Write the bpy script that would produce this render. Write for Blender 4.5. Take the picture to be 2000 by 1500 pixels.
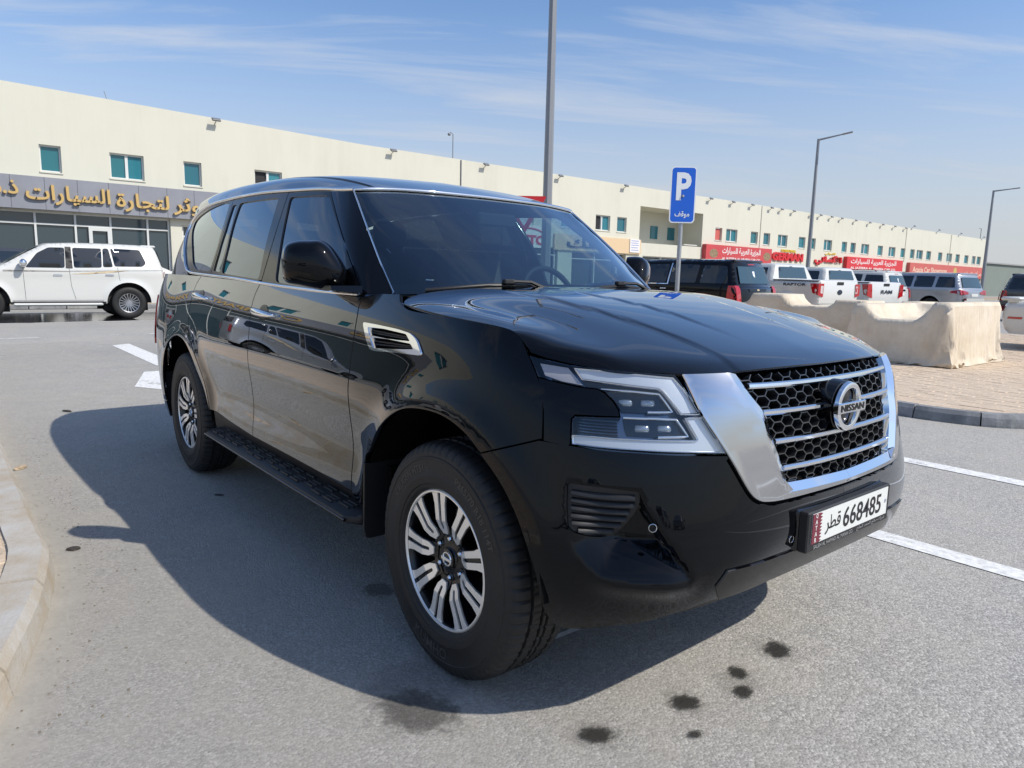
import bpy, bmesh, math, random
import numpy as np
from mathutils import Vector, Matrix
from mathutils.geometry import delaunay_2d_cdt

for o in list(bpy.data.objects):
    bpy.data.objects.remove(o)
SC = bpy.context.scene
COL = SC.collection
R = math.radians
PI = math.pi

# ------------------------------------------------------------------ camera
def camera():
    cd = bpy.data.cameras.new('camera')
    cd.sensor_width = 36.0
    cd.lens = 36.0 * 1380.02 / 2000.0
    cd.clip_start = 0.05
    cd.clip_end = 2500
    ob = bpy.data.objects.new('camera', cd)
    COL.objects.link(ob)
    y, p, r = R(140.762), R(-8.683), R(1.300)
    f = Vector((math.cos(p) * math.cos(y), math.cos(p) * math.sin(y), math.sin(p)))
    r0 = Vector((math.sin(y), -math.cos(y), 0))
    u0 = r0.cross(f)
    rr = math.cos(r) * r0 + math.sin(r) * u0
    uu = -math.sin(r) * r0 + math.cos(r) * u0
    M = Matrix((rr, uu, -f)).transposed().to_4x4()
    M.translation = (1.893, -2.228, 1.357)
    ob.matrix_world = M
    SC.camera = ob
camera()

# ------------------------------------------------------------------ sky, sun, exposure
SUN_DIR = Vector((0.93, 0.50, 1.06)).normalized()
def sky_and_sun():
    w = bpy.data.worlds.new('World')
    SC.world = w
    w.use_nodes = True
    nt = w.node_tree
    nt.nodes.clear()
    N = nt.nodes.new
    L = nt.links.new
    out = N('ShaderNodeOutputWorld')
    bg = N('ShaderNodeBackground')
    sky = N('ShaderNodeTexSky')
    sky.sky_type = 'NISHITA'
    sky.sun_disc = False
    sky.sun_elevation = math.asin(SUN_DIR.z)
    sky.sun_rotation = math.atan2(SUN_DIR.x, SUN_DIR.y)
    sky.altitude = 10
    sky.air_density = 1.0
    sky.dust_density = 0.7
    sky.ozone_density = 5.5
    # thin cirrus: streaks in the plane of a high cloud layer
    geo = N('ShaderNodeTexCoord')
    sep = N('ShaderNodeSeparateXYZ')
    L(geo.outputs['Generated'], sep.inputs[0])
    zz = N('ShaderNodeMath'); zz.operation = 'MAXIMUM'; zz.inputs[1].default_value = 0.0
    L(sep.outputs['Z'], zz.inputs[0])
    za = N('ShaderNodeMath'); za.operation = 'ADD'; za.inputs[1].default_value = 0.10
    L(zz.outputs[0], za.inputs[0])
    dx = N('ShaderNodeMath'); dx.operation = 'DIVIDE'
    dy = N('ShaderNodeMath'); dy.operation = 'DIVIDE'
    L(sep.outputs['X'], dx.inputs[0]); L(za.outputs[0], dx.inputs[1])
    L(sep.outputs['Y'], dy.inputs[0]); L(za.outputs[0], dy.inputs[1])
    cmb = N('ShaderNodeCombineXYZ')
    L(dx.outputs[0], cmb.inputs[0]); L(dy.outputs[0], cmb.inputs[1])
    mp = N('ShaderNodeMapping')
    mp.vector_type = 'TEXTURE'
    mp.inputs['Rotation'].default_value = (0, 0, R(58))
    mp.inputs['Scale'].default_value = (2.6, 0.55, 1)
    L(cmb.outputs[0], mp.inputs[0])
    n1 = N('ShaderNodeTexNoise'); n1.inputs['Scale'].default_value = 1.5; n1.inputs['Detail'].default_value = 8; n1.inputs['Roughness'].default_value = 0.58; n1.inputs['Distortion'].default_value = 0.5
    L(mp.outputs[0], n1.inputs['Vector'])
    r1 = N('ShaderNodeValToRGB')
    r1.color_ramp.elements[0].position = 0.51; r1.color_ramp.elements[0].color = (0, 0, 0, 1)
    r1.color_ramp.elements[1].position = 0.74; r1.color_ramp.elements[1].color = (1, 1, 1, 1)
    L(n1.outputs['Fac'], r1.inputs[0])
    mx = N('ShaderNodeMix'); mx.data_type = 'RGBA'
    fac = N('ShaderNodeMath'); fac.operation = 'MULTIPLY'; fac.inputs[1].default_value = 0.62
    L(r1.outputs[0], fac.inputs[0])
    L(fac.outputs[0], mx.inputs['Factor'])
    L(sky.outputs[0], mx.inputs[6])
    mx.inputs[7].default_value = (4.3, 4.45, 4.7, 1)
    # pale dust haze low over the horizon, all round
    hz = N('ShaderNodeMapRange'); hz.interpolation_type = 'SMOOTHSTEP'
    hz.inputs[1].default_value = 0.0; hz.inputs[2].default_value = 0.36; hz.inputs[3].default_value = 0.86; hz.inputs[4].default_value = 0.0
    L(zz.outputs[0], hz.inputs[0])
    mh = N('ShaderNodeMix'); mh.data_type = 'RGBA'
    L(hz.outputs[0], mh.inputs['Factor']); L(mx.outputs[2], mh.inputs[6]); mh.inputs[7].default_value = (3.45, 3.50, 3.66, 1)
    L(mh.outputs[2], bg.inputs[0])
    bg.inputs[1].default_value = 0.120
    L(bg.outputs[0], out.inputs[0])
    ld = bpy.data.lights.new('sun', 'SUN')
    ld.energy = 2.95
    ld.angle = R(0.53)
    ld.color = (1.0, 0.945, 0.845)
    lo = bpy.data.objects.new('sun', ld)
    COL.objects.link(lo)
    lo.rotation_euler = SUN_DIR.to_track_quat('Z', 'Y').to_euler()
    lo.location = (20, 12, 25)
sky_and_sun()
SC.view_settings.view_transform = 'Standard'
SC.view_settings.look = 'None'
SC.view_settings.gamma = 1.0
SC.view_settings.use_curve_mapping = False
SC.view_settings.exposure = 0.5
SC.cycles.max_bounces = 10
SC.cycles.transparent_max_bounces = 16
SC.cycles.glossy_bounces = 6
SC.cycles.use_denoising = True
SC.cycles.caustics_reflective = False
SC.cycles.caustics_refractive = False

# ------------------------------------------------------------------ helpers
class MB:
    """collects vertices and faces for ONE mesh object"""
    def __init__(s):
        s.v = []; s.f = []; s.m = []
    def add(s, vs, fs, m=0):
        n = len(s.v)
        s.v += [tuple(map(float, p)) for p in vs]
        s.f += [tuple(i + n for i in f) for f in fs]
        s.m += [m] * len(fs)
        return s
    def box(s, c, d, m=0, rot=None):
        x, y, z = [k / 2 for k in d]
        vs = [Vector((a * x, b * y, e * z)) for a in (-1, 1) for b in (-1, 1) for e in (-1, 1)]
        if rot is not None: vs = [rot @ p for p in vs]
        c = Vector(c)
        return s.add([p + c for p in vs], [(0, 1, 3, 2), (4, 6, 7, 5), (0, 4, 5, 1), (2, 3, 7, 6), (0, 2, 6, 4), (1, 5, 7, 3)], m)
    def bbox(s, lo, hi, m=0):
        return s.box([(a + b) / 2 for a, b in zip(lo, hi)], [b - a for a, b in zip(lo, hi)], m)
    def rbox(s, lo, hi, b=.02, m=0):
        """box with chamfered edges"""
        lo = np.array(lo, float); hi = np.array(hi, float)
        vs = []
        idx = {}
        for a in (0, 1):
            for bb in (0, 1):
                for c in (0, 1):
                    corner = np.array([(lo, hi)[a][0], (lo, hi)[bb][1], (lo, hi)[c][2]])
                    sg = np.array([1 - 2 * a, 1 - 2 * bb, 1 - 2 * c]) * b
                    for ax in range(3):
                        p = corner.copy()
                        for k in range(3):
                            if k != ax: p[k] += sg[k]
                        idx[(a, bb, c, ax)] = len(vs); vs.append(p)
        fs = []
        for ax in range(3):
            o1, o2 = [(1, 2), (0, 2), (0, 1)][ax]
            for side in (0, 1):
                q = []
                for i, j in ((0, 0), (1, 0), (1, 1), (0, 1)):
                    k = [0, 0, 0]; k[ax] = side; k[o1] = i; k[o2] = j
                    q.append(idx[(k[0], k[1], k[2], ax)])
                fs.append(tuple(q))
        for ax in range(3):
            o1, o2 = [(1, 2), (0, 2), (0, 1)][ax]
            for i in (0, 1):
                for j in (0, 1):
                    k = [0, 0, 0]; k[o1] = i; k[o2] = j
                    k0 = list(k); k1 = list(k); k0[ax] = 0; k1[ax] = 1
                    fs.append((idx[(*k0, o1)], idx[(*k1, o1)], idx[(*k1, o2)], idx[(*k0, o2)]))
        for a in (0, 1):
            for bb in (0, 1):
                for c in (0, 1):
                    fs.append((idx[(a, bb, c, 0)], idx[(a, bb, c, 1)], idx[(a, bb, c, 2)]))
        return s.add(vs, fs, m)
    def tube(s, path, r, n=10, m=0, cap=True):
        P = [Vector(p) for p in path]
        rs = r if isinstance(r, (list, tuple)) else [r] * len(P)
        vs = []; fs = []
        prev = None
        for i, p in enumerate(P):
            t = (P[min(i + 1, len(P) - 1)] - P[max(i - 1, 0)]).normalized()
            if prev is None:
                a = t.orthogonal().normalized()
            else:
                a = (prev - t * prev.dot(t)).normalized()
            prev = a
            b = t.cross(a)
            for k in range(n):
                an = 2 * PI * k / n
                vs.append(p + (a * math.cos(an) + b * math.sin(an)) * rs[i])
        for i in range(len(P) - 1):
            for k in range(n):
                fs.append((i * n + k, i * n + (k + 1) % n, (i + 1) * n + (k + 1) % n, (i + 1) * n + k))
        if cap:
            fs.append(tuple(range(n))[::-1]); fs.append(tuple(range((len(P) - 1) * n, len(P) * n)))
        return s.add(vs, fs, m)
    def lathe(s, prof, n=48, c=(0, 0, 0), axis='y', m=0, rfun=None, close=False):
        """prof: (r, h) points turned round an axis through c"""
        vs = []; fs = []
        k = len(prof)
        for i in range(n):
            a = 2 * PI * i / n
            for j, (r, h) in enumerate(prof):
                q = r if rfun is None else rfun(r, h, i, j)
                ca, sa = q * math.cos(a), q * math.sin(a)
                vs.append({'y': (ca, h, sa), 'z': (ca, sa, h), 'x': (h, ca, sa)}[axis])
        vs = [(x + c[0], y + c[1], z + c[2]) for x, y, z in vs]
        for i in range(n):
            for j in range(k - 1 + (1 if close else 0)):
                a0 = i * k + j; a1 = i * k + (j + 1) % k
                b0 = ((i + 1) % n) * k + j; b1 = ((i + 1) % n) * k + (j + 1) % k
                fs.append((a0, a1, b1, b0))
        return s.add(vs, fs, m)
    def prism(s, poly, h0, h1, axis='z', m=0):
        """extrude a 2D outline: axis z -> (x,y), x -> (y,z), y -> (x,z)"""
        def P(a, b, h): return {'z': (a, b, h), 'x': (h, a, b), 'y': (a, h, b)}[axis]
        n = len(poly)
        vs = [P(a, b, h0) for a, b in poly] + [P(a, b, h1) for a, b in poly]
        fs = [tuple(range(n))[::-1], tuple(range(n, 2 * n))] + [(i, (i + 1) % n, n + (i + 1) % n, n + i) for i in range(n)]
        return s.add(vs, fs, m)
    def mesh(s, name):
        me = bpy.data.meshes.new(name)
        me.from_pydata(s.v, [], s.f)
        me.polygons.foreach_set('material_index', s.m)
        bm = bmesh.new(); bm.from_mesh(me)
        bmesh.ops.recalc_face_normals(bm, faces=bm.faces)
        bm.to_mesh(me); bm.free()
        me.update()
        return me

def obj(name, mb, mat, parent=None, smooth=None, loc=None):
    me = mb.mesh(name) if isinstance(mb, MB) else mb
    o = bpy.data.objects.new(name, me)
    COL.objects.link(o)
    if mat is not None and len(me.materials) == 0:
        for k in (mat if isinstance(mat, (list, tuple)) else [mat]): me.materials.append(k)
    if smooth is not None:
        sm(me, smooth)
    if parent is not None: o.parent = parent
    if loc is not None: o.location = loc
    return o

def sm(me, ang=35):
    """smooth faces, keep edges sharper than ang"""
    me.polygons.foreach_set('use_smooth', [True] * len(me.polygons))
    bm = bmesh.new(); bm.from_mesh(me)
    for e in bm.edges:
        if len(e.link_faces) == 2:
            e.smooth = e.calc_face_angle(0) < R(ang)
    bm.to_mesh(me); bm.free()

def tag(o, label=None, cat=None, group=None, kind=None):
    if label: o['label'] = label
    if cat: o['category'] = cat
    if group: o['group'] = group
    if kind: o['kind'] = kind
    return o

def empty(name, loc=(0, 0, 0), rz=0.0):
    o = bpy.data.objects.new(name, None)
    COL.objects.link(o)
    o.location = loc; o.rotation_euler = (0, 0, rz)
    o.empty_display_size = 0.2
    return o

# ---- lettering
AR = {}
for ch, f in {'ا': 'FE8D FE8E', 'أ': 'FE83 FE84', 'ب': 'FE8F FE90 FE91 FE92', 'ة': 'FE93 FE94', 'ت': 'FE95 FE96 FE97 FE98', 'ث': 'FE99 FE9A FE9B FE9C',
              'ج': 'FE9D FE9E FE9F FEA0', 'ح': 'FEA1 FEA2 FEA3 FEA4', 'د': 'FEA9 FEAA', 'ذ': 'FEAB FEAC', 'ر': 'FEAD FEAE', 'ز': 'FEAF FEB0', 'س': 'FEB1 FEB2 FEB3 FEB4',
              'ش': 'FEB5 FEB6 FEB7 FEB8', 'ص': 'FEB9 FEBA FEBB FEBC', 'ض': 'FEBD FEBE FEBF FEC0', 'ط': 'FEC1 FEC2 FEC3 FEC4', 'ع': 'FEC9 FECA FECB FECC', 'ف': 'FED1 FED2 FED3 FED4',
              'ق': 'FED5 FED6 FED7 FED8', 'ك': 'FED9 FEDA FEDB FEDC', 'ل': 'FEDD FEDE FEDF FEE0', 'م': 'FEE1 FEE2 FEE3 FEE4', 'ن': 'FEE5 FEE6 FEE7 FEE8',
              'ه': 'FEE9 FEEA FEEB FEEC', 'و': 'FEED FEEE', 'ى': 'FEEF FEF0', 'ي': 'FEF1 FEF2 FEF3 FEF4'}.items():
    AR[ch] = [chr(int(k, 16)) for k in f.split()]
def arabic(s):
    out = []
    s = s.replace('لأ', '\ufef7').replace('لا', '\ufefb')
    for i, ch in enumerate(s):
        if ch not in AR:
            if ch in '\ufef7\ufefb' and i and len(AR.get(s[i - 1], [])) == 4: ch = chr(ord(ch) + 1)
            out.append(ch); continue
        f = AR[ch]
        pj = i > 0 and len(AR.get(s[i - 1], [])) == 4
        nj = len(f) == 4 and i + 1 < len(s) and (s[i + 1] in AR or s[i + 1] in '\ufef7\ufefb')
        out.append(f[3] if pj and nj else f[2] if nj else f[1] if pj else f[0])
    return ''.join(out[::-1])
def text_geo(body, width=None, height=None, depth=0.0, res=3, bold=0.0, shear=0.0):
    """outline lettering as a mesh in its own x/y plane, centred; front face toward +z"""
    cu = bpy.data.curves.new('lettering', 'FONT')
    cu.body = body; cu.resolution_u = res; cu.extrude = 0.0; cu.offset = bold; cu.shear = shear
    cu.extrude = 0.05 if depth else 0.0
    o = bpy.data.objects.new('lettering', cu)
    COL.objects.link(o)
    dg = bpy.context.evaluated_depsgraph_get()
    me = bpy.data.meshes.new_from_object(o.evaluated_get(dg))
    bpy.data.objects.remove(o); bpy.data.curves.remove(cu)
    n = len(me.vertices)
    a = np.zeros(n * 3); me.vertices.foreach_get('co', a); a = a.reshape(-1, 3)
    mn, mxx = a.min(0), a.max(0)
    w, h = mxx[0] - mn[0], mxx[1] - mn[1]
    sx = sy = None
    if width: sx = width / w
    if height: sy = height / h
    sx = sx or sy; sy = sy or sx
    a[:, 0] = (a[:, 0] - (mn[0] + mxx[0]) / 2) * sx
    a[:, 1] = (a[:, 1] - (mn[1] + mxx[1]) / 2) * sy
    if depth: a[:, 2] *= depth / 0.1
    F = [tuple(p.vertices) for p in me.polygons]
    bpy.data.meshes.remove(me)
    return a, F
def lettering(name, body, mat, parent, origin, ux, uy, width=None, height=None, depth=0.0, bold=0.0, shear=0.0, res=3, fn=None):
    """place lettering: local x along ux, local y along uy"""
    a, F = text_geo(body, width, height, depth, res, bold, shear)
    ux = np.array(ux, float); uy = np.array(uy, float); ux /= np.linalg.norm(ux); uy /= np.linalg.norm(uy)
    nn = np.cross(ux, uy)
    P = np.array(origin) + a[:, :1] * ux + a[:, 1:2] * uy + a[:, 2:3] * nn
    if fn is not None: P = fn(a)
    me = bpy.data.meshes.new(name)
    me.from_pydata(P.tolist(), [], F); me.update()
    return obj(name, me, mat, parent)

# ------------------------------------------------------------------ materials
def mat(name, col, rough=0.5, metal=0.0, coat=0.0, spec=0.5, noise=0.0, nscale=20.0, bump=0.0, bscale=200.0, emit=None, trans=0.0, ior=1.5, alpha=1.0, coat_rough=0.03, dirt=None):
    m = bpy.data.materials.new(name)
    m.use_nodes = True
    nt = m.node_tree
    b = nt.nodes['Principled BSDF']
    b.inputs['Base Color'].default_value = (*col, 1)
    b.inputs['Roughness'].default_value = rough
    b.inputs['Metallic'].default_value = metal
    b.inputs['IOR'].default_value = ior
    b.inputs['Specular IOR Level'].default_value = spec
    b.inputs['Coat Weight'].default_value = coat
    b.inputs['Coat Roughness'].default_value = coat_rough
    b.inputs['Transmission Weight'].default_value = trans
    b.inputs['Alpha'].default_value = alpha
    if emit:
        b.inputs['Emission Color'].default_value = (*emit[0], 1); b.inputs['Emission Strength'].default_value = emit[1]
    N = nt.nodes.new; L = nt.links.new
    if noise or bump:
        tc = N('ShaderNodeTexCoord')
    if noise:
        n = N('ShaderNodeTexNoise'); n.inputs['Scale'].default_value = nscale; n.inputs['Detail'].default_value = 8; n.inputs['Roughness'].default_value = .65
        L(tc.outputs['Object'], n.inputs['Vector'])
        r = N('ShaderNodeValToRGB')
        c2 = dirt or tuple(max(0, k * (1 - noise)) for k in col)
        c3 = tuple(min(1, k * (1 + noise * .5)) for k in col)
        r.color_ramp.elements[0].position = .3; r.color_ramp.elements[0].color = (*c2, 1)
        r.color_ramp.elements[1].position = .7; r.color_ramp.elements[1].color = (*c3, 1)
        L(n.outputs['Fac'], r.inputs[0]); L(r.outputs[0], b.inputs['Base Color'])
    if bump:
        n = N('ShaderNodeTexNoise'); n.inputs['Scale'].default_value = bscale; n.inputs['Detail'].default_value = 6
        L(tc.outputs['Object'], n.inputs['Vector'])
        bp = N('ShaderNodeBump'); bp.inputs['Strength'].default_value = bump; bp.inputs['Distance'].default_value = .01
        L(n.outputs['Fac'], bp.inputs['Height']); L(bp.outputs[0], b.inputs['Normal'])
    return m

def glass(name, tint, refl=1.0, rough=0.0, ior=1.5):
    """thin tinted pane: fresnel mirror over a tinted see-through"""
    m = bpy.data.materials.new(name); m.use_nodes = True
    nt = m.node_tree; nt.nodes.clear(); N = nt.nodes.new; L = nt.links.new
    out = N('ShaderNodeOutputMaterial'); mix = N('ShaderNodeMixShader')
    tr = N('ShaderNodeBsdfTransparent'); tr.inputs[0].default_value = (*tint, 1)
    gl = N('ShaderNodeBsdfGlossy'); gl.inputs['Roughness'].default_value = rough; gl.inputs[0].default_value = (.84, .93, 1, 1)
    fr = N('ShaderNodeFresnel'); ge = N('ShaderNodeNewGeometry'); io = N('ShaderNodeMath'); io.operation = 'MULTIPLY_ADD'; io.inputs[1].default_value = 1 / ior - ior; io.inputs[2].default_value = ior
    L(ge.outputs['Backfacing'], io.inputs[0]); L(io.outputs[0], fr.inputs[0])
    mu = N('ShaderNodeMath'); mu.operation = 'MULTIPLY'; mu.inputs[1].default_value = refl; mu.use_clamp = True
    L(fr.outputs[0], mu.inputs[0]); L(mu.outputs[0], mix.inputs[0]); L(tr.outputs[0], mix.inputs[1]); L(gl.outputs[0], mix.inputs[2]); L(mix.outputs[0], out.inputs[0])
    return m

# ------------------------------------------------------------------ car body surfaces: interpolated control grids
def nspl(t,Y):
    """natural cubic spline second derivs; t (n,), Y (n,m)"""
    n=len(t);h=np.diff(t);A=np.zeros((n,n));R=np.zeros_like(Y,dtype=float)
    A[0,0]=A[-1,-1]=1
    for i in range(1,n-1):
        A[i,i-1]=h[i-1];A[i,i]=2*(h[i-1]+h[i]);A[i,i+1]=h[i]
        R[i]=6*((Y[i+1]-Y[i])/h[i]-(Y[i]-Y[i-1])/h[i-1])
    return np.linalg.solve(A,R)
def seval(t,Y,M,x):
    x=np.asarray(x,float);i=np.clip(np.searchsorted(t,x)-1,0,len(t)-2)
    h=t[i+1]-t[i];a=((t[i+1]-x)/h)[:,None];b=((x-t[i])/h)[:,None];h=h[:,None]
    return a*Y[i]+b*Y[i+1]+((a**3-a)*M[i]+(b**3-b)*M[i+1])*h*h/6
class Patch:
    # rows: list over v of list over u of (x,y) or (x,y,z)
    def __init__(s,v,G,uk=None):
        s.v=np.array(v,float);s.G=np.array(G,float)   # (nv,nu,d)
        if uk is None:
            m=s.G[len(v)//2];d=np.linalg.norm(np.diff(m,axis=0),axis=1);uk=np.concatenate([[0],np.cumsum(d)])
        s.u=np.array(uk,float)
        nv,nu,d=s.G.shape
        s.d=d
        s.Mu=np.stack([nspl(s.u,s.G[i]) for i in range(nv)])
    def __call__(s,uv):
        uv=np.atleast_2d(uv);u=np.clip(uv[:,0],s.u[0],s.u[-1]);v=np.clip(uv[:,1],s.v[0],s.v[-1])
        R=np.stack([seval(s.u,s.G[i],s.Mu[i],u) for i in range(len(s.v))])   # nv,N,d
        nv,N,d=R.shape;F=R.reshape(nv,N*d);M=nspl(s.v,F).reshape(nv,N,d)
        i=np.clip(np.searchsorted(s.v,v)-1,0,nv-2);h=s.v[i+1]-s.v[i];a=((s.v[i+1]-v)/h)[:,None];b=((v-s.v[i])/h)[:,None];k=np.arange(N);h=h[:,None]
        return a*R[i,k]+b*R[i+1,k]+((a**3-a)*M[i,k]+(b**3-b)*M[i+1,k])*h*h/6
sx=[-1.5,-2.5,-3.3,-3.85]
LB=[
 (0.27,[(0.7, 0), (0.69, 0.3), (0.665, 0.554), (0.58, 0.722), (0.452, 0.848), (0.28, 0.915), (0, 0.93), (-0.55, 0.92)],[0.92, 0.92, 0.92, 0.915],[(-4.05, 0.8), (-4.14, 0.45), (-4.16, 0)]),
 (0.42,[(0.8, 0), (0.795, 0.3), (0.77, 0.554), (0.67, 0.747), (0.522, 0.883), (0.33, 0.95), (0, 0.965), (-0.55, 0.955)],[0.955, 0.955, 0.955, 0.945],[(-4.12, 0.82), (-4.22, 0.45), (-4.24, 0)]),
 (0.58,[(0.868, 0), (0.862, 0.3), (0.83, 0.554), (0.73, 0.757), (0.567, 0.898), (0.35, 0.967), (0, 0.982), (-0.55, 0.972)],[0.965, 0.968, 0.975, 0.96],[(-4.13, 0.83), (-4.25, 0.45), (-4.27, 0)]),
 (0.74,[(0.862, 0), (0.852, 0.3), (0.815, 0.544), (0.72, 0.747), (0.562, 0.888), (0.345, 0.965), (0, 0.987), (-0.55, 0.982)],[0.975, 0.978, 0.985, 0.968],[(-4.12, 0.84), (-4.23, 0.45), (-4.25, 0)]),
 (0.9,[(0.836, 0), (0.826, 0.3), (0.783, 0.534), (0.685, 0.732), (0.532, 0.873), (0.33, 0.955), (0, 0.985), (-0.55, 0.987)],[0.985, 0.985, 0.985, 0.965],[(-4.08, 0.84), (-4.17, 0.45), (-4.19, 0)]),
 (1.05,[(0.79, 0), (0.78, 0.3), (0.735, 0.534), (0.635, 0.712), (0.487, 0.848), (0.3, 0.935), (0, 0.967), (-0.55, 0.972)],[0.976, 0.977, 0.975, 0.95],[(-4.06, 0.82), (-4.15, 0.45), (-4.17, 0)]),
 (1.18,[(0.7, 0), (0.69, 0.29), (0.645, 0.524), (0.55, 0.702), (0.402, 0.828), (0.23, 0.905), (-0.04, 0.938), (-0.55, 0.947)],[0.952, 0.953, 0.948, 0.925],[(-4.03, 0.8), (-4.12, 0.45), (-4.14, 0)]),
 (1.32,[(0.52, 0), (0.51, 0.28), (0.475, 0.504), (0.39, 0.672), (0.252, 0.798), (0.1, 0.86), (-0.12, 0.885), (-0.58, 0.897)],[0.903, 0.905, 0.9, 0.878],[(-4.0, 0.76), (-4.09, 0.43), (-4.11, 0)]),
]
def lower():
    v=[r[0] for r in LB];G=[]
    for r in LB: G.append(r[1]+[(x,y) for x,y in zip(sx,r[2])]+r[3])
    return Patch(v,G)
LOW=lower()
ARCH=[(0.0,.405,.51),(-3.075,.405,.505)]
def low3(uv):
    """-> xyz, right side (y negative)"""
    uv=np.atleast_2d(uv);p=LOW(uv);z=uv[:,1]
    x,y=p[:,0].copy(),p[:,1].copy()
    side=np.clip((y-.80)/.12,0,1)
    for ax,az,R in ARCH:
        d=np.hypot(x-ax,(z-az)*.98)-R
        f=np.exp(-(np.maximum(d,0)/.075)**2)*.022
        y=y+f*side
    # door concavity: gentle scoop between arches low down
    s=np.clip((x+3.0)/.6,0,1)*np.clip((-.15-x)/.5,0,1);s=s*s*(3-2*s)
    y=y-s*.018*np.exp(-((z-.66)/.13)**2)
    y=y+s*.006*np.exp(-((z-.92)/.08)**2)
    return np.stack([x,-y,z],1)

CB=[ # columns: base(x,y,z), mid, top
 [(-.375,0,1.25),(-.742,0,1.515),(-1.08,0,1.752)],
 [(-.395,.40,1.25),(-.757,.385,1.513),(-1.10,.36,1.750)],
 [(-.47,.655,1.25),(-.81,.62,1.507),(-1.142,.565,1.745)],
 [(-.585,.80,1.25),(-.88,.752,1.505),(-1.177,.688,1.735)],
 [(-.64,.865,1.25),(-.945,.797,1.505),(-1.245,.713,1.737)],
 [(-.75,.905,1.25),(-1.08,.822,1.512),(-1.36,.727,1.747)],
 [(-1.15,.920,1.25),(-1.40,.840,1.520),(-1.65,.735,1.765)],
 [(-1.85,.923,1.25),(-2.02,.850,1.530),(-2.20,.742,1.789)],
 [(-2.60,.920,1.25),(-2.72,.848,1.530),(-2.82,.742,1.793)],
 [(-3.30,.905,1.25),(-3.35,.832,1.525),(-3.36,.728,1.77)],
 [(-3.78,.875,1.25),(-3.78,.795,1.50),(-3.75,.690,1.715)],
 [(-4.0,.77,1.25),(-4.0,.69,1.49),(-3.95,.60,1.695)],
 [(-4.09,.43,1.25),(-4.09,.40,1.49),(-4.05,.35,1.71)],
 [(-4.11,0,1.25),(-4.11,0,1.49),(-4.07,0,1.715)]]
G=np.array(CB).transpose(1,0,2)
CAB=Patch([0,.28,.55],G)
def cab3(uv):
    p=CAB(uv).copy();p[:,1]*=-1;return p
RF=[ # stations front->rear; rows centre->rail
 [(-1.08, 0, 1.762), (-1.1, 0.36, 1.758), (-1.142, 0.56, 1.75), (-1.162, 0.635, 1.745), (-1.177, 0.692, 1.739)],
 [(-1.35, 0, 1.8305), (-1.355, 0.36, 1.8205), (-1.36, 0.57, 1.8015), (-1.365, 0.665, 1.7775), (-1.37, 0.73, 1.749)],
 [(-1.8, 0, 1.889), (-1.8, 0.37, 1.881), (-1.8, 0.58, 1.862), (-1.8, 0.69, 1.829), (-1.8, 0.742, 1.775)],
 [(-2.4, 0, 1.916), (-2.4, 0.37, 1.91), (-2.4, 0.585, 1.894), (-2.4, 0.695, 1.857), (-2.4, 0.746, 1.793)],
 [(-3.0, 0, 1.92), (-3.0, 0.37, 1.915), (-3.0, 0.585, 1.899), (-3.0, 0.695, 1.86), (-3.0, 0.743, 1.79)],
 [(-3.5, 0, 1.91), (-3.5, 0.37, 1.904), (-3.5, 0.57, 1.887), (-3.5, 0.675, 1.844), (-3.5, 0.722, 1.757)],
 [(-3.9, 0, 1.872), (-3.9, 0.36, 1.866), (-3.89, 0.54, 1.844), (-3.87, 0.635, 1.797), (-3.85, 0.672, 1.702)],
 [(-4.2, 0, 1.812), (-4.19, 0.35, 1.807), (-4.15, 0.5, 1.782), (-4.1, 0.575, 1.737), (-4.05, 0.6, 1.69)],
]
RG=np.array(RF).transpose(1,0,2)
ROOF=Patch([0,.37,.585,.70,.80],RG)
def roof3(uv):
    p=ROOF(uv).copy();p[:,1]*=-1;return p
HD=[ # columns rear->front ; rows centre->edge
 [(-.36,0,1.316),(-.37,.38,1.312),(-.385,.62,1.303),(-.39,.77,1.289),(-.385,.868,1.268),(-.368,.914,1.253)],
 [(-.05,0,1.294),(-.05,.38,1.290),(-.055,.62,1.278),(-.06,.77,1.255),(-.055,.875,1.238),(-.05,.922,1.222)],
 [(.2,0,1.260),(.195,.37,1.255),(.185,.60,1.237),(.18,.75,1.217),(.19,.855,1.214),(.2,.899,1.204)],
 [(.45,0,1.206),(.44,.36,1.201),(.415,.57,1.189),(.38,.71,1.178),(.325,.825,1.178),(.278,.889,1.181)],
 [(.62,0,1.162),(.605,.34,1.158),(.565,.55,1.151),(.49,.70,1.152),(.395,.815,1.158),(.308,.889,1.158)],
 [(.72,0,1.126),(.705,.335,1.123),(.65,.565,1.119),(.565,.71,1.122),(.45,.815,1.134),(.325,.890,1.144)],
 [(.764,0,1.098),(.749,.33,1.098),(.690,.585,1.094),(.605,.716,1.097),(.480,.82,1.108),(.338,.891,1.130)]]
HG=np.array(HD).transpose(1,0,2)
HOOD=Patch([0,.37,.60,.745,.85,.90],HG)
def ss(a,b,x):
    t=np.clip((x-a)/(b-a),0,1);return t*t*(3-2*t)
def hood3(uv):
    uv=np.atleast_2d(uv);p=HOOD(uv).copy();x,y=p[:,0],p[:,1]
    k=ss(-.36,-.05,x)*(1-ss(.45,.76,x)*.75)
    w1=.56-.13*ss(-.3,.7,x)
    w2=.33-.12*ss(-.3,.6,x)
    p[:,2]+=.0055*k*(1-ss(w1-.016,w1+.016,y))+.0045*k*(1-ss(.3,.65,x))*(1-ss(w2-.014,w2+.014,y))
    p[:,1]*=-1;return p
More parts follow.
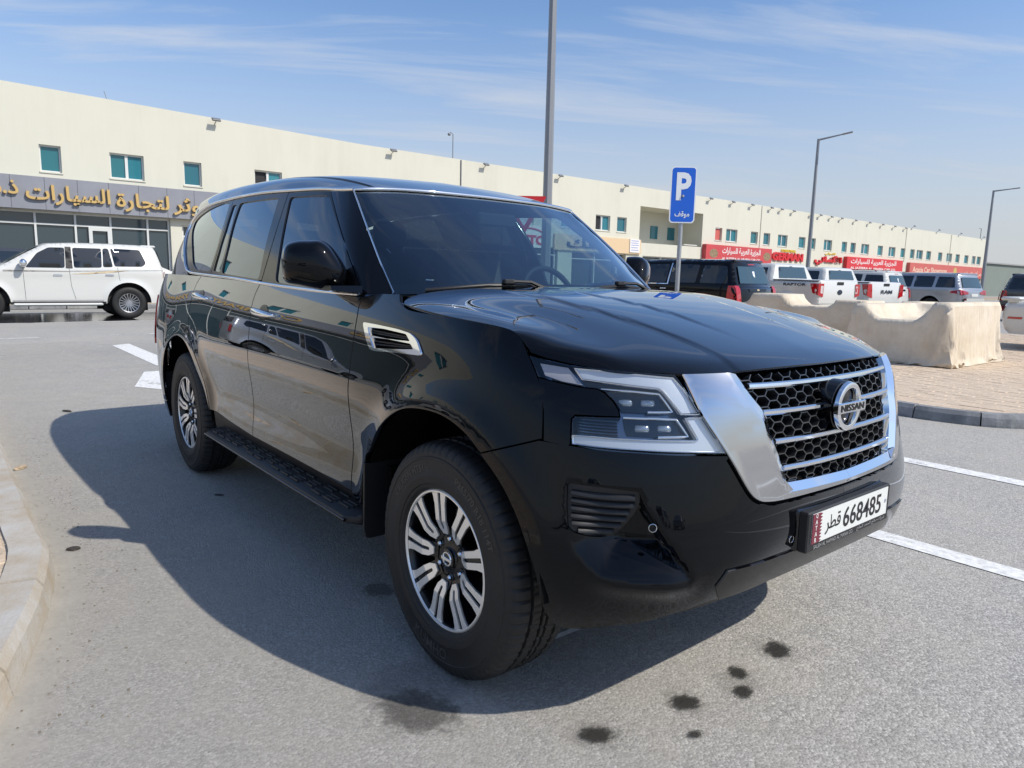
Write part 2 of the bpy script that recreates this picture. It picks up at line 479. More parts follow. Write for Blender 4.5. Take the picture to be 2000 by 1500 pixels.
UVT={
 'door_front_edge':[(2.151,1.2586),(2.172,1.23),(2.1665,1.1747),(2.1513,1.0156),(2.1448,0.9203),(2.2288,0.5481),(2.2197,0.4628),(2.2101,0.3975)],
 'door_mid_edge':[(3.2924,1.2965),(3.318,1.2306),(3.3189,1.1464),(3.2818,0.9599),(3.3194,0.7943),(3.3502,0.679),(3.3605,0.4719)],
 'door_rear_edge':[(4.4037,1.3164),(4.4802,1.2432),(4.4644,1.0868),(4.3981,0.922),(4.3735,0.9239),(4.2608,0.85),(4.1845,0.7682),(4.1437,0.677),(4.0756,0.5591),(4.0375,0.4951)],
 'door_bottom':[(4.0377,0.514),(3.7638,0.4943),(3.3597,0.4777),(2.835,0.4774),(2.4798,0.4731),(2.157,0.4398)],
 'hood_shut':[(1.8466,1.2582),(1.7693,1.2327),(1.4787,1.2219),(1.1954,1.2069),(1.1234,1.1843),(1.1084,1.1596),(1.1018,1.1319)],
 'fender_front':[(1.0996,1.1292),(1.0811,1.072),(1.0708,1.0339),(1.0703,0.9837),(1.0735,0.9018)],
 'fender_bumper_seam':[(1.0735,0.9018),(1.167,0.8693),(1.277,0.8301)],
 'arch_f':[(1.277,0.8301),(1.3578,0.8806),(1.4784,0.9117),(1.6362,0.908),(1.7544,0.8762),(1.8823,0.7973),(1.9998,0.6853),(2.0642,0.6451),(2.091,0.5644)],
 'arch_f_low':[(1.277,0.8301),(1.2008,0.7635),(1.1454,0.6862),(1.0994,0.5916),(1.0622,0.5043),(1.0353,0.4202),(0.9941,0.3574)],
 'bumper_bottom':[(0.9941,0.3574),(0.956,0.3407),(0.8101,0.3647),(0.7177,0.3866),(0.637,0.43),(0.5411,0.4673),(0.3489,0.4867),(0.1403,0.4707)],
 'arch_r':[(4.0487,0.4935),(4.1404,0.6071),(4.2382,0.7169),(4.3205,0.8184),(4.4479,0.8851),(4.5912,0.9131),(4.7112,0.9173),(4.8365,0.8901),(4.9262,0.844),(4.984,0.7606)],
 'lamp':[(1.0995,1.1292),(0.9696,1.1115),(0.8049,1.1019),(0.6629,1.096),(0.6492,1.0685),(0.6201,1.0012),(0.5778,0.9289),(0.5335,0.8767),(0.6516,0.8847),(0.8053,0.8923),(0.9241,0.8944),(0.9889,0.8988),(0.9847,0.9671),(0.9749,0.9753),(0.8487,0.9785),(0.85,0.9985),(0.8627,1.0211),(0.884,1.0432),(0.9041,1.0524),(0.9575,1.0553),(1.0089,1.0623),(1.0813,1.0721)],
 'lamp_insert':[(1.0817,1.0697),(1.0093,1.06),(0.9579,1.053),(0.9045,1.05),(0.886,1.0402),(0.8647,1.0181),(0.8532,0.997),(0.8515,0.9812),(0.9748,0.9788),(0.9886,0.9668),(0.9921,0.8979),(0.9985,0.8919),(1.0709,0.8984),(1.071,0.9831),(1.0781,1.0215)],
 'drl_up':[(0.9569,1.104),(0.8694,1.0996),(0.7726,1.0932),(0.6687,1.0865),(0.6374,1.0409),(0.6046,0.9921),(0.6683,0.9945),(0.6899,1.0265),(0.7093,1.0544),(0.722,1.0624),(0.8462,1.0722),(0.9425,1.0794)],
 'drl_low':[(0.9845,0.9214),(0.9235,0.9216),(0.8635,0.9201),(0.7435,0.9179),(0.6351,0.9156),(0.626,0.9206),(0.6405,0.9504),(0.6561,0.9784),(0.595,0.9795),(0.5732,0.9347),(0.5458,0.8837),(0.6509,0.892),(0.805,0.8981),(0.924,0.9003),(0.9847,0.9016)],
 'mod_up':[(0.894,1.0558),(0.8038,1.0534),(0.7212,1.0479),(0.7044,1.0221),(0.6909,0.999),(0.7668,0.9982),(0.8408,0.9995),(0.8496,1.0158),(0.8665,1.0368)],
 'mod_low':[(0.8394,0.9817),(0.7533,0.9812),(0.6812,0.9786),(0.6636,0.9523),(0.6515,0.9316),(0.7425,0.9309),(0.8301,0.9346),(0.8367,0.9531)],
 'turn':[(1.0707,1.1131),(1.022,1.1101),(0.9796,1.1066),(0.9642,1.0841),(0.9465,1.0618),(1.0078,1.0683),(1.0614,1.0809)],
 'fog':[(1.0059,0.7954),(0.9484,0.794),(0.8819,0.7913),(0.8073,0.7871),(0.8005,0.7719),(0.8061,0.7449),(0.8216,0.7173),(0.8451,0.6857),(0.8703,0.656),(0.8926,0.6396),(0.9159,0.6383),(0.9515,0.6429),(0.9845,0.657),(0.9999,0.6704),(1.0072,0.7312)],
 'pocket':[(1.0106,0.7984),(0.8071,0.791),(0.7986,0.7809),(0.7823,0.7396),(0.7408,0.6739),(0.6906,0.6104),(0.6412,0.5532),(0.6417,0.522),(0.7047,0.5267),(0.8123,0.5316),(0.8789,0.5382),(0.9235,0.5573),(0.9704,0.6046),(0.9982,0.6518),(1.006,0.6757)],
 'shelf':[(0.9993,0.6642),(0.9704,0.6046),(0.9235,0.5573),(0.8789,0.5382),(0.8123,0.5316),(0.7047,0.5267),(0.6417,0.522)],
 'sensor':[(0.7757,0.6903)],
 'strip':[(0.5694,0.5146),(0.5602,0.5503),(0.5421,0.5651),(0.35,0.5676),(0.3075,0.5593)],
 'grille_out':[(0.6396,1.094),(0.6161,1.0017),(0.5734,0.9246),(0.5275,0.8517),(0.4782,0.7733),(0.4451,0.742),(0.4045,0.7317),(0.3136,0.7277),(0.0246,0.7245)],
 'grille_in':[(0.4631,1.089),(0.4363,1.0362),(0.3921,0.9735),(0.3842,0.9177),(0.3603,0.8565),(0.3322,0.786),(0.309,0.7752),(0.0204,0.7665)],
 'vent':[(2.0946,1.1672),(1.9791,1.1646),(1.8245,1.1587),(1.7364,1.1507),(1.6921,1.1333),(1.6569,1.0919),(1.665,1.0844),(1.807,1.0799),(1.9808,1.0706),(2.0138,1.0766),(2.0491,1.1122)],
 'vent_a':[(2.0466,1.151),(1.9275,1.1502),(1.7634,1.1432),(1.735,1.1258),(1.89,1.1249),(2.027,1.1278)],
 'vent_b':[(2.0183,1.1162),(1.8877,1.1163),(1.7274,1.1132),(1.7077,1.1011),(1.8383,1.0929),(1.9845,1.0832)],
 'handle_f':[(3.2628,1.1514),(3.1046,1.1425),(2.9845,1.1394)],
 'handle_r':[(4.3938,1.1874),(4.2204,1.1847),(4.0741,1.1778)],
 'tank':[(4.8407,0.7809)],
 'k_glass_f':[(1.4795,0.5065),(1.2546,0.5066),(1.0232,0.5057),(0.996,0.4916),(0.9849,0.4313),(0.9585,0.3326),(0.9441,0.2403),(0.9322,0.1259),(0.9292,0.0533),(0.9445,0.0314),(1.1697,0.0356),(1.3748,0.0421),(1.6561,0.0561)],
 'k_glass_r':[(1.6494,0.506),(1.9719,0.5037),(2.3081,0.5033),(2.3431,0.4002),(2.3842,0.239),(2.4622,0.0893),(2.1592,0.0755),(1.8781,0.0639),(1.7811,0.2462),(1.7201,0.3625)],
 'k_glass_q':[(2.3772,0.5003),(2.4492,0.4981),(2.4845,0.3422),(2.5554,0.1986),(2.6193,0.1),(2.5007,0.095),(2.4202,0.2336),(2.3762,0.3761)],
 'k_glass_s':[(2.5394,0.5242),(2.7126,0.5288),(3.0633,0.5139),(3.3043,0.4951),(3.42,0.4651),(3.3245,0.3767),(3.2431,0.3034),(3.1691,0.2375),(3.0892,0.1425),(2.9987,0.106),(2.7012,0.096),(2.5911,0.2367),(2.5491,0.3872)],
 'k_seam_b':[(1.5036,0.539),(1.5507,0.4645),(1.6415,0.3177),(1.7358,0.1811),(1.8358,0.0545)],
 'k_seam_c':[(2.4693,0.5331),(2.4972,0.3751),(2.577,0.202),(2.6587,0.0934)],
 'k_apill_rear':[(0.9712,0.5423),(0.9154,0.0197)],
 'k_chrome':[(0.9529,0.0164),(1.1755,0.0202),(1.5293,0.0301),(1.8576,0.0411),(2.3162,0.0592),(2.881,0.0716),(3.1245,0.0887),(3.2186,0.1265),(3.2934,0.1993),(3.4682,0.3454),(3.6272,0.4672),(3.6309,0.55),(3.2808,0.544),(2.8425,0.5381),(2.5083,0.5392),(2.0931,0.5425),(1.5355,0.55),(1.1267,0.55),(0.7791,0.55)],
}
# ================================================================== materials of the place
def asphalt():
    m = bpy.data.materials.new('asphalt'); m.use_nodes = True
    nt = m.node_tree; b = nt.nodes['Principled BSDF']; N = nt.nodes.new; L = nt.links.new
    b.inputs['Roughness'].default_value = .88; b.inputs['Specular IOR Level'].default_value = .3
    tc = N('ShaderNodeTexCoord')
    def noise(scale, detail=4, rough=.6):
        n = N('ShaderNodeTexNoise'); n.inputs['Scale'].default_value = scale; n.inputs['Detail'].default_value = detail; n.inputs['Roughness'].default_value = rough
        L(tc.outputs['Object'], n.inputs['Vector']); return n
    def ramp(src, stops):
        r = N('ShaderNodeValToRGB'); e = r.color_ramp.elements
        while len(e) < len(stops): e.new(.5)
        for k, (p, c) in enumerate(stops): e[k].position = p; e[k].color = (*c, 1)
        L(src, r.inputs[0]); return r
    def mix(a, bb, f, mode='MIX'):
        x = N('ShaderNodeMix'); x.data_type = 'RGBA'; x.blend_type = mode
        if isinstance(f, float): x.inputs[0].default_value = f
        else: L(f, x.inputs[0])
        for s, v in ((6, a), (7, bb)):
            if isinstance(v, tuple): x.inputs[s].default_value = (*v, 1)
            else: L(v, x.inputs[s])
        return x.outputs[2]
    # aggregate: each stone of the surface its own grey
    vo = N('ShaderNodeTexVoronoi'); vo.inputs['Scale'].default_value = 115; vo.inputs['Randomness'].default_value = 1
    L(tc.outputs['Object'], vo.inputs['Vector'])
    st = ramp(vo.outputs['Color'], [(0, (.045, .045, .047)), (.22, (.14, .137, .132)), (.55, (.30, .288, .268)), (1, (.66, .63, .58))])
    vo2 = N('ShaderNodeTexVoronoi'); vo2.inputs['Scale'].default_value = 190
    L(tc.outputs['Object'], vo2.inputs['Vector'])
    st2 = ramp(vo2.outputs['Color'], [(0, (.17, .168, .165)), (1, (.46, .44, .40))])
    col = mix(st.outputs[0], st2.outputs[0], .50)
    # film of pale dust, patchy
    d1 = noise(.35, 5); d2 = noise(2.2, 6, .7)
    dm = N('ShaderNodeMath'); dm.operation = 'MULTIPLY_ADD'; dm.inputs[1].default_value = .6; L(d2.outputs['Fac'], dm.inputs[0])
    dm2 = N('ShaderNodeMath'); dm2.operation = 'MULTIPLY'; dm2.inputs[1].default_value = .5; L(d1.outputs['Fac'], dm2.inputs[0]); L(dm2.outputs[0], dm.inputs[2])
    df = ramp(dm.outputs[0], [(.42, (.05, .05, .05)), (.72, (.50, .50, .50))])
    col = mix(col, (.44, .40, .335), df.outputs[0])
    # rubbed dark lanes
    lane = noise(.11, 3); lf = ramp(lane.outputs['Fac'], [(.45, (1, 1, 1)), (.62, (.82, .83, .85))])
    col = mix(col, lf.outputs[0], 1.0, 'MULTIPLY')
    col = mix(col, (1.16, 1.17, 1.19), 1.0, 'MULTIPLY')
    L(col, b.inputs['Base Color'])
    bp = N('ShaderNodeBump'); bp.inputs['Strength'].default_value = .55; bp.inputs['Distance'].default_value = .004
    L(vo.outputs['Distance'], bp.inputs['Height']); bp.invert = True
    L(bp.outputs[0], b.inputs['Normal'])
    return m
M_ASPH = asphalt()
M_PAVER = [mat('paver_%d' % i, c, rough=.85, noise=.22, nscale=30, bump=.2, bscale=220) for i, c in enumerate(((.63, .50, .37), (.65, .515, .38), (.61, .48, .355), (.66, .53, .395)))]
M_SAND = mat('sand', (.58, .46, .34), rough=.95, noise=.35, nscale=60, bump=.6, bscale=90)
M_KERB = [mat('kerb_concrete', c, rough=.9, noise=.35, nscale=5, bump=.35, bscale=70, dirt=(.40, .33, .24)) for c in ((.44, .43, .41), (.48, .465, .43), (.42, .42, .41))]
M_KERB2 = [mat('kerb_grey', c, rough=.9, noise=.4, nscale=6, bump=.35, bscale=70) for c in ((.27, .275, .28), (.31, .31, .30), (.24, .245, .25))]
M_LINE = mat('road_paint', (.82, .81, .78), rough=.7, noise=.35, nscale=26)
M_LINE2 = mat('worn_road_paint', (.66, .65, .62), rough=.8, noise=.4, nscale=14)
M_WALL = mat('render_cream', (.53, .525, .455), rough=.9, noise=.07, nscale=.8, bump=.05, bscale=60)
def weather(m, col, grime):
    nt = m.node_tree; b = nt.nodes['Principled BSDF']; N = nt.nodes.new; L = nt.links.new
    tc = N('ShaderNodeTexCoord'); mp = N('ShaderNodeMapping'); mp.inputs['Scale'].default_value = (1, .9, .10); L(tc.outputs['Object'], mp.inputs[0])
    n = N('ShaderNodeTexNoise'); n.inputs['Scale'].default_value = 2.4; n.inputs['Detail'].default_value = 8; n.inputs['Roughness'].default_value = .7; L(mp.outputs[0], n.inputs['Vector'])
    n2 = N('ShaderNodeTexNoise'); n2.inputs['Scale'].default_value = .35; n2.inputs['Detail'].default_value = 6; L(tc.outputs['Object'], n2.inputs['Vector'])
    mu = N('ShaderNodeMath'); mu.operation = 'MULTIPLY'; L(n.outputs['Fac'], mu.inputs[0]); L(n2.outputs['Fac'], mu.inputs[1])
    r = N('ShaderNodeValToRGB'); r.color_ramp.elements[0].position = .20; r.color_ramp.elements[0].color = (*col, 1); r.color_ramp.elements[1].position = .46; r.color_ramp.elements[1].color = (*grime, 1)
    L(mu.outputs[0], r.inputs[0]); L(r.outputs[0], b.inputs['Base Color'])
weather(M_WALL, (.64, .625, .525), (.59, .57, .475))
def worn(m, amt):
    nt = m.node_tree; b = nt.nodes['Principled BSDF']; N = nt.nodes.new; L = nt.links.new
    tc = N('ShaderNodeTexCoord'); n = N('ShaderNodeTexNoise'); n.inputs['Scale'].default_value = 22; n.inputs['Detail'].default_value = 9; n.inputs['Roughness'].default_value = .8; L(tc.outputs['Object'], n.inputs['Vector'])
    n2 = N('ShaderNodeTexNoise'); n2.inputs['Scale'].default_value = 2.2; n2.inputs['Detail'].default_value = 4; L(tc.outputs['Object'], n2.inputs['Vector'])
    ad = N('ShaderNodeMath'); ad.operation = 'ADD'; L(n.outputs['Fac'], ad.inputs[0]); L(n2.outputs['Fac'], ad.inputs[1])
    r = N('ShaderNodeMapRange'); r.inputs[1].default_value = amt; r.inputs[2].default_value = amt + .16; r.inputs[3].default_value = .25; L(ad.outputs[0], r.inputs[0]); L(r.outputs[0], b.inputs['Alpha'])
worn(M_LINE, .70); worn(M_LINE2, .82)
M_FASCIA = mat('fascia_grey', (.255, .265, .30), rough=.5, noise=.12, nscale=1.2)
M_FRAME = mat('window_frame_white', (.66, .67, .65), rough=.4)
M_TEAL = mat('window_film_teal', (.022, .17, .215), rough=.06, spec=.6)
M_TEALS = [M_TEAL] + [mat('window_film_%d' % i, c, rough=.05, spec=.8) for i, c in enumerate(((.018, .13, .17), (.03, .21, .25), (.02, .15, .175)))]
M_DARKW = mat('open_window_dark', (.012, .012, .014), rough=.6)
M_SHOPGL = mat('shop_glass', (.035, .058, .07), rough=.04, spec=.9)
M_GOLD = mat('gold_letters', (.62, .42, .16), rough=.38, metal=.25)
M_SREDA = mat('sign_red', (.55, .065, .07), rough=.45, noise=.1, nscale=1.5)
M_SREDB = mat('sign_red_bright', (.62, .025, .035), rough=.4)
M_SREDC = mat('sign_red_faded', (.56, .12, .10), rough=.5, noise=.1, nscale=1.5)
M_SWHITE = mat('sign_white', (.78, .76, .74), rough=.45)
M_SCREAM = mat('sign_cream', (.75, .56, .42), rough=.5)
M_SRED3 = mat('sign_letters_red', (.60, .012, .02), rough=.35)
M_YEL = mat('sign_letters_yellow', (.72, .52, .03), rough=.4)
M_TAN = mat('sign_tan', (.70, .52, .32), rough=.6)
M_GALV = mat('galvanised_steel', (.42, .43, .44), rough=.42, metal=.65, noise=.12, nscale=12)
M_GREYP = mat('pole_grey', (.26, .27, .285), rough=.45, metal=.3)
M_BLUE = mat('sign_blue', (.003, .115, .62), rough=.3, coat=.3)
M_SIGNW = mat('sign_face_white', (.82, .84, .85), rough=.35)
M_SIGNR = mat('sign_face_red', (.58, .02, .025), rough=.35)
M_FLOOD = mat('floodlight_grey', (.22, .225, .23), rough=.5, metal=.4)
M_BLKM = mat('matt_black', (.015, .015, .016), rough=.6)
M_TARP = None

# ================================================================== ground, islands, markings
def offset_path(P, d):
    P = np.asarray(P, float); T = np.gradient(P, axis=0); T /= np.linalg.norm(T, axis=1)[:, None]
    return P + np.stack([-T[:, 1], T[:, 0]], 1) * d
def resample(P, step):
    P = np.asarray(P, float); s = np.concatenate([[0], np.cumsum(np.linalg.norm(np.diff(P, axis=0), axis=1))])
    t = np.arange(0, s[-1], step); return np.stack([np.interp(t, s, P[:, 0]), np.interp(t, s, P[:, 1])], 1), t, s[-1]
def catmull(P, k=8):
    P = np.asarray(P, float); out = []
    for i in range(len(P) - 1):
        p0, p1, p2, p3 = P[max(i - 1, 0)], P[i], P[i + 1], P[min(i + 2, len(P) - 1)]
        for t in np.linspace(0, 1, k, endpoint=False): out.append(.5 * ((2 * p1) + (-p0 + p2) * t + (2 * p0 - 5 * p1 + 4 * p2 - p3) * t * t + (-p0 + 3 * p1 - 3 * p2 + p3) * t ** 3))
    out.append(P[-1]); return np.array(out)
def inside(poly, pts):
    x, y = pts[:, 0], pts[:, 1]; ins = np.zeros(len(pts), bool); j = len(poly) - 1
    for i in range(len(poly)):
        xi, yi = poly[i]; xj, yj = poly[j]
        ins ^= ((yi > y) != (yj > y)) & (x < (xj - xi) * (y - yi) / (yj - yi + 1e-12) + xi); j = i
    return ins
def sheet(name, poly, z, mt, parent=None, kind=None):
    mb = MB(); mb.add([(x, y, z) for x, y in poly], [tuple(range(len(poly)))])
    o = obj(name, mb, mt, parent)
    if kind: tag(o, kind=kind)
    return o
KL = [(-13.0, -1.98), (-9, -1.95), (-4.77, -1.925), (-3.0, -1.915), (-2.1, -1.905), (-1.72, -1.90), (-1.4, -1.945), (-1.1, -2.01), (-.74, -2.11), (-.55, -2.17), (-.2, -2.32), (.15, -2.60), (.45, -3.1), (.55, -4.2), (.55, -8.0)]
def ground():
    mb = MB(); n = 8
    mb.add([(-700, -700, 0), (700, -700, 0), (700, 700, 0), (-700, 700, 0)], [(0, 1, 2, 3)])
    G = tag(obj('ground', mb, M_ASPH), kind='structure')
    # painted lines
    Z = .004
    for nm, q, mt in (('lane_line', [(-4.6, 3.66), (-4.6, 3.50), (7.0, 3.52), (7.0, 3.68)], M_LINE), ('lane_line', [(-4.4, 1.74), (-4.4, 1.59), (7.0, 1.64), (7.0, 1.79)], M_LINE),
                      ('lane_line', [(-14.14, -6.5), (-14.32, -6.5), (-14.20, -.74), (-14.03, -.74)], M_LINE2), ('lane_line', [(-14.14, .35), (-14.30, .35), (-14.30, 6.0), (-14.13, 6.0)], M_LINE2),
                      ('edge_line', [(-18.10, -40), (-18.25, -40), (-18.45, 40), (-18.30, 40)], M_LINE2),
                      ('arrow_marking', [(-12.25, .42), (-12.05, .12), (-8.9, .12), (-8.9, .42)], M_LINE), ('arrow_marking', [(-8.3, -.16), (-7.05, -.52), (-5.7, .27), (-7.05, 1.06), (-8.3, .72)], M_LINE),
                      ('thin_line', [(.05, -.60), (.075, -.60), (.095, .62), (.07, .62)], M_LINE)):
        sheet(nm, q, Z, mt, G)
    # wet wash-down patch under the white car
    M_WET = mat('wet_asphalt', (.022, .022, .024), rough=.12, spec=.6, noise=.5, nscale=3)
    rnd = random.Random(4)
    pts = [(-20.3 + (1.75 + .25 * rnd.random()) * math.cos(a), .4 + (7.5 + .8 * rnd.random()) * math.sin(a)) for a in np.linspace(0, 2 * PI, 60, endpoint=False)]
    sheet('wet_patch', pts, Z, M_WET, G)
    # oil stains
    def stain_mat(strength):
        m = bpy.data.materials.new('oil_stain'); m.use_nodes = True; nt = m.node_tree; b = nt.nodes['Principled BSDF']; N = nt.nodes.new; L = nt.links.new
        b.inputs['Base Color'].default_value = (.028, .026, .023, 1); b.inputs['Roughness'].default_value = .5
        tc = N('ShaderNodeTexCoord'); ln = N('ShaderNodeVectorMath'); ln.operation = 'LENGTH'; L(tc.outputs['Object'], ln.inputs[0])
        n = N('ShaderNodeTexNoise'); n.inputs['Scale'].default_value = 2.6; n.inputs['Detail'].default_value = 8; n.inputs['Roughness'].default_value = .75; L(tc.outputs['Object'], n.inputs['Vector'])
        n2 = N('ShaderNodeTexNoise'); n2.inputs['Scale'].default_value = 60; n2.inputs['Detail'].default_value = 3; L(tc.outputs['Object'], n2.inputs['Vector'])
        a = N('ShaderNodeMath'); a.operation = 'MULTIPLY_ADD'; a.inputs[1].default_value = -1.7; L(n.outputs['Fac'], a.inputs[0]); 
        c1 = N('ShaderNodeMath'); c1.operation = 'SUBTRACT'; c1.inputs[0].default_value = 1.80; L(ln.outputs['Value'], c1.inputs[1]); L(c1.outputs[0], a.inputs[2])
        r = N('ShaderNodeMapRange'); r.inputs[1].default_value = .12; r.inputs[2].default_value = .42; r.inputs[4].default_value = strength; L(a.outputs[0], r.inputs[0])
        mu = N('ShaderNodeMath'); mu.operation = 'MULTIPLY'; r2 = N('ShaderNodeMapRange'); r2.inputs[1].default_value = .40; r2.inputs[2].default_value = .55; r2.inputs[3].default_value = .55; L(n2.outputs['Fac'], r2.inputs[0])
        L(r.outputs[0], mu.inputs[0]); L(r2.outputs[0], mu.inputs[1]); L(mu.outputs[0], b.inputs['Alpha'])
        return m
    sa, sb_, sb2 = stain_mat(.90), stain_mat(.42), stain_mat(.16)
    disc = MB().add([(math.cos(a) * 1.25, math.sin(a) * 1.25, 0) for a in np.linspace(0, 2 * PI, 24, endpoint=False)], [tuple(range(24))])
    for i, (x, y, a, b_, rot, mt) in enumerate(((.15, -1.15, .17, .11, .3, sb_), (.63, .11, .075, .05, .9, sa), (.63, -.145, .05, .035, .4, sa), (.71, -.235, .05, .035, 1.9, sa), (.63, -.44, .062, .045, .2, sa), (.57, -.79, .066, .042, 2.2, sa), (-.69, -.84, .09, .07, .2, sb_), (.75, -.55, .03, .02, .5, sa))):
        o = obj('oil_stain', disc.mesh('oil_stain'), mt, G); o.location = (x, y, .0045 + .0004 * i); o.scale = (a * 1.15, b_ * 1.15, 1); o.rotation_euler = (0, 0, rot + i)
    for i, (x, y, a) in enumerate(((.63, .11, .13), (.66, -.19, .13), (.63, -.44, .11), (.57, -.79, .12), (.05, -1.1, .30))):
        o = obj('oil_halo', disc.mesh('oil_halo'), sb2, G); o.location = (x, y, .0040 + .00003 * i); o.scale = (a, a * .75, 1); o.rotation_euler = (0, 0, i * 1.3)
    # flecks of leaf and grit near the kerb
    rnd = random.Random(9); mb = MB()
    for _ in range(420):
        x = rnd.uniform(-5, -.35); yb = float(np.interp(x, [-4.8, -1.7, -1.1, -.55, -.3], [-1.92, -1.90, -2.01, -2.17, -2.27])); y = yb + abs(rnd.gauss(.0, .16)) + .01; s = rnd.uniform(.0018, .0055)
        mb.rbox((x - s, y - s * .8, 0), (x + s, y + s * .8, s * .8), s * .35)
    tag(obj('gravel', mb, mat('grit', (.20, .165, .12), rough=.9, noise=.5, nscale=40)), 'loose grit and pebbles along the left kerb', 'gravel', kind='stuff')
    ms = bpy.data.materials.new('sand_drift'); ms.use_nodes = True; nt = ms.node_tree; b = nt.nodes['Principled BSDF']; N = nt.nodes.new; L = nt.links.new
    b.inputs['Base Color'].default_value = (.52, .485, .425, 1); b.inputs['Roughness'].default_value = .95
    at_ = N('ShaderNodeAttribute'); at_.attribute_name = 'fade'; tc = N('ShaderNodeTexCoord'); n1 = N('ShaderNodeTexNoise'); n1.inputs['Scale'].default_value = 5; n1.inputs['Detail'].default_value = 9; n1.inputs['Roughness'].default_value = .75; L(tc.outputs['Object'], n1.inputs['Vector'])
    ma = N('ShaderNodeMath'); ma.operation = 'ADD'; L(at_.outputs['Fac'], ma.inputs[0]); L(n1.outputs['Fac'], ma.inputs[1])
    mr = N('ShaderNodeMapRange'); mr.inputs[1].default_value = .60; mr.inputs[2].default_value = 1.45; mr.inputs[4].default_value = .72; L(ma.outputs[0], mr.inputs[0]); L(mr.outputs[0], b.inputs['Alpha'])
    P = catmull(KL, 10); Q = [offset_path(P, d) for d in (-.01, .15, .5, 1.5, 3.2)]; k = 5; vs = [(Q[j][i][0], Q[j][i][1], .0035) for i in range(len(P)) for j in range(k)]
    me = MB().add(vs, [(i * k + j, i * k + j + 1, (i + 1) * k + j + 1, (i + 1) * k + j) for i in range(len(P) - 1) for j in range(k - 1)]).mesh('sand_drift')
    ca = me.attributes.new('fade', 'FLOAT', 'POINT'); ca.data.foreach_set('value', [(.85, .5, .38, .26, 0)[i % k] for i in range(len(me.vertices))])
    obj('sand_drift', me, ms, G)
    for x, y, a, b_ in ((-3.75, -1.865, .055, .03), (-2.42, -.98, .035, .012), (-5.8, -1.34, .06, .02), (-1.95, -1.80, .03, .02)):
        bm = bmesh.new(); bmesh.ops.create_icosphere(bm, subdivisions=2, radius=1)
        r2 = random.Random(int(x * 100))
        for v in bm.verts: v.co *= r2.uniform(.8, 1.15)
        me = bpy.data.meshes.new('stone'); bm.to_mesh(me); bm.free()
        o = obj('stone', me, mat('stone', (.46, .36, .25) if x < -3.7 and a > .05 and y < -1.8 else (.05, .045, .04), rough=.9, noise=.3, nscale=3)); o.scale = (a, b_, min(a, b_) * .5); o.location = (x, y, min(a, b_) * .42); o.rotation_euler = (0, 0, x)
        tag(o, {-3.75: 'pale flat stone lying against the left kerb', -2.42: 'small dark chip on the shaded asphalt beside the black SUV', -5.8: 'dark fleck on the asphalt behind the black SUV shadow', -1.95: 'small dark pebble by the bend of the left kerb'}[x], 'stone')
ground()

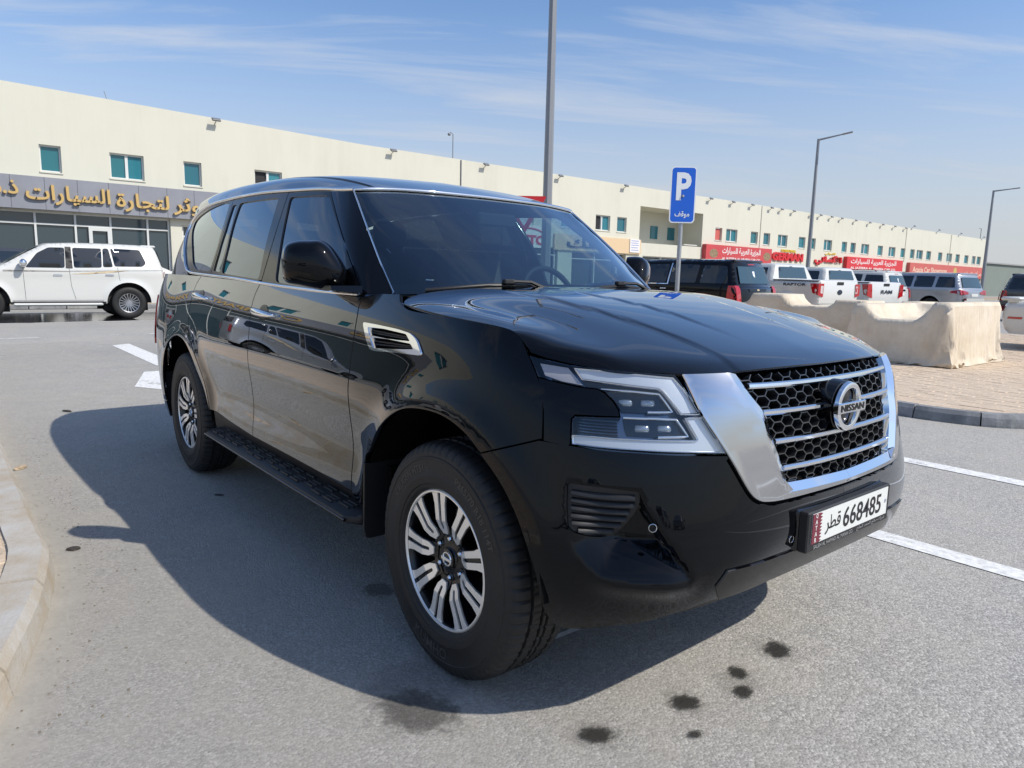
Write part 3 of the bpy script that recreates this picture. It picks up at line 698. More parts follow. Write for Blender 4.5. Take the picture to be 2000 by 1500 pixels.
def island(name, label_sand, base, hgt, wtop, cham, far, kerb_mat, joints, flip, paver_ang, cell, detail_pt, bury):
    """kerb run along base path, sand bed and laid pavers behind it"""
    P = catmull(base, 10); s = 1 if flip else -1
    rs, t, L_ = resample(P, .05)
    inn0 = offset_path(P, s * (wtop * .5 + cham)); inn = offset_path(P, s * (wtop + cham + .012))
    poly = np.concatenate([inn0, np.array(far)])
    isl = tag(obj(name, MB().add([(x, y, hgt - .0145) for x, y in poly], [tuple(range(len(poly)))]), M_SAND), kind='structure')
    # kerb stones
    seg = np.concatenate([[0], np.cumsum(np.linalg.norm(np.diff(P, axis=0), axis=1))])
    def at(q, off):
        x = np.interp(q, seg, P[:, 0]); y = np.interp(q, seg, P[:, 1]); e = .02
        tx = np.interp(q + e, seg, P[:, 0]) - np.interp(q - e, seg, P[:, 0]); ty = np.interp(q + e, seg, P[:, 1]) - np.interp(q - e, seg, P[:, 1]); l = math.hypot(tx, ty)
        return x - ty / l * off * s, y + tx / l * off * s
    cuts = list(joints)
    rnd = random.Random(3)
    for a, b in zip(cuts[:-1], cuts[1:]):
        n = max(2, int((b - a) / .12) + 1); qs = np.linspace(a + .007, b - .007, n); dz = rnd.uniform(-.007, .007); vs = []
        prof = [(0.0, -.06), (0.006, .02), (cham * .45, hgt - cham * .8 + dz), (cham, hgt + dz), (cham + wtop, hgt + dz), (cham + wtop, -.06)]
        for q in qs:
            for o_, z in prof: x, y = at(q, o_); vs.append((x, y, z))
        k = len(prof); fs = [(i * k + j, i * k + j + 1, (i + 1) * k + j + 1, (i + 1) * k + j) for i in range(n - 1) for j in range(k - 1)] + [tuple(range(k))[::-1], tuple(range((n - 1) * k, n * k))]
        obj('kerb_stone', MB().add(vs, fs), kerb_mat[rnd.randrange(len(kerb_mat))], isl)
    # pavers
    lw, ww = cell; mn, mx = poly.min(0), poly.max(0); ca, sa_ = math.cos(paver_ang), math.sin(paver_ang); cen = (mn + mx) / 2; rad = np.linalg.norm(mx - mn) / 2
    inpoly = np.concatenate([offset_path(P, s * (wtop + cham + .02)), np.array(far)])
    C = []; nr = int(rad / ww) + 1; nc = int(rad / lw) + 1
    for r in range(-nr, nr):
        for c in range(-nc, nc):
            u = (c + (.5 if r % 2 else 0)) * lw; v = r * ww; C.append((cen[0] + u * ca - v * sa_, cen[1] + u * sa_ + v * ca))
    C = np.array(C); C = C[inside(inpoly, C)]
    d = np.linalg.norm(C - np.array(detail_pt), axis=1); o_ = np.argsort(d); rot = Matrix.Rotation(paver_ang, 3, 'Z'); rnd = random.Random(7)
    bx = MB().rbox((-lw / 2 + .002, -ww / 2 + .002, -.05), (lw / 2 - .002, ww / 2 - .002, 0), .004)
    ms = []
    for k in range(4):
        me = bx.mesh('paver'); me.materials.append(M_PAVER[k]); ms.append(me)
    rest = MB()
    for i in o_:
        dz = rnd.uniform(-.003, .003) - (.02 * bury(C[i]) if bury else 0)
        if np.where(o_ == i)[0][0] < 0: pass
        if len(isl_count) < 300 * (1 + len(isl_done)):
            isl_count.append(1); q = obj('paver', ms[rnd.randrange(4)], None, isl, loc=(C[i][0], C[i][1], hgt - .012 + dz)); q.rotation_euler = (rnd.uniform(-.01, .01), rnd.uniform(-.01, .01), paver_ang)
        else:
            lx, wy, z = lw / 2 - .003, ww / 2 - .003, hgt - .012 + dz; n0 = [(-lx, -wy), (lx, -wy), (lx, wy), (-lx, wy)]
            vs = [(C[i][0] + (a * ca - b * sa_), C[i][1] + (a * sa_ + b * ca), z) for a, b in n0] + [(C[i][0] + (a * ca - b * sa_) * 1.02, C[i][1] + (a * sa_ + b * ca) * 1.02, z - .03) for a, b in n0]
            rest.add(vs, [(0, 1, 2, 3), (0, 4, 5, 1), (1, 5, 6, 2), (2, 6, 7, 3), (3, 7, 4, 0)], rnd.randrange(4))
    isl_done.append(1)
    if rest.v:
        tag(obj('laid_pavers', rest, M_PAVER, isl), kind='stuff')
    return isl
isl_count = []; isl_done = []
island('paved_island', '', KL, .135, .12, .045, [(.43, -8.0), (-13.0, -8.0)], M_KERB, [0, 1, 2, 3, 4, 5, 6, 7, 8, 8.9, 9.8, 10.65, 11.15, 11.68, 12.35, 13.1, 13.9, 14.7, 15.6, 16.6, 17.5], False, R(90), (.225, .1125), (-1.2, -2.2), None)
KR = [(-20, 5.65), (-10, 5.6), (-4, 5.55), (-1.3, 5.53), (-.8, 5.55), (-.42, 5.66), (-.15, 5.90), (.05, 6.3), (.15, 7.0), (.2, 9), (.2, 20)]
island('paved_forecourt', '', KR, .135, .10, .05, [(.05, 20.0), (-20, 20.0)], M_KERB2, [0, 4, 8, 10, 11, 12, 13, 14, 15, 15.95, 16.9, 17.75, 18.35, 18.95, 19.55, 20.2, 21, 22, 23, 24, 26, 28, 30, 33], True, R(0), (.21, .105), (-1.2, 7.6), None)

# ================================================================== the long showroom building
A0 = R(1.35)
WS_ = Vector((-math.sin(A0), math.cos(A0), 0)); WN = Vector((math.cos(A0), math.sin(A0), 0)); WB_ = Vector((-29.2, 0, 0))
BLD = tag(empty('showroom_building', WB_, A0), 'long two storey cream showroom building with teal windows and shop signs', 'building')
# local frame of BLD: +x outward (to the road), +y along the wall
def building():
    S0, S1 = -75, 103.4
    def topz(s): return float(np.interp(s, [-75, -1, 14, 104], [7.66, 7.66, 7.33, 7.33]))
    wins = []      # (s0, s1, z0, z1, panes, kind)
    def zr(s): return float(np.interp(s, [0, 12, 27], [0.38, .34, 0]))
    L = [(1.09, 1.76, 1), (3.33, 4.51, 2), (5.97, 6.66, 1), (8.84, 10.05, 3), (12.4, 13.1, 1), (14.6, 15.8, 2), (17.5, 18.2, 1), (21.0, 22.2, 2), (24.3, 25.0, 1), (27.2, 27.95, 1), (30.2, 31.54, 3), (32.21, 33.13, 1)]
    for a, b, k in L: wins.append((a, b, 4.33 + zr(a), 5.27 + zr(a), k))
    Rr = [(43.14, 44.03, 4), (44.57, 46.08, 2), (47.98, 49.01, 1), (49.87, 50.86, 1), (52.09, 53.62, 2), (55.54, 56.66, 1), (57.6, 58.49, 1), (60.03, 61.56, 2), (63.51, 64.54, 1), (65.29, 66.35, 1), (67.58, 69.27, 2), (71.27, 72.46, 1), (73.9, 75.54, 2), (76.91, 78.1, 1), (79.42, 80.58, 1), (81.16, 82.88, 2), (83.92, 85.25, 1), (87.44, 88.68, 1), (90.09, 91.8, 2), (93.02, 94.37, 1), (96.0, 97.41, 1), (98.73, 100.0, 2), (100.53, 101.97, 1)]
    for a, b, k in Rr: wins.append((a, b, float(np.interp(a, [43, 100], [4.33, 4.12])), float(np.interp(a, [43, 100], [5.26, 5.12])), k))
    s = -4.0
    while s > -70:
        k = 2 if int(s * 2) % 3 == 0 else 1; wins.append((s - (1.2 if k == 2 else .7), s, 4.70, 5.62, k)); s -= 3.4
    rec = (34.45, 41.5, 3.75, 6.12)
    shop = [(-60, 5.37, 0.05, 3.30), (5.8, 27.0, .05, 3.10), (28.2, 33.2, .05, 2.95), (34.9, 41.3, .05, 2.9), (42, 102.6, .05, 2.75)]
    opens = [(a, b, c, d) for a, b, c, d, _ in wins] + [rec] + shop
    ss_ = sorted({S0, S1, -1, 14, *[o[0] for o in opens], *[o[1] for o in opens]}); zs = sorted({0, *[o[2] for o in opens], *[o[3] for o in opens]})
    wall = MB()
    for i in range(len(ss_) - 1):
        a, b = ss_[i], ss_[i + 1]; m = (a + b) / 2
        cov = sorted([(o[2], o[3]) for o in opens if o[0] < m < o[1]])
        z = 0; runs = []
        for c, d in cov:
            if c > z: runs.append((z, c))
            z = max(z, d)
        for c, d in runs: wall.add([(0, a, c), (0, b, c), (0, b, d), (0, a, d)], [(0, 1, 2, 3)])
        wall.add([(0, a, z), (0, b, z), (0, b, topz(b)), (0, a, topz(a))], [(0, 1, 2, 3)])
        wall.add([(0, a, topz(a)), (0, b, topz(b)), (-.25, b, topz(b)), (-.25, a, topz(a))], [(0, 1, 2, 3)])
    wall.add([(0, S1, 0), (-14, S1, 0), (-14, S1, 7.33), (0, S1, 7.33)], [(0, 1, 2, 3)])
    wall.add([(-.25, S0, 7.0), (-.25, S1, 7.0), (-14, S1, 7.0), (-14, S0, 7.0)], [(0, 1, 2, 3)])
    me = bpy.data.meshes.new('wall'); me.from_pydata(wall.v, [], wall.f)
    obj('wall', me, M_WALL, BLD)
    # windows
    for a, b, c, d, k in wins:
        if b < -45: continue
        w = MB(); D = .20
        for q in ([(0, a, c), (-D, a, c), (-D, a, d), (0, a, d)], [(0, b, c), (-D, b, c), (-D, b, d), (0, b, d)], [(0, a, d), (-D, a, d), (-D, b, d), (0, b, d)], [(0, a, c), (-D, a, c), (-D, b, c), (0, b, c)]): w.add(q, [(0, 1, 2, 3)])
        wo = obj('window', w, M_WALL, BLD)
        f = MB(); t = .055
        for lo, hi in (((-.17, a, c), (-.11, a + t, d)), ((-.17, b - t, c), (-.11, b, d)), ((-.168, a + t, c), (-.112, b - t, c + t)), ((-.168, a + t, d - t), (-.112, b - t, d))): f.bbox(lo, hi)
        npan = 2 if k in (2, 3) else 1; m = (a + b) / 2
        if npan == 2: f.bbox((-.168, m - .05, c + t), (-.112, m + .05, d - t))
        if k != 4: obj('frame', f, M_FRAME, wo)
        for j in range(npan):
            p0, p1 = (a + t, b - t) if npan == 1 else ((a + t, m - .05) if j == 0 else (m + .05, b - t))
            mt = M_DARKW if (k == 3 and j == 0) else (M_SREDC if k == 4 else M_TEALS[int(a * 7 + j) % 4])
            pz = -.155 if mt is not M_DARKW else -.19
            obj('pane', MB().add([(pz, p0, c + t), (pz, p1, c + t), (pz, p1, d - t), (pz, p0, d - t)], [(0, 1, 2, 3)]), mt, wo)
        if b > -3: obj('sill', MB().bbox((-.1, a - .03, c - .05), (.035, b + .03, c - .002)), M_WALL, wo)
    # loggia
    a, b, c, d = rec; r = MB(); D = 2.2
    for q in ([(0, a, c), (-D, a, c), (-D, a, d), (0, a, d)], [(0, b, c), (-D, b, c), (-D, b, d), (0, b, d)], [(0, a, d), (-D, a, d), (-D, b, d), (0, b, d)], [(-.2, a, c - .7), (-D, a, c - .7), (-D, b, c - .7), (-.2, b, c - .7)], [(-D, a, c - .7), (-D, b, c - .7), (-D, b, d), (-D, a, d)]): r.add(q, [(0, 1, 2, 3)])
    lo = obj('loggia', r, M_WALL, BLD)
    for s_ in (35.9, 38.3, 40.3):
        obj('window', MB().bbox((-D + .002, s_, 4.25), (-D + .05, s_ + .8, 5.15)), M_TEAL, lo)
    obj('sandbag', MB().rbox((-.35, 39.4, 3.75), (.02, 41.0, 3.88), .05), mat('sacking', (.5, .48, .43), rough=.9), lo)
    # shop fronts
    for (a, b, c, d) in shop:
        if b < 6:
            sf = obj('shop_front', MB().add([(-.22, a, c), (-.22, b, c), (-.22, b, d), (-.22, a, d)], [(0, 1, 2, 3)]), M_SHOPGL, BLD)
        else:
            sf = obj('shop_front', MB().add([(-.35, a, c), (-.35, b, c), (-.35, b, d), (-.35, a, d)], [(0, 1, 2, 3)]), M_SHOPGL, BLD)
        rv = MB()
        for q in ([(0, a, c), (-.4, a, c), (-.4, a, d), (0, a, d)], [(0, b, c), (-.4, b, c), (-.4, b, d), (0, b, d)], [(0, a, d), (-.4, a, d), (-.4, b, d), (0, b, d)]): rv.add(q, [(0, 1, 2, 3)])
        obj('reveal', rv, M_WALL, sf)
        mull = [.82, 2.08, 3.25, 4.55, 5.33, -.9, -2.6, -4.3, -6.0, -7.7, -9.4] if b < 6 else list(np.arange(a + .05, b, 2.1))
        for s_ in mull: obj('mullion', MB().bbox((-.24, s_ - .035, c), (-.13, s_ + .035, d)), M_FRAME, sf)
        obj('transom', MB().bbox((-.235, max(a, -20), d - .47), (-.14, b - .001, d - .41)), M_FRAME, sf)
        obj('head', MB().bbox((-.236, max(a, -20), d - .06), (-.138, b - .001, d - .001)), M_FRAME, sf)
        if b < 6:
            f = MB()
            for lo_, hi_ in (((-.21, 2.50, .05), (-.10, 2.62, 2.83)), ((-.21, 3.13, .05), (-.10, 3.25, 2.83)), ((-.209, 2.62, 2.70), (-.101, 3.13, 2.83))): f.bbox(lo_, hi_)
            obj('door_frame', f, M_FRAME, sf)
    # concrete apron and yellow kerb along the shops
    # fascia left with gold lettering
    fs = MB()
    f = obj('fascia', MB().bbox((.002, -70, 3.34), (.28, 7.4, 4.48)), M_FASCIA, BLD)
    for s_ in np.arange(-6.0, 7.4, 1.02): obj('fascia_joint', MB().bbox((.2795, s_ - .006, 3.345), (.2815, s_ + .006, 4.475)), M_BLKM, f)
    def sign(txt, s0, s1, z0, z1, mt, depth=.06, x=.34, bold=.02, parent=f, nm='sign_letters'):
        return lettering(nm, txt, mt, parent, (x, (s0 + s1) / 2, (z0 + z1) / 2), (0, 1, 0), (0, 0, 1), width=s1 - s0, height=z1 - z0, depth=depth, bold=bold)
    sign(arabic('السيارات'), .55, 3.20, 3.52, 4.22, M_GOLD, .10)
    sign(arabic('لتجارة'), 3.40, 5.26, 3.46, 4.16, M_GOLD, .10)
    sign(arabic('الكوثر'), 5.42, 7.35, 3.46, 4.14, M_GOLD, .10)
    sign(arabic('ذ.م.م'), -.95, .34, 3.55, 4.28, M_GOLD, .10)
    sign('COMPANY', -12.5, -7.0, 3.60, 4.25, M_GOLD, .10)
    sign(arabic('شركة'), -18.5, -15.0, 3.5, 4.3, M_GOLD, .10)
    # tan panel, notice board
    f2 = obj('fascia', MB().bbox((.002, 26.6, 2.98), (.12, 34.55, 3.92)), M_TAN, BLD)
    sign(arabic('ملك'), 27.6, 30.9, 3.15, 3.8, M_BLKM, .06, .15, parent=f2)
    nb = obj('notice_board', MB().bbox((.121, 33.38, 3.07), (.17, 34.36, 3.93)), M_SWHITE, BLD)
    MI = mat('notice_print', (.30, .32, .55), rough=.6)
    for i, z in enumerate((3.82, 3.68, 3.54, 3.38, 3.22)): obj('notice_line', MB().bbox((.1702, 33.5, z - .025), (.1722, 34.25 - .07 * (i % 2), z + .025)), MI, nb)
    ab = obj('sign_board', MB().bbox((.002, 22.6, 3.02), (.12, 26.3, 4.25)), M_SWHITE, BLD)
    lettering('sign_letters', 'AUTO', M_SRED3, ab, (.14, 24.5, 3.45), (0, 1, 0), (0, 0, 1), width=2.7, height=.55, depth=.03, bold=.04)
    obj('sign_arch', MB().tube([(.13, 24.5 + 1.45 * math.cos(t), 3.55 + .55 * math.sin(t)) for t in np.linspace(.15, PI - .15, 14)], .05, 6), M_SRED3, ab)
    # far signs
    def board(s0, s1, z0, z1, mt): return obj('sign_board', MB().bbox((.002, s0, z0), (.35, s1, z1)), mt, BLD)
    b1 = board(41.62, 50.7, 2.75, 3.98, M_SREDA)
    sign(arabic('الجزيرة العربية للسيارات'), 43.7, 49.0, 3.28, 3.86, M_SWHITE, 0, .353, parent=b1); sign('AL JAZEERA AL ARABIA CAR CO', 43.7, 49.0, 2.88, 3.12, M_SWHITE, 0, .353, parent=b1)
    mg = mat('sign_picture', (.30, .21, .12), rough=.6, noise=.5, nscale=6)
    for s_ in (42.6, 50.0): obj('sign_picture', MB().add([(.352, s_ + .55 * math.cos(t), 3.35 + .33 * math.sin(t)) for t in np.linspace(0, 2 * PI, 14, endpoint=False)], [tuple(range(14))]), mg, b1)
    wallsign = obj('sign_letters', *[None] * 0) if False else None
    g1 = sign('GERMAN', 51.25, 56.3, 3.12, 3.80, M_SRED3, .12, .08, bold=.05, parent=BLD)
    sign('INTERNATIONAL', 52.7, 55.1, 3.86, 4.06, M_YEL, .04, .05, bold=.03, parent=BLD)
    sign(arabic('الألماني'), 58.4, 63.6, 2.95, 3.85, M_SRED3, .12, .08, bold=.05, parent=BLD); sign(arabic('الدولي'), 60.3, 62.3, 3.86, 4.10, M_YEL, .04, .05, bold=.03, parent=BLD)
    sign('GALLERY FOR CARS', 52.7, 56.6, 2.80, 2.98, M_YEL, .04, .05, bold=.02, parent=BLD) if False else None
    b2 = board(64.1, 76.9, 2.35, 3.86, M_SREDB)
    sign(arabic('الجزيرة العربية للسيارات'), 64.9, 75.2, 3.14, 3.74, M_SWHITE, 0, .353, parent=b2); sign('AL JAZEERA AL ARABIA CAR CO.', 64.9, 75.2, 2.68, 2.98, M_SWHITE, 0, .353, parent=b2)
    b3 = board(78.8, 103.0, 2.35, 3.74, M_SREDC)
    sign('Acacia Car Showroom', 79.6, 89.6, 2.75, 3.35, M_SCREAM, 0, .353, parent=b3); sign(arabic('معرض أكاسيا للسيارات'), 95.2, 102.6, 2.62, 3.25, M_SCREAM, 0, .353, parent=b3)
    obj('sign_picture', MB().add([(.352, 92.3 + .55 * math.cos(t), 3.05 + .5 * math.sin(t)) for t in np.linspace(0, 2 * PI, 14, endpoint=False)], [tuple(range(14))]), mat('sign_crest', (.55, .40, .12), rough=.5), b3)
    # floodlights on the parapet, pipes, camera mast
    def flood(s_, above=False):
        z = topz(s_) - (.22 if not above else -.12)
        o = obj('floodlight', MB().tube([(0.0, s_, z - .05), (.20, s_, z + .05), (.26, s_, z + .10)], .018, 6), M_FLOOD, BLD)
        mb = MB().rbox((-.08, -.17, -.04), (.08, .17, .04), .015); rt = Matrix.Rotation(R(38), 3, 'Y'); mb.v = [tuple(rt @ Vector(v) + Vector((.26, s_, z + .12))) for v in mb.v]
        obj('floodlight_head', mb, M_FLOOD, o)
    for s_ in (7.24, 15.55, 21.25, 26.82, 32.66, 42.02, 44.9, 47.56, 50.4, 51.97, 53.92, 57.02, 58.55, 60.61, 62.56, 65.42, 68.44, 71.41, 74.3, 77.08): flood(s_)
    for s_ in (79.2, 86.3, 93.3, 101.5): flood(s_, True)
    m_ = obj('camera_mast', MB().tube([(-.1, 19.3, 7.1), (-.1, 19.3, 8.55), (-.1, 19.12, 8.62)], .022, 6), M_FLOOD, BLD)
    bm = MB().lathe([(0, -.09), (.07, -.06), (.085, 0), (.06, .05), (0, .06)], 12, (-.1, 19.06, 8.52), 'z'); obj('camera_dome', bm, M_FLOOD, m_, smooth=60)
    for s_, z0 in ((19.75, 3.1), (49.3, 4.0), (77.9, 3.8), (90.9, 3.8)): obj('downpipe', MB().tube([(.03, s_, z0), (.03, s_, 7.3)], .03, 6), M_FLOOD if s_ < 25 else M_WALL, BLD)
    obj('antenna', MB().tube([(-.1, 3.4, 7.5), (-.1, 3.3, 7.85)], .012, 5), M_FLOOD, BLD)
    obj('street_lamp', MB().tube([(-.1, 101.2, 7.2), (-.1, 101.2, 8.6), (-.1, 100.5, 8.62)], .04, 6), M_FLOOD, BLD).name = 'roof_lamp'
building()
def beyond():
    # pavement with yellow edge along the shops
    mb = MB(); mb.bbox((-29.0, -75, 0), (-24.6, 103, .12))
    pv = tag(obj('shop_pavement', mb, mat('pavement', (.40, .33, .25), rough=.85, noise=.2, nscale=4)), kind='structure')
    my = mat('kerb_yellow', (.60, .40, .05), rough=.7, noise=.3, nscale=8)
    for i in range(-20, 30): obj('kerb_stone', MB().rbox((-24.6, i * 1.0 + .01, 0), (-24.45, i * 1.0 + .99, .14), .02), M_KERB2[i % 3], pv)
    w = tag(empty('far_warehouse', (-44, 150, 0)), 'low grey green warehouse wall in the far right distance', 'building')
    obj('wall', MB().bbox((-14, -42, 0), (8, 60, 4.75)), mat('cladding', (.20, .23, .20), rough=.7, noise=.1, nscale=.5), w)
    obj('roof', MB().bbox((-14.3, -42.3, 4.75), (8.3, 60.3, 4.95)), mat('roof_sheet', (.3, .3, .29), rough=.6), w)
beyond()

# ================================================================== poles and signs
def street_lamp(x, y, h, r0, r1, arm, label, n=8, lean=(0, 0)):
    o = tag(empty('street_lamp', (x, y, 0)), label, 'street lamp', 'street lamps of the car park')
    obj('post', MB().tube([(0, 0, 0), (0, 0, h)], [r0, r1], n), M_GREYP if n == 8 else M_GALV, o)
    obj('base_plate', MB().rbox((-.2, -.2, 0), (.2, .2, .03), .01), M_GREYP, o)
    if arm is not None:
        ax, ay, az = arm
        a = obj('lamp_arm', MB().tube([(0, 0, h - .05), (ax * .75, ay * .75, h - .05 + az * .75)], [r1 * .8, r1 * .5], 8), M_GREYP, o)
        d = Vector((ax, ay, az)); L_ = d.length; q = d.to_track_quat('X', 'Z')
        mb = MB().rbox((L_ * .70, -.11, -.035), (L_ * 1.02, .11, .035), .03); mb.v = [tuple(q @ Vector(v) + Vector((0, 0, h - .05))) for v in mb.v]
        obj('lamp_head', mb, M_GREYP, a)
street_lamp(-10.80, 9.08, 10.0, .125, .075, (1.3, .6, .3), 'tall steel lamp post rising behind the black SUV roof')
street_lamp(-18.65, 35.55, 9.05, .135, .07, (1.45, .75, .32), 'street lamp with slim arm above the white pickup')
street_lamp(-17.12, 57.83, 8.25, .15, .07, (1.48, .45, .16), 'street lamp at the far right end of the showroom building')
def signs():
    # parking sign
    x, y = -4.56, 6.06
    o = tag(empty('parking_sign', (x, y, .12)), 'blue parking sign with white letter P on a steel post', 'sign')
    obj('post', MB().tube([(0, 0, 0), (0, 0, 2.70)], .031, 14), M_GALV, o, smooth=40)
    nrm = Vector((6.45 * .9, -8.29, 0)).normalized(); az = math.atan2(nrm.y, nrm.x) + R(14)
    fx = Vector((-math.sin(az), math.cos(az), 0)); fn = Vector((math.cos(az), math.sin(az), 0))
    W2, z0, z1 = .178, 2.03, 2.80
    def rr(w, a, b, r, n=5):
        pts = []
        for cx, cz, t0 in ((w - r, b - r, 0), (-w + r, b - r, 90), (-w + r, a + r, 180), (w - r, a + r, 270)):
            for i in range(n + 1): t = R(t0 + 90 * i / n); pts.append((cx + r * math.cos(t), cz + r * math.sin(t)))
        return pts
    def plate(nm, pts, d0, d1, mt, par):
        n = len(pts); vs = [fx * a + fn * d0 + Vector((0, 0, b)) for a, b in pts] + [fx * a + fn * d1 + Vector((0, 0, b)) for a, b in pts]
        return obj(nm, MB().add(vs, [tuple(range(n))[::-1], tuple(range(n, 2 * n))] + [(i, (i + 1) % n, n + (i + 1) % n, n + i) for i in range(n)]), mt, par)
    s = plate('sign_plate', rr(W2, z0, z1, .05), .036, .042, M_SIGNW, o)
    plate('sign_face', rr(W2 - .016, z0 + .016, z1 - .016, .04), .042, .0435, M_BLUE, s)
    ux, uy = tuple(fx), (0, 0, 1); og = lambda a, b: tuple(fn * .0455 + fx * a + Vector((0, 0, b)))
    lettering('sign_letter', 'P', M_SIGNW, s, og(.005, 2.53), ux, uy, width=.205, height=.38, bold=.035)
    lettering('sign_letter', arabic('موقف'), M_SIGNW, s, og(.0, 2.145), ux, uy, width=.205, height=.095, bold=.02)
    obj('bracket', MB().box((0, 0, 2.4), (.09, .09, .03)), M_GALV, o)
    # give way sign, apex down
    x, y = -8.47, 6.43
    o = tag(empty('give_way_sign', (x, y, .12)), 'red bordered triangular give way sign behind the black SUV', 'sign')
    nrm = Vector((10.36, -8.66, 0)).normalized(); fx = Vector((-nrm.y, nrm.x, 0)); fn = nrm
    obj('post', MB().tube([(0, 0, 0), (0, 0, 2.62)], .03, 12), M_GALV, o, smooth=40)
    def tri(r, c=2.47):
        p = []
        for k in range(3):
            a = R(-90 + 120 * k)
            for d in (-14, 0, 14): q = R(-90 + 120 * k + d); p.append((r * math.cos(a) * .88 + r * .12 * math.cos(q) * 1.0, c + r * math.sin(a) * .88 + r * .12 * math.sin(q)))
        return p
    s = plate('sign_plate', tri(.46), .035, .042, M_SIGNR, o)
    plate('sign_face', tri(.30), .042, .0435, M_SIGNW, s)
signs()
# ================================================================== the black SUV
def lacquer(name, col):
    """black lacquer: mirror layer whose strength follows a steep fresnel curve"""
    m = bpy.data.materials.new(name); m.use_nodes = True; nt = m.node_tree; b = nt.nodes['Principled BSDF']; N = nt.nodes.new; L = nt.links.new
    b.inputs['Base Color'].default_value = (*col, 1); b.inputs['Roughness'].default_value = .5; b.inputs['Specular IOR Level'].default_value = 0.0
    g = N('ShaderNodeBsdfGlossy'); g.inputs['Roughness'].default_value = .012; g.inputs[0].default_value = (.93, .96, 1, 1)
    fr = N('ShaderNodeFresnel'); fr.inputs[0].default_value = 1.5
    r = N('ShaderNodeFloatCurve'); c = r.mapping.curves[0]
    c.points[0].location = (0, 0); c.points[1].location = (1, 1)
    for q in ((.04, .022), (.065, .052), (.10, .16), (.16, .34), (.40, .66)): c.points.new(*q)
    r.mapping.update()
    L(fr.outputs[0], r.inputs['Value'])
    mx = N('ShaderNodeMixShader'); L(r.outputs[0], mx.inputs[0]); L(b.outputs[0], mx.inputs[1]); L(g.outputs[0], mx.inputs[2]); L(mx.outputs[0], nt.nodes['Material Output'].inputs[0])
    return m
M_PAINT = lacquer('black_paint', (.0025, .0028, .0036))
M_CHROME = mat('chrome', (.86, .87, .88), rough=.05, metal=1.0)
M_SATIN = mat('satin_chrome', (.82, .83, .84), rough=.11, metal=1.0)
M_BLK = mat('black_plastic', (.012, .012, .013), rough=.48)
M_BLKG = mat('gloss_black_trim', (.004, .004, .005), rough=.12, spec=.6)
M_VOID = mat('cavity_black', (.004, .004, .004), rough=.9, spec=.1)
M_TYRE = mat('tyre_rubber', (.012, .0117, .0115), rough=.6, noise=.25, nscale=9, bump=.15, bscale=160)
M_TYRETXT = mat('raised_rubber', (.050, .048, .046), rough=.5)
M_ALLOY = mat('machined_alloy', (.95, .93, .89), rough=.30, metal=.62)
M_RIMBLK = mat('rim_black', (.006, .006, .007), rough=.25, spec=.6)
M_TINT = glass('privacy_glass', (.03, .034, .036), refl=1.9, ior=1.5)
M_WIND = glass('windscreen_glass', (.40, .55, .60), refl=2.3, ior=1.5)
M_WINDL = glass('door_glass', (.62, .74, .72), refl=1.0, ior=1.5)
M_LENS = glass('lamp_lens', (.93, .95, .97), refl=1.3, ior=1.5)
M_DRL = mat('lamp_light_guide', (.50, .53, .57), rough=.35, metal=.3, coat=.8, emit=((.92, .96, 1.0), .05))
M_LAMPIN = mat('lamp_housing', (.16, .19, .24), rough=.22, spec=.8, metal=.9)
M_TURN = mat('lamp_turn_lens', (.42, .40, .42), rough=.25, spec=.6)
M_RED = mat('lamp_red', (.35, .01, .012), rough=.15, coat=.6)
M_PLATE = mat('plate_white', (.72, .73, .70), rough=.4)
M_INK = mat('ink_black', (.01, .01, .011), rough=.5)
M_MAROON = mat('plate_maroon', (.17, .018, .035), rough=.45)
M_SEAT = mat('seat_cloth', (.06, .055, .05), rough=.65, noise=.12, nscale=6)
M_DASH = mat('dash_dark', (.022, .022, .024), rough=.6)

CAR = tag(empty('parked_suv'), 'large glossy black SUV with chrome grille parked in the foreground', 'suv')

def pip(poly, pts):
    poly = np.asarray(poly); x, y = pts[:, 0], pts[:, 1]
    ins = np.zeros(len(pts), bool); n = len(poly); j = n - 1
    for i in range(n):
        xi, yi = poly[i]; xj, yj = poly[j]
        c = ((yi > y) != (yj > y)) & (x < (xj - xi) * (y - yi) / (yj - yi + 1e-15) + xi)
        ins ^= c; j = i
    return ins
def dense(poly, h, closed=True):
    poly = np.asarray(poly, float); out = []
    n = len(poly)
    for i in range(n if closed else n - 1):
        a, b = poly[i], poly[(i + 1) % n]; k = max(1, int(math.ceil(np.linalg.norm(b - a) / h)))
        for t in range(k): out.append(a + (b - a) * t / k)
    if not closed: out.append(poly[-1])
    return np.array(out)
def rounded(poly, it=2):
    """Chaikin corner cutting, closed"""
    P = np.asarray(poly, float)
    for _ in range(it):
        Q = np.roll(P, -1, 0); P = np.stack([P * .75 + Q * .25, P * .25 + Q * .75], 1).reshape(-1, 2)
    return P
def fillet(poly, r, n=4):
    P = np.asarray(poly, float); out = []; m = len(P)
    for i in range(m):
        a, p, b = P[i - 1], P[i], P[(i + 1) % m]; la, lb = np.linalg.norm(a - p), np.linalg.norm(b - p); t = min(r, .45 * la, .45 * lb)
        s, e = p + (a - p) / la * t, p + (b - p) / lb * t
        for k in np.linspace(0, 1, n): out.append(s * (1 - k) ** 2 + 2 * p * k * (1 - k) + e * k * k)
    return np.array(out)
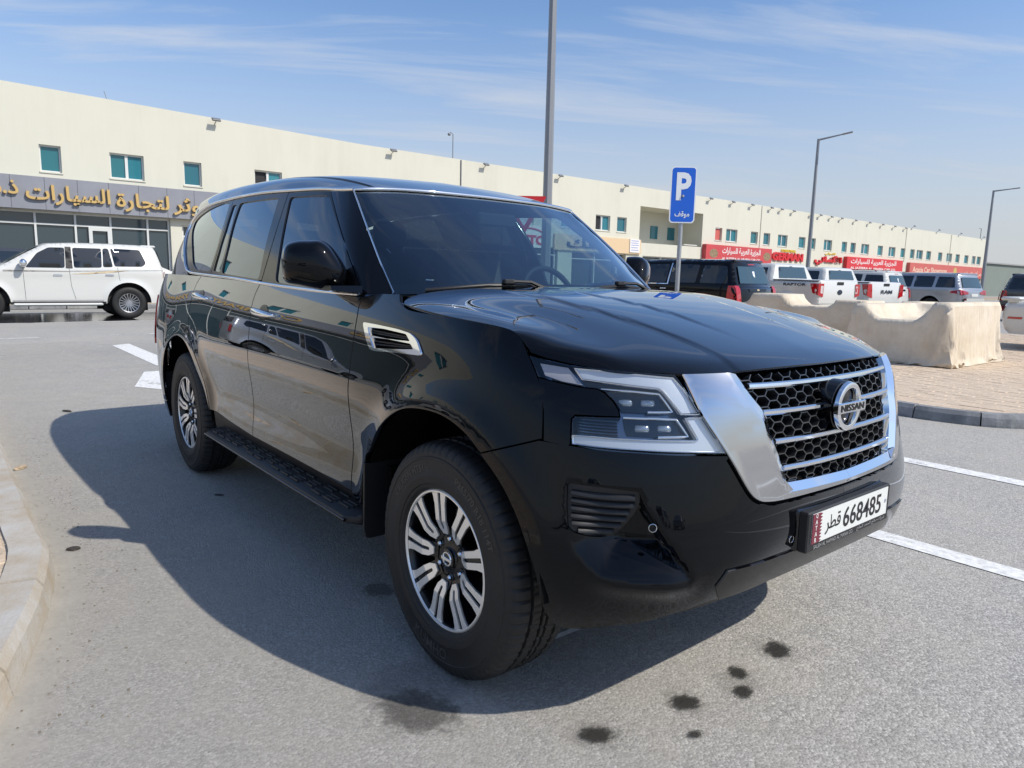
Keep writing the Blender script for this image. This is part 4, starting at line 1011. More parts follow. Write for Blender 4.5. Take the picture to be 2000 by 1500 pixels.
def smooth_path(P, k=6):
    """open Catmull-Rom"""
    P = np.asarray(P, float); out = []
    for i in range(len(P) - 1):
        p0, p1, p2, p3 = P[max(i - 1, 0)], P[i], P[i + 1], P[min(i + 2, len(P) - 1)]
        for t in np.linspace(0, 1, k, endpoint=False):
            out.append(.5 * ((2 * p1) + (-p0 + p2) * t + (2 * p0 - 5 * p1 + 4 * p2 - p3) * t * t + (-p0 + 3 * p1 - 3 * p2 + p3) * t ** 3))
    out.append(P[-1]); return np.array(out)
def inset(poly, d):
    P = np.asarray(poly, float); A = 0.5 * np.sum(P[:, 0] * np.roll(P[:, 1], -1) - np.roll(P[:, 0], -1) * P[:, 1])
    s = 1 if A > 0 else -1
    e = np.roll(P, -1, 0) - P; ln = np.linalg.norm(e, axis=1)[:, None] + 1e-12; nrm = np.stack([-e[:, 1], e[:, 0]], 1) / ln * s
    m = nrm + np.roll(nrm, 1, 0); m /= np.maximum(np.linalg.norm(m, axis=1)[:, None], .5)
    return P + m * d
def segdist(pts, poly, closed=True):
    poly = np.asarray(poly, float); best = np.full(len(pts), 1e9)
    n = len(poly)
    for i in range(n if closed else n - 1):
        a, b = poly[i], poly[(i + 1) % n]; ab = b - a; L2 = ab @ ab + 1e-15
        t = np.clip(((pts - a) @ ab) / L2, 0, 1); best = np.minimum(best, np.linalg.norm(pts - a - t[:, None] * ab, axis=1))
    return best
def tri2d(outer, holes=(), h=.04, hb=None, lines=()):
    hb = hb or h
    loops = [dense(outer, hb)] + [dense(k, hb) for k in holes]
    cl = [dense(k, hb, False) for k in lines]
    V = np.concatenate(loops + cl); E = []; n = 0
    for l in loops:
        E += [(n + i, n + (i + 1) % len(l)) for i in range(len(l))]; n += len(l)
    for l in cl:
        E += [(n + i, n + i + 1) for i in range(len(l) - 1)]; n += len(l)
    mn, mx = V.min(0), V.max(0)
    gx = np.arange(mn[0] + h * .5, mx[0], h); gy = np.arange(mn[1] + h * .5, mx[1], h * .866)
    G = np.array([(x + (h * .5 if j % 2 else 0), y) for j, y in enumerate(gy) for x in gx]).reshape(-1, 2)
    if len(G):
        G = G[pip(outer, G)]
        for k in holes: G = G[~pip(k, G)] if len(G) else G
        if len(G):
            d = np.full(len(G), 1e9)
            for l in loops: d = np.minimum(d, segdist(G, l))
            for l in cl: d = np.minimum(d, segdist(G, l, False))
            G = G[d > h * .5]
    A = [Vector(p) for p in V.tolist()] + [Vector(p) for p in G.tolist()]
    vs, es, fs, *_ = delaunay_2d_cdt(A, E, [], 0, 1e-7)
    vs = np.array([tuple(p) for p in vs]); F = np.array(fs)
    cen = vs[F].mean(1); ok = pip(outer, cen)
    for k in holes: ok &= ~pip(k, cen)
    return vs, F[ok]
CEN = np.array([-1.6, 0, .8])
def surf(fn, off=0.0, disp=None):
    def base(uv):
        e = 2e-4
        du = fn(uv + [e, 0]) - fn(uv - [e, 0]); dv = fn(uv + [0, e]) - fn(uv - [0, e])
        n = np.cross(du, dv); n /= np.linalg.norm(n, axis=1)[:, None] + 1e-15
        p = fn(uv); n *= np.sign(((p - CEN) * n).sum(1))[:, None]
        return p, n
    def F(uv):
        uv = np.atleast_2d(uv); p, n = base(uv); d = off + (disp(uv) if disp is not None else 0)
        return p + n * (d[:, None] if hasattr(d, 'shape') else d), n
    def G(uv):
        p, n0 = F(uv)
        if disp is None: return p, n0
        e = 1.5e-3
        du = F(uv + [e, 0])[0] - F(uv - [e, 0])[0]; dv = F(uv + [0, e])[0] - F(uv - [0, e])[0]
        n = np.cross(du, dv); n /= np.linalg.norm(n, axis=1)[:, None] + 1e-15
        n *= np.sign((n * n0).sum(1))[:, None]
        return p, n
    return G
def panel_geo(S, outer, holes=(), h=.04, hb=None, flange=.014, seam=None, lines=()):
    uv, F = tri2d(outer, holes, h, hb, lines)
    P, Nn = S(uv)
    if seam is not None:
        for i in range(len(uv)):
            if seam(uv[i]): Nn[i, 1] = 0; P[i, 1] = 0
        Nn = Nn / (np.linalg.norm(Nn, axis=1)[:, None] + 1e-12)
    a = P[F[:, 1]] - P[F[:, 0]]; b = P[F[:, 2]] - P[F[:, 0]]; fl = (np.cross(a, b) * Nn[F[:, 0]]).sum(1) < 0
    F[fl] = F[fl][:, ::-1]
    V = P.tolist(); NN = Nn.tolist(); FF = [tuple(map(int, f)) for f in F]
    if flange:
        cnt = {}
        for f in FF:
            for i in range(3):
                a, b = f[i], f[(i + 1) % 3]; k = (min(a, b), max(a, b)); cnt[k] = None if k in cnt else (a, b)
        for k, e in cnt.items():
            if e is None: continue
            a, b = e
            if seam is not None and seam(uv[a]) and seam(uv[b]): continue
            pa, pb = P[a], P[b]; na, nb = Nn[a], Nn[b]
            out = np.cross(pb - pa, na + nb); out = out / (np.linalg.norm(out) + 1e-15)
            i = len(V)
            V += [pa.tolist(), (pa - na * flange).tolist(), (pb - nb * flange).tolist(), pb.tolist()]
            na2 = (out * .8 + na * .6); nb2 = out * .8 + nb * .6
            NN += [na2.tolist(), out.tolist(), out.tolist(), nb2.tolist()]
            FF.append((i, i + 1, i + 2, i + 3))
    return np.array(V), np.array(NN), FF
def nmesh(name, geos):
    V = np.concatenate([g[0] for g in geos]); N = np.concatenate([g[1] for g in geos]); F = []; n = 0
    for g in geos:
        F += [tuple(i + n for i in f) for f in g[2]]; n += len(g[0])
    me = bpy.data.meshes.new(name); me.from_pydata(V.tolist(), [], F)
    me.polygons.foreach_set('use_smooth', [True] * len(F)); me.update()
    N = N / (np.linalg.norm(N, axis=1)[:, None] + 1e-12)
    me.normals_split_custom_set_from_vertices(N.tolist())
    return me
def mir(g): return (g[0] * [1, -1, 1], g[1] * [1, -1, 1], [tuple(f[::-1]) for f in g[2]])
def pair(name, S, outer, mt, parent=CAR, holes=(), h=.04, hb=None, flange=.014, gap=.004, label=None, parents=None):
    """the same panel on both flanks, two objects (right, left)"""
    if gap:
        outer = inset(outer, gap)
    g = panel_geo(S, outer, holes, h, hb, flange)
    res = []
    for i, gg in enumerate((g, mir(g))):
        o = obj(name, nmesh(name, [gg]), mt, parents[i] if parents else parent); res.append(o)
        if label: o['label'] = label
    return res
def whole(name, S, outer, mt, parent=CAR, holes=(), h=.04, hb=None, flange=.014, gap=0.0):
    """a panel that crosses the centre line: outline given for one half, touching u or v = 0"""
    def seam(p): return abs(p[WS]) < 1e-6
    g = panel_geo(S, outer, holes, h, hb, flange, seam)
    return obj(name, nmesh(name, [g, mir(g)]), mt, parent)
WS = 0
def sweep_geo(P, Nn, prof, closed=False):
    """sweep profile [(a,b)] (a across, b along normal) along path P with normals Nn"""
    P = np.asarray(P); n = len(P)
    if closed: T = np.roll(P, -1, 0) - np.roll(P, 1, 0)
    else: T = np.gradient(P, axis=0)
    T /= np.linalg.norm(T, axis=1)[:, None] + 1e-15
    B = np.cross(T, Nn); B /= np.linalg.norm(B, axis=1)[:, None] + 1e-15
    mb = MB(); k = len(prof); vs = []
    for i in range(n):
        for a, b in prof: vs.append(P[i] + B[i] * a + Nn[i] * b)
    fs = []
    for i in range(n if closed else n - 1):
        for j in range(k):
            fs.append((i * k + j, i * k + (j + 1) % k, ((i + 1) % n) * k + (j + 1) % k, ((i + 1) % n) * k + j))
    if not closed: fs += [tuple(range(k))[::-1], tuple(range((n - 1) * k, n * k))]
    return vs, fs
def halfround(w, h, n=7, base=-.004):
    return [(-w / 2, base)] + [(-w / 2 * math.cos(PI * i / n), h * math.sin(PI * i / n)) for i in range(0, n + 1)] + [(w / 2, base)]
def trim_pair(name, S, path, prof, mt, parent=CAR, smooth=40, k=6, parents=None):
    q = smooth_path(path, k); P, Nn = S(q); vs, fs = sweep_geo(P, Nn, prof); res = []
    for s in (1, -1):
        me = MB().add([(p[0], p[1] * s, p[2]) for p in vs], fs).mesh(name)
        res.append(obj(name, me, mt, (parents[0 if s == 1 else 1] if parents else parent), smooth=smooth))
    return res

U = UVT
S_LOW = surf(low3); S_CAB = surf(cab3); S_ROOF = surf(roof3); S_HOOD = surf(hood3)

# ---------------------------------------------------------------- flanks
def flanks():
    fb = U['door_front_edge']; mb_ = U['door_mid_edge']; rb = U['door_rear_edge']; bt = U['door_bottom']
    fe = [(2.151, 1.262), (2.168, 1.225), (2.163, 1.1747), (2.155, 1.0156), (2.155, .9203), (2.20, .5481), (2.205, .47)]
    me_ = [(3.293, 1.297), (3.318, 1.2306), (3.319, 1.1464), (3.305, .9599), (3.322, .7943), (3.352, .679), (3.362, .478)]
    re_ = [(4.404, 1.316), (4.470, 1.243), (4.464, 1.087), (4.42, .96), (4.36, .90), (4.2608, .825), (4.1845, .755), (4.13, .665), (4.07, .553), (4.04, .513)]
    re_ = [(4.404, 1.316), (4.462, 1.243), (4.466, 1.087), (4.425, .965), (4.30, .868), (4.205, .775), (4.135, .665), (4.085, .56), (4.06, .511)]
    sp = lambda p: smooth_path(p, 5).tolist()
    belt = lambda a, b: [(u, float(np.interp(u, [2.15, 3.293, 4.404, 5.3], [1.262, 1.297, 1.316, 1.322]))) for u in np.linspace(a, b, 9)]
    # fender
    arch = sp(U['arch_f']); shut = sp(U['hood_shut'])
    fender = sp(fe) + [(2.18, .44), (2.12, .43)] + arch[::-1] + sp(U['fender_bumper_seam'])[::-1][1:] + sp(U['fender_front'])[::-1][1:] + shut[::-1] + [(1.86, 1.285), (2.02, 1.283)]
    vent = fillet(U['vent'], .015)
    fo = pair('fender', S_LOW, fender, M_PAINT, holes=[inset(vent, .004)], h=.03, hb=.018)
    dr = sp(me_); df = sp(fe)
    door_f = df + [(2.6, .474), (3.0, .476)] + dr[::-1] + belt(3.293, 2.151)[1:-1]
    hf = U['handle_f']
    d1 = pair('door', S_LOW, door_f, M_PAINT, h=.035, hb=.02)
    rr_ = sp(re_)
    door_r = dr + [(3.6, .487), (3.76, .494), (3.95, .507)] + rr_[::-1] + belt(4.404, 3.293)[1:-1]
    d2 = pair('door', S_LOW, door_r, M_PAINT, h=.035, hb=.02)
    # quarter panel with the rear arch
    ar = sp([(4.06, .497), (4.1404, .6071), (4.2382, .7169), (4.3205, .8084), (4.4479, .8851), (4.5912, .915), (4.7112, .909), (4.83, .868), (4.92, .80), (4.99, .70), (5.04, .58), (5.06, .46)])
    quarter = rr_[:-1] + [(4.065, .505)] + ar[1:] + [(5.06, .42), (5.6, .42), (5.62, .80), (5.62, 1.319)] + belt(5.30, 4.404)[:-1]
    pair('quarter_panel', S_LOW, quarter, M_PAINT, h=.035, hb=.02)
    whole_rear = [(6.463, .36), (6.463, 1.32), (5.625, 1.32), (5.625, .36)]
    g = panel_geo(S_LOW, [(5.06, .30), (5.06, .417), (5.622, .417), (5.622, .60), (6.462, .60), (6.462, .30)], h=.05)
    obj('bumper', nmesh('bumper', [g, mir(g)]), M_PAINT, CAR)
    g = panel_geo(S_LOW, [(5.625, .605), (5.625, 1.32), (6.462, 1.32), (6.462, .605)], h=.06)
    obj('tailgate', nmesh('tailgate', [g, mir(g)]), M_PAINT, CAR)
    pair('tail_lamp', surf(low3, .012), [(5.38, .80), (5.36, 1.16), (5.60, 1.18), (5.62, .80)], M_RED, h=.05)
    uu = np.linspace(0, 1, 14); lo_ = surf(low3)(np.stack([1.862 + uu * .285, 1.284 - .021 * uu ** 2], 1))[0]; hi_ = cab3(np.stack([.70 + uu * .205, .036 - .014 * uu], 1))
    for sg in (1, -1):
        vs = []; K = 5
        for a_, b_ in zip(lo_, hi_):
            for k in range(K):
                t = k / (K - 1); q = a_ * (1 - t) + b_ * t; vs.append((q[0], q[1] * sg, q[2] + .004 * math.sin(PI * t)))
        obj('fender_cap', MB().add(vs, [(i * K + j, i * K + j + 1, (i + 1) * K + j + 1, (i + 1) * K + j) for i in range(13) for j in range(K - 1)]), M_PAINT, CAR, smooth=60)
    # vent in the fender
    vo = trim_pair
    res = pair('fender_vent', surf(low3, .008), inset(vent, -.001), M_CHROME, holes=[fillet(inset(U['vent_a'], -.004), .008), fillet(inset(U['vent_b'], -.004), .008)], h=.02, hb=.008, flange=.03, gap=0)
    for k in ('vent_a', 'vent_b'):
        q = np.array(U[k])
        lo, hi = q.min(0), q.max(0)
        pair('vent_recess', surf(low3, -.020), [(lo[0] - .01, lo[1] - .006), (hi[0] + .01, lo[1] - .006), (hi[0] + .01, hi[1] + .006), (lo[0] - .01, hi[1] + .006)], M_VOID, h=.03, flange=0, gap=0, parents=res)
        for t in (.32, .66):
            P0 = q[0] * (1 - t) + q[-1] * t; P1 = q[2] * (1 - t) + q[3] * t
            trim_pair('vent_slat', surf(low3, -.010), [P0, (P0 + P1) / 2, P1], halfround(.006, .004, 4), M_BLK, parents=res)
    # door handles: chrome blade over a scooped cup
    for path, dd in ((U['handle_f'], d1), (U['handle_r'], d2)):
        a, m, b = [np.array(p) for p in path]
        q = smooth_path([a, m, b], 8); P, Nn = surf(low3)(q); n = len(P); s = np.linspace(0, 1, n)
        hgt = .040 * np.clip(np.sin(PI * (s * .94 + .03)), 0, 1) ** .55
        P = P + Nn * hgt[:, None]
        T = np.gradient(P, axis=0); T /= np.linalg.norm(T, axis=1)[:, None]; B = np.cross(T, Nn)
        wd = .017 * (.55 + .45 * np.sin(PI * (s * .8 + .15)))
        vs = []; fs = []; K = 12
        for i in range(n):
            for k in range(K):
                an = 2 * PI * k / K; vs.append(P[i] + B[i] * math.cos(an) * wd[i] + Nn[i] * math.sin(an) * .011)
        for i in range(n - 1):
            for k in range(K): fs.append((i * K + k, i * K + (k + 1) % K, (i + 1) * K + (k + 1) % K, (i + 1) * K + k))
        fs += [tuple(range(K))[::-1], tuple(range((n - 1) * K, n * K))]
        for sgn, par in ((1, dd[0]), (-1, dd[1])):
            obj('handle', MB().add([(p[0], p[1] * sgn, p[2]) for p in vs], fs), M_CHROME, par, smooth=60)
        cen = (np.array(path[1]) * .75 + np.array(path[0]) * .25)
        ell = [(cen[0] + .058 * math.cos(t), cen[1] + .004 + .040 * math.sin(t)) for t in np.linspace(0, 2 * PI, 28, endpoint=False)]
        pair('handle_cup', surf(low3, .0025, lambda uv, c=cen: -.0 * uv[:, 0]), ell, M_BLKG, h=.02, hb=.01, flange=.004, gap=0, parents=dd)
    # rocker: black sill under the doors
    pair('sill', surf(low3, -.035), [(2.10, .30), (2.10, .50), (4.08, .54), (4.08, .30)], M_BLK, h=.08, gap=0)
flanks()

# ---------------------------------------------------------------- bonnet and roof
def top():
    global WS
    WS = 1
    e = HOOD.u[-1]
    hs = [(0.0, 0.0), (0.0, .86), (.012, .885), (.03, .8985)] + [(u, .8985) for u in np.linspace(.06, e - .03, 30)] + [(e - .008, .885), (e - .004, .86), (e - .004, 0)]
    g = panel_geo(S_HOOD, hs, h=.025, hb=.02, flange=.010, seam=lambda p: p[1] < 1e-6)
    obj('hood', nmesh('hood', [g, mir(g)]), M_PAINT, CAR)
    e = ROOF.u[-1]
    g = panel_geo(S_ROOF, [(0, 0), (0, .605), (e, .605), (e, 0)], h=.05, seam=lambda p: p[1] < 1e-6)
    obj('roof', nmesh('roof', [g, mir(g)]), M_PAINT, CAR)
    pair('roof_rail', S_ROOF, [(0, .64), (0, .795), (e, .795), (e, .64)], M_PAINT, h=.04)
    pair('roof_molding', surf(roof3, -.006), [(0, .60), (0, .645), (e, .645), (e, .60)], M_BLK, h=.03, flange=0, gap=0)
    # front edge trim over the windscreen and along the side glass
    q = np.stack([np.linspace(0, .778, 26), np.full(26, .549)], 1); P, Nn = surf(cab3, .003)(q)
    P2 = np.concatenate([(P * [1, -1, 1])[::-1], P[1:]]); N2 = np.concatenate([(Nn * [1, -1, 1])[::-1], Nn[1:]])
    vs, fs = sweep_geo(P2, N2, halfround(.019, .008)); obj('windscreen_trim', MB().add(vs, fs), M_CHROME, CAR, smooth=50)
    ch = [(.945, .0165), (1.1755, .0212), (1.5293, .0311), (1.8576, .0421), (2.3162, .0602), (2.881, .0726), (3.1245, .083), (3.225, .115), (3.31, .19), (3.44, .32), (3.535, .43), (3.52, .505), (3.40, .536), (3.2, .545), (2.8425, .547), (2.5083, .548), (2.0931, .549), (1.5355, .549), (1.1267, .549), (.86, .549), (.778, .549)]
    trim_pair('window_trim', surf(cab3, .004), ch, halfround(.017, .009), M_CHROME)
top()

# ---------------------------------------------------------------- greenhouse
def greenhouse():
    gl = {k: np.array(U['k_' + k]) for k in ('glass_f', 'glass_r', 'glass_q', 'glass_s')}
    gl['glass_s'][4] = (3.40, .472); gl['glass_s'][5] = (3.36, .40)
    R1 = {k: fillet(v, .03 if k != 'glass_q' else .01, 5) for k, v in gl.items()}
    sb = smooth_path(U['k_seam_b'], 4).tolist(); scc = smooth_path(U['k_seam_c'], 4).tolist()
    bl = lambda a, b: [(u, float(np.interp(u, [.9, 1.53, 1.86, 2.32, 2.88, 3.13], [.012, .026, .037, .055, .067, .08]))) for u in np.linspace(a, b, 8)]
    tp = lambda a, b: [(u, .547) for u in np.linspace(a, b, 8)]
    ap = [(.971, .547), (.955, .40), (.938, .25), (.921, .10), (.916, .015)]
    frame_f = ap + bl(.925, 1.8358) + sb[::-1] + tp(1.50, .99)
    frame_r = sb + bl(1.845, 2.66)[1:] + scc[::-1] + tp(2.46, 1.51)
    frame_s = scc + bl(2.67, 3.12) + [(3.215, .115), (3.30, .19), (3.43, .32), (3.525, .43), (3.51, .505), (3.40, .534), (3.2, .545)] + tp(2.9, 2.48)
    S = surf(cab3, 0.0)
    a = pair('door_frame', S, frame_f, M_BLKG, holes=[inset(R1['glass_f'], -.004)], h=.04, hb=.02)
    b = pair('door_frame', S, frame_r, M_BLKG, holes=[inset(R1['glass_r'], -.004), inset(R1['glass_q'], -.003)], h=.04, hb=.02)
    c = pair('window_frame', S, frame_s, M_BLKG, holes=[inset(R1['glass_s'], -.004)], h=.04, hb=.02)
    Sg = surf(cab3, -.007)
    for k, par in (('glass_f', a), ('glass_r', b), ('glass_q', b), ('glass_s', c)):
        g = panel_geo(Sg, inset(R1[k], -.012), h=.05, hb=.03, flange=0)
        for i, gg in enumerate((g, mir(g))):
            obj('window_glass', nmesh('window_glass', [gg]), M_WINDL if (i == 1 and k == 'glass_f') else M_TINT, par[i])
    # A pillar (painted), D pillar, rear glass
    pair('pillar', surf(cab3, .002), [(.782, .03), (.786, .12), (.784, .30), (.780, .546), (.968, .546), (.951, .40), (.934, .25), (.917, .10), (.911, .02)], M_PAINT, h=.025)
    e = CAB.u[-1]
    pair('pillar', S, [(3.13, .04), (3.225, .10), (3.315, .185), (3.445, .315), (3.545, .43), (3.535, .51), (3.42, .545), (3.95, .548), (4.0, .0), (3.2, .0)], M_PAINT, h=.035)
    g = panel_geo(S, [(4.0, .02), (3.955, .545), (e, .545), (e, .02)], h=.06, seam=lambda p: p[0] > e - 1e-5)
    obj('rear_window', nmesh('rear_window', [g, mir(g)]), M_TINT, CAR)
    g = panel_geo(surf(cab3, -.004), [(0, .0), (0, .546), (.772, .546), (.776, .30), (.778, .12), (.776, 0.0)], h=.05, flange=.006, seam=lambda p: p[0] < 1e-6)
    obj('windscreen', nmesh('windscreen', [g, mir(g)]), M_WIND, CAR)
    # black ceramic border of the windscreen, bright pillar bead
    for nm, pts in (('windscreen_border', [(0, .515), (0, .546), (.772, .546), (.773, .515)]), ('windscreen_border', [(0, 0), (0, .085), (.776, .075), (.776, 0)])):
        g = panel_geo(surf(cab3, -.010), pts, h=.05, flange=0, seam=lambda p: p[0] < 1e-6)
        obj(nm, nmesh(nm, [g, mir(g)]), M_VOID, CAR)
    trim_pair('pillar_bead', surf(cab3, .003), [(.779, .03), (.783, .15), (.782, .30), (.778, .545)], halfround(.008, .005, 5), M_SATIN)
    # cowl between bonnet and screen
    mb = MB()
    ys = np.linspace(-.80, .80, 25)
    vs = []
    for y in ys:
        t = abs(y) / .8
        x1 = -.355 - .02 * t; x0 = -.40 - .20 * t ** 3
        for x, z in ((x1 + .02, 1.262), (x1 - .02, 1.274 - .012 * t), (x0 - .02, 1.272)): vs.append((x, y, z))
    fs = [(i * 3 + j, i * 3 + j + 1, i * 3 + j + 4, i * 3 + j + 3) for i in range(24) for j in range(2)]
    obj('cowl', mb.add(vs, fs), M_BLK, CAR, smooth=60)
greenhouse()

# ---------------------------------------------------------------- front end
def front_end():
    sp = lambda p, k=5: smooth_path(p, k).tolist()
    lamp = U['lamp']; go = sp(U['grille_out']); gi = sp(U['grille_in'])
    go = [p for p in go if p[0] > .03] + [(0, .7243)]
    gi = [p for p in gi if p[0] > .03] + [(0, .7663)]
    seam0 = lambda p: p[0] < 1e-6
    # bumper with the fog pocket pressed in
    shelf = smooth_path(U['shelf'], 5)
    edgeR = np.array([(.8071, .791), (.7986, .7809), (.7823, .7396), (.7408, .6739), (.6906, .6104), (.6412, .5532), (.6417, .522)])
    pocket = np.concatenate([np.array([(1.0106, .7984)]), edgeR, shelf[::-1][1:], np.array([(1.006, .70)])])
    def disp(uv):
        ins = pip(pocket, uv)
        ds = segdist(uv, shelf, False); dr = segdist(uv, edgeR, False); dl = segdist(uv, [(1.0106, .7984), (1.006, .70), (.9993, .6642)], False)
        dt = np.clip((.797 - uv[:, 1]) / .16, 0, 1)
        d = -.082 * np.clip(ds / .105, 0, 1) * ss(0, .022, dr) * ss(0, .05, dl) * dt ** .7
        w = ss(.60, .72, uv[:, 0]) * (1 - ss(.86, .99, uv[:, 0]))
        return np.where(ins, d, 0.0) + .014 * w * np.exp(-(ds / .045) ** 2) * (uv[:, 1] < .66)
    Sb = surf(low3, 0, disp)
    bt = [(u, z) for u, z in U['bumper_bottom']]
    bt = sp([(.9941, .3574), (.956, .3407), (.88, .347), (.8101, .3647), (.7177, .3866), (.637, .42), (.5411, .452), (.3489, .474), (.1403, .474), (0, .474)])
    top_edge = [(1.0735, .8975), (.9889, .8945), (.9241, .890), (.8053, .8878), (.6516, .880), (.536, .8725)]
    bump = top_edge + [(p[0] + .012, p[1] - .006) for p in go if p[1] < .868 and p[0] > .40] + [(p[0], p[1] - .013) for p in go if p[0] <= .40] + [(0, .60)] + bt[::-1][0:] + sp(U['arch_f_low'])[::-1][1:] + sp(U['fender_bumper_seam'])[::-1][1:-1]
    fog = fillet(U['fog'], .012)
    g = panel_geo(Sb, inset(bump, .001), holes=[inset(fog, .003)], h=.013, hb=.012, flange=.03, seam=seam0, lines=[shelf[1:], edgeR[2:]])
    g[0][:, 1] = np.minimum(g[0][:, 1], 0)
    obj('bumper', nmesh('bumper', [g, mir(g)]), M_PAINT, CAR)
    # fog bezel with slats
    bz = lambda uv: -.006 - .050 * np.clip((.79 - uv[:, 1]) / .15, 0, 1) * ss(.0, .10, 1.005 - uv[:, 0])
    Sf = surf(low3, -.006, bz)
    fb = pair('fog_bezel', Sf, fog, M_BLK, h=.018, hb=.012, flange=.03, gap=.002)
    lo, hi = fog.min(0), fog.max(0)
    Sd = surf(low3, -.003, bz)
    for k, z in enumerate(np.linspace(.768, .664, 6)):
        us = np.linspace(hi[0] - .014, lo[0] + .008, 60); pts = np.stack([us, np.full(60, z)], 1)
        ok = pip(inset(fog, .010), pts); us = us[ok]
        if len(us) < 3: continue
        q = np.stack([us, z - .002 * np.sin(np.linspace(0, PI, len(us)))], 1)
        q = q[::max(1, len(q) // 14)]
        trim_pair('slat', Sd, q, [(-.009, -.006), (-.006, .002), (.000, .0075), (.005, .009), (.008, .004), (.008, -.006)], M_BLK, parents=fb, k=2)
    # parking sensors
    for u, z in (U['sensor'][0], (.30, .60)):
        P, Nn = surf(low3, .001)(np.array([[u, z]])); P, Nn = P[0], Nn[0]
        for s in (1, -1):
            q = Vector((P[0], P[1] * s, P[2])); n = Vector((Nn[0], Nn[1] * s, Nn[2]))
            rot = n.to_track_quat('Z', 'Y')
            mb = MB().lathe([(.0098, 0), (.0106, .0012), (.0116, .0010), (.0118, 0)], 20, axis='z')
            mb.v = [tuple(q + rot @ Vector(v)) for v in mb.v]
            so = obj('parking_sensor', mb, M_SATIN, CAR, smooth=40)
            mb = MB().lathe([(0, .0012), (.0098, .0008)], 20, axis='z'); mb.v = [tuple(q + rot @ Vector(v)) for v in mb.v]
            obj('sensor_face', mb, M_PAINT, so)
    # gloss strip and lower valance
    g = panel_geo(surf(low3, .006), [(0, .474), (.35, .470), (.53, .455), (.565, .505), (.545, .555), (.33, .560), (0, .560)], h=.03, flange=.012, seam=seam0)
    obj('lower_strip', nmesh('lower_strip', [g, mir(g)]), M_BLKG, CAR)
    g = panel_geo(surf(low3, -.03), [(0, .40), (.40, .40), (.62, .37), (.80, .335), (.80, .40), (.55, .47), (0, .50)], h=.06, flange=0, seam=seam0)
    obj('valance', nmesh('valance', [g, mir(g)]), M_BLK, CAR)
    # chrome V frame: outer face leaning, inner bevel
    gi_out = [tuple(p) for p in gi]
    goA = np.array(go); giA = np.array(gi)
    T_ = np.gradient(giA, axis=0); T_ /= np.linalg.norm(T_, axis=1)[:, None]; o1 = np.stack([-T_[:, 1], T_[:, 0]], 1); sg_ = np.sign(((giA - [0, 1.0]) * o1).sum(1))[:, None]
    gi2 = giA + o1 * sg_ * np.linspace(.034, .024, len(giA))[:, None]; gi2[-1, 0] = 0; gi2[0, 1] = giA[0, 1]
    def dV(uv):
        do = segdist(uv, goA, False); di = segdist(uv, gi2, False)
        t = do / (do + di + 1e-9)
        return .006 + .018 * t
    V1 = go + [tuple(p) for p in gi2[::-1]]
    g = panel_geo(surf(low3, 0, dV), V1, h=.02, hb=.015, flange=.03, seam=seam0)
    gs = obj('grille_frame', nmesh('grille_frame', [g, mir(g)]), mat('dark_chrome', (.56, .57, .59), rough=.08, metal=1.0), CAR)
    P, Nn = surf(low3, .0235)(gi2)
    # inner bevel wall
    P2, _ = surf(low3, .010)(np.array([(max(u, 0), z) for u, z in gi]))
    P3, _ = surf(low3, -.020)(np.array([(max(u - .006, 0), z + (.006 if z < .80 else 0)) for u, z in gi]))
    for s in (1, -1):
        pass
    vs = []; fs = []
    n = len(P)
    for s in (1, -1):
        b0 = len(vs)
        for i in range(n): vs += [(P[i][0], P[i][1] * s, P[i][2]), (P2[i][0], P2[i][1] * s, P2[i][2]), (P3[i][0], P3[i][1] * s, P3[i][2])]
        fs += [(b0 + 3 * i + j, b0 + 3 * i + j + 1, b0 + 3 * i + j + 4, b0 + 3 * i + j + 3) for i in range(n - 1) for j in range(2)]
    obj('inner_bevel', MB().add(vs, fs), M_CHROME, gs, smooth=40)
    # black backing and hexagon mesh
    g = panel_geo(surf(low3, -.060), [(0, .73), (.36, .73), (.50, .95), (.52, 1.09), (0, 1.09)], h=.06, flange=0, seam=seam0)
    obj('grille_backing', nmesh('grille_backing', [g, mir(g)]), M_VOID, CAR)
    gin = np.concatenate([giA, [(0, 1.088)]])
    gin = np.array([(max(u - .004, 0), z) for u, z in gin.tolist()])
    W_, H_ = .062, .031
    edges = {}
    for r in range(-1, 13):
        for c_ in range(-11, 12):
            cx = c_ * W_ * .75 ; cz = .765 + r * H_ + (H_ / 2 if c_ % 2 else 0)
            hx = [(cx + W_ / 2, cz), (cx + W_ / 4, cz + H_ / 2), (cx - W_ / 4, cz + H_ / 2), (cx - W_ / 2, cz), (cx - W_ / 4, cz - H_ / 2), (cx + W_ / 4, cz - H_ / 2)]
            for i in range(6):
                a, b = hx[i], hx[(i + 1) % 6]; k = tuple(sorted([(round(a[0], 4), round(a[1], 4)), (round(b[0], 4), round(b[1], 4))])); edges[k] = (a, b)
    mb = MB()
    sym = lambda p: (abs(p[0]), p[1])
    fullin = gin
    for a, b in edges.values():
        if a[0] < -1e-9 and b[0] < -1e-9 or a[0] + b[0] < -1e-9: sg = -1
        else: sg = 1
        aa, bb = np.array([abs(a[0]), a[1]]), np.array([abs(b[0]), b[1]])
        if a[0] * b[0] < -1e-12: continue
        m = np.array([aa, bb, (aa + bb) / 2])
        if not pip(fullin, m + 1e-6)[[0, 1]].any(): continue
        P, Nn = surf(low3, -.006)(np.array([aa, bb])); Q = P - Nn * .028
        P[:, 1] *= sg; Q[:, 1] *= sg
        t = P[1] - P[0]; t /= np.linalg.norm(t); nn = (Nn[0] * [1, sg, 1]); w = np.cross(t, nn); w /= np.linalg.norm(w); w *= .0017
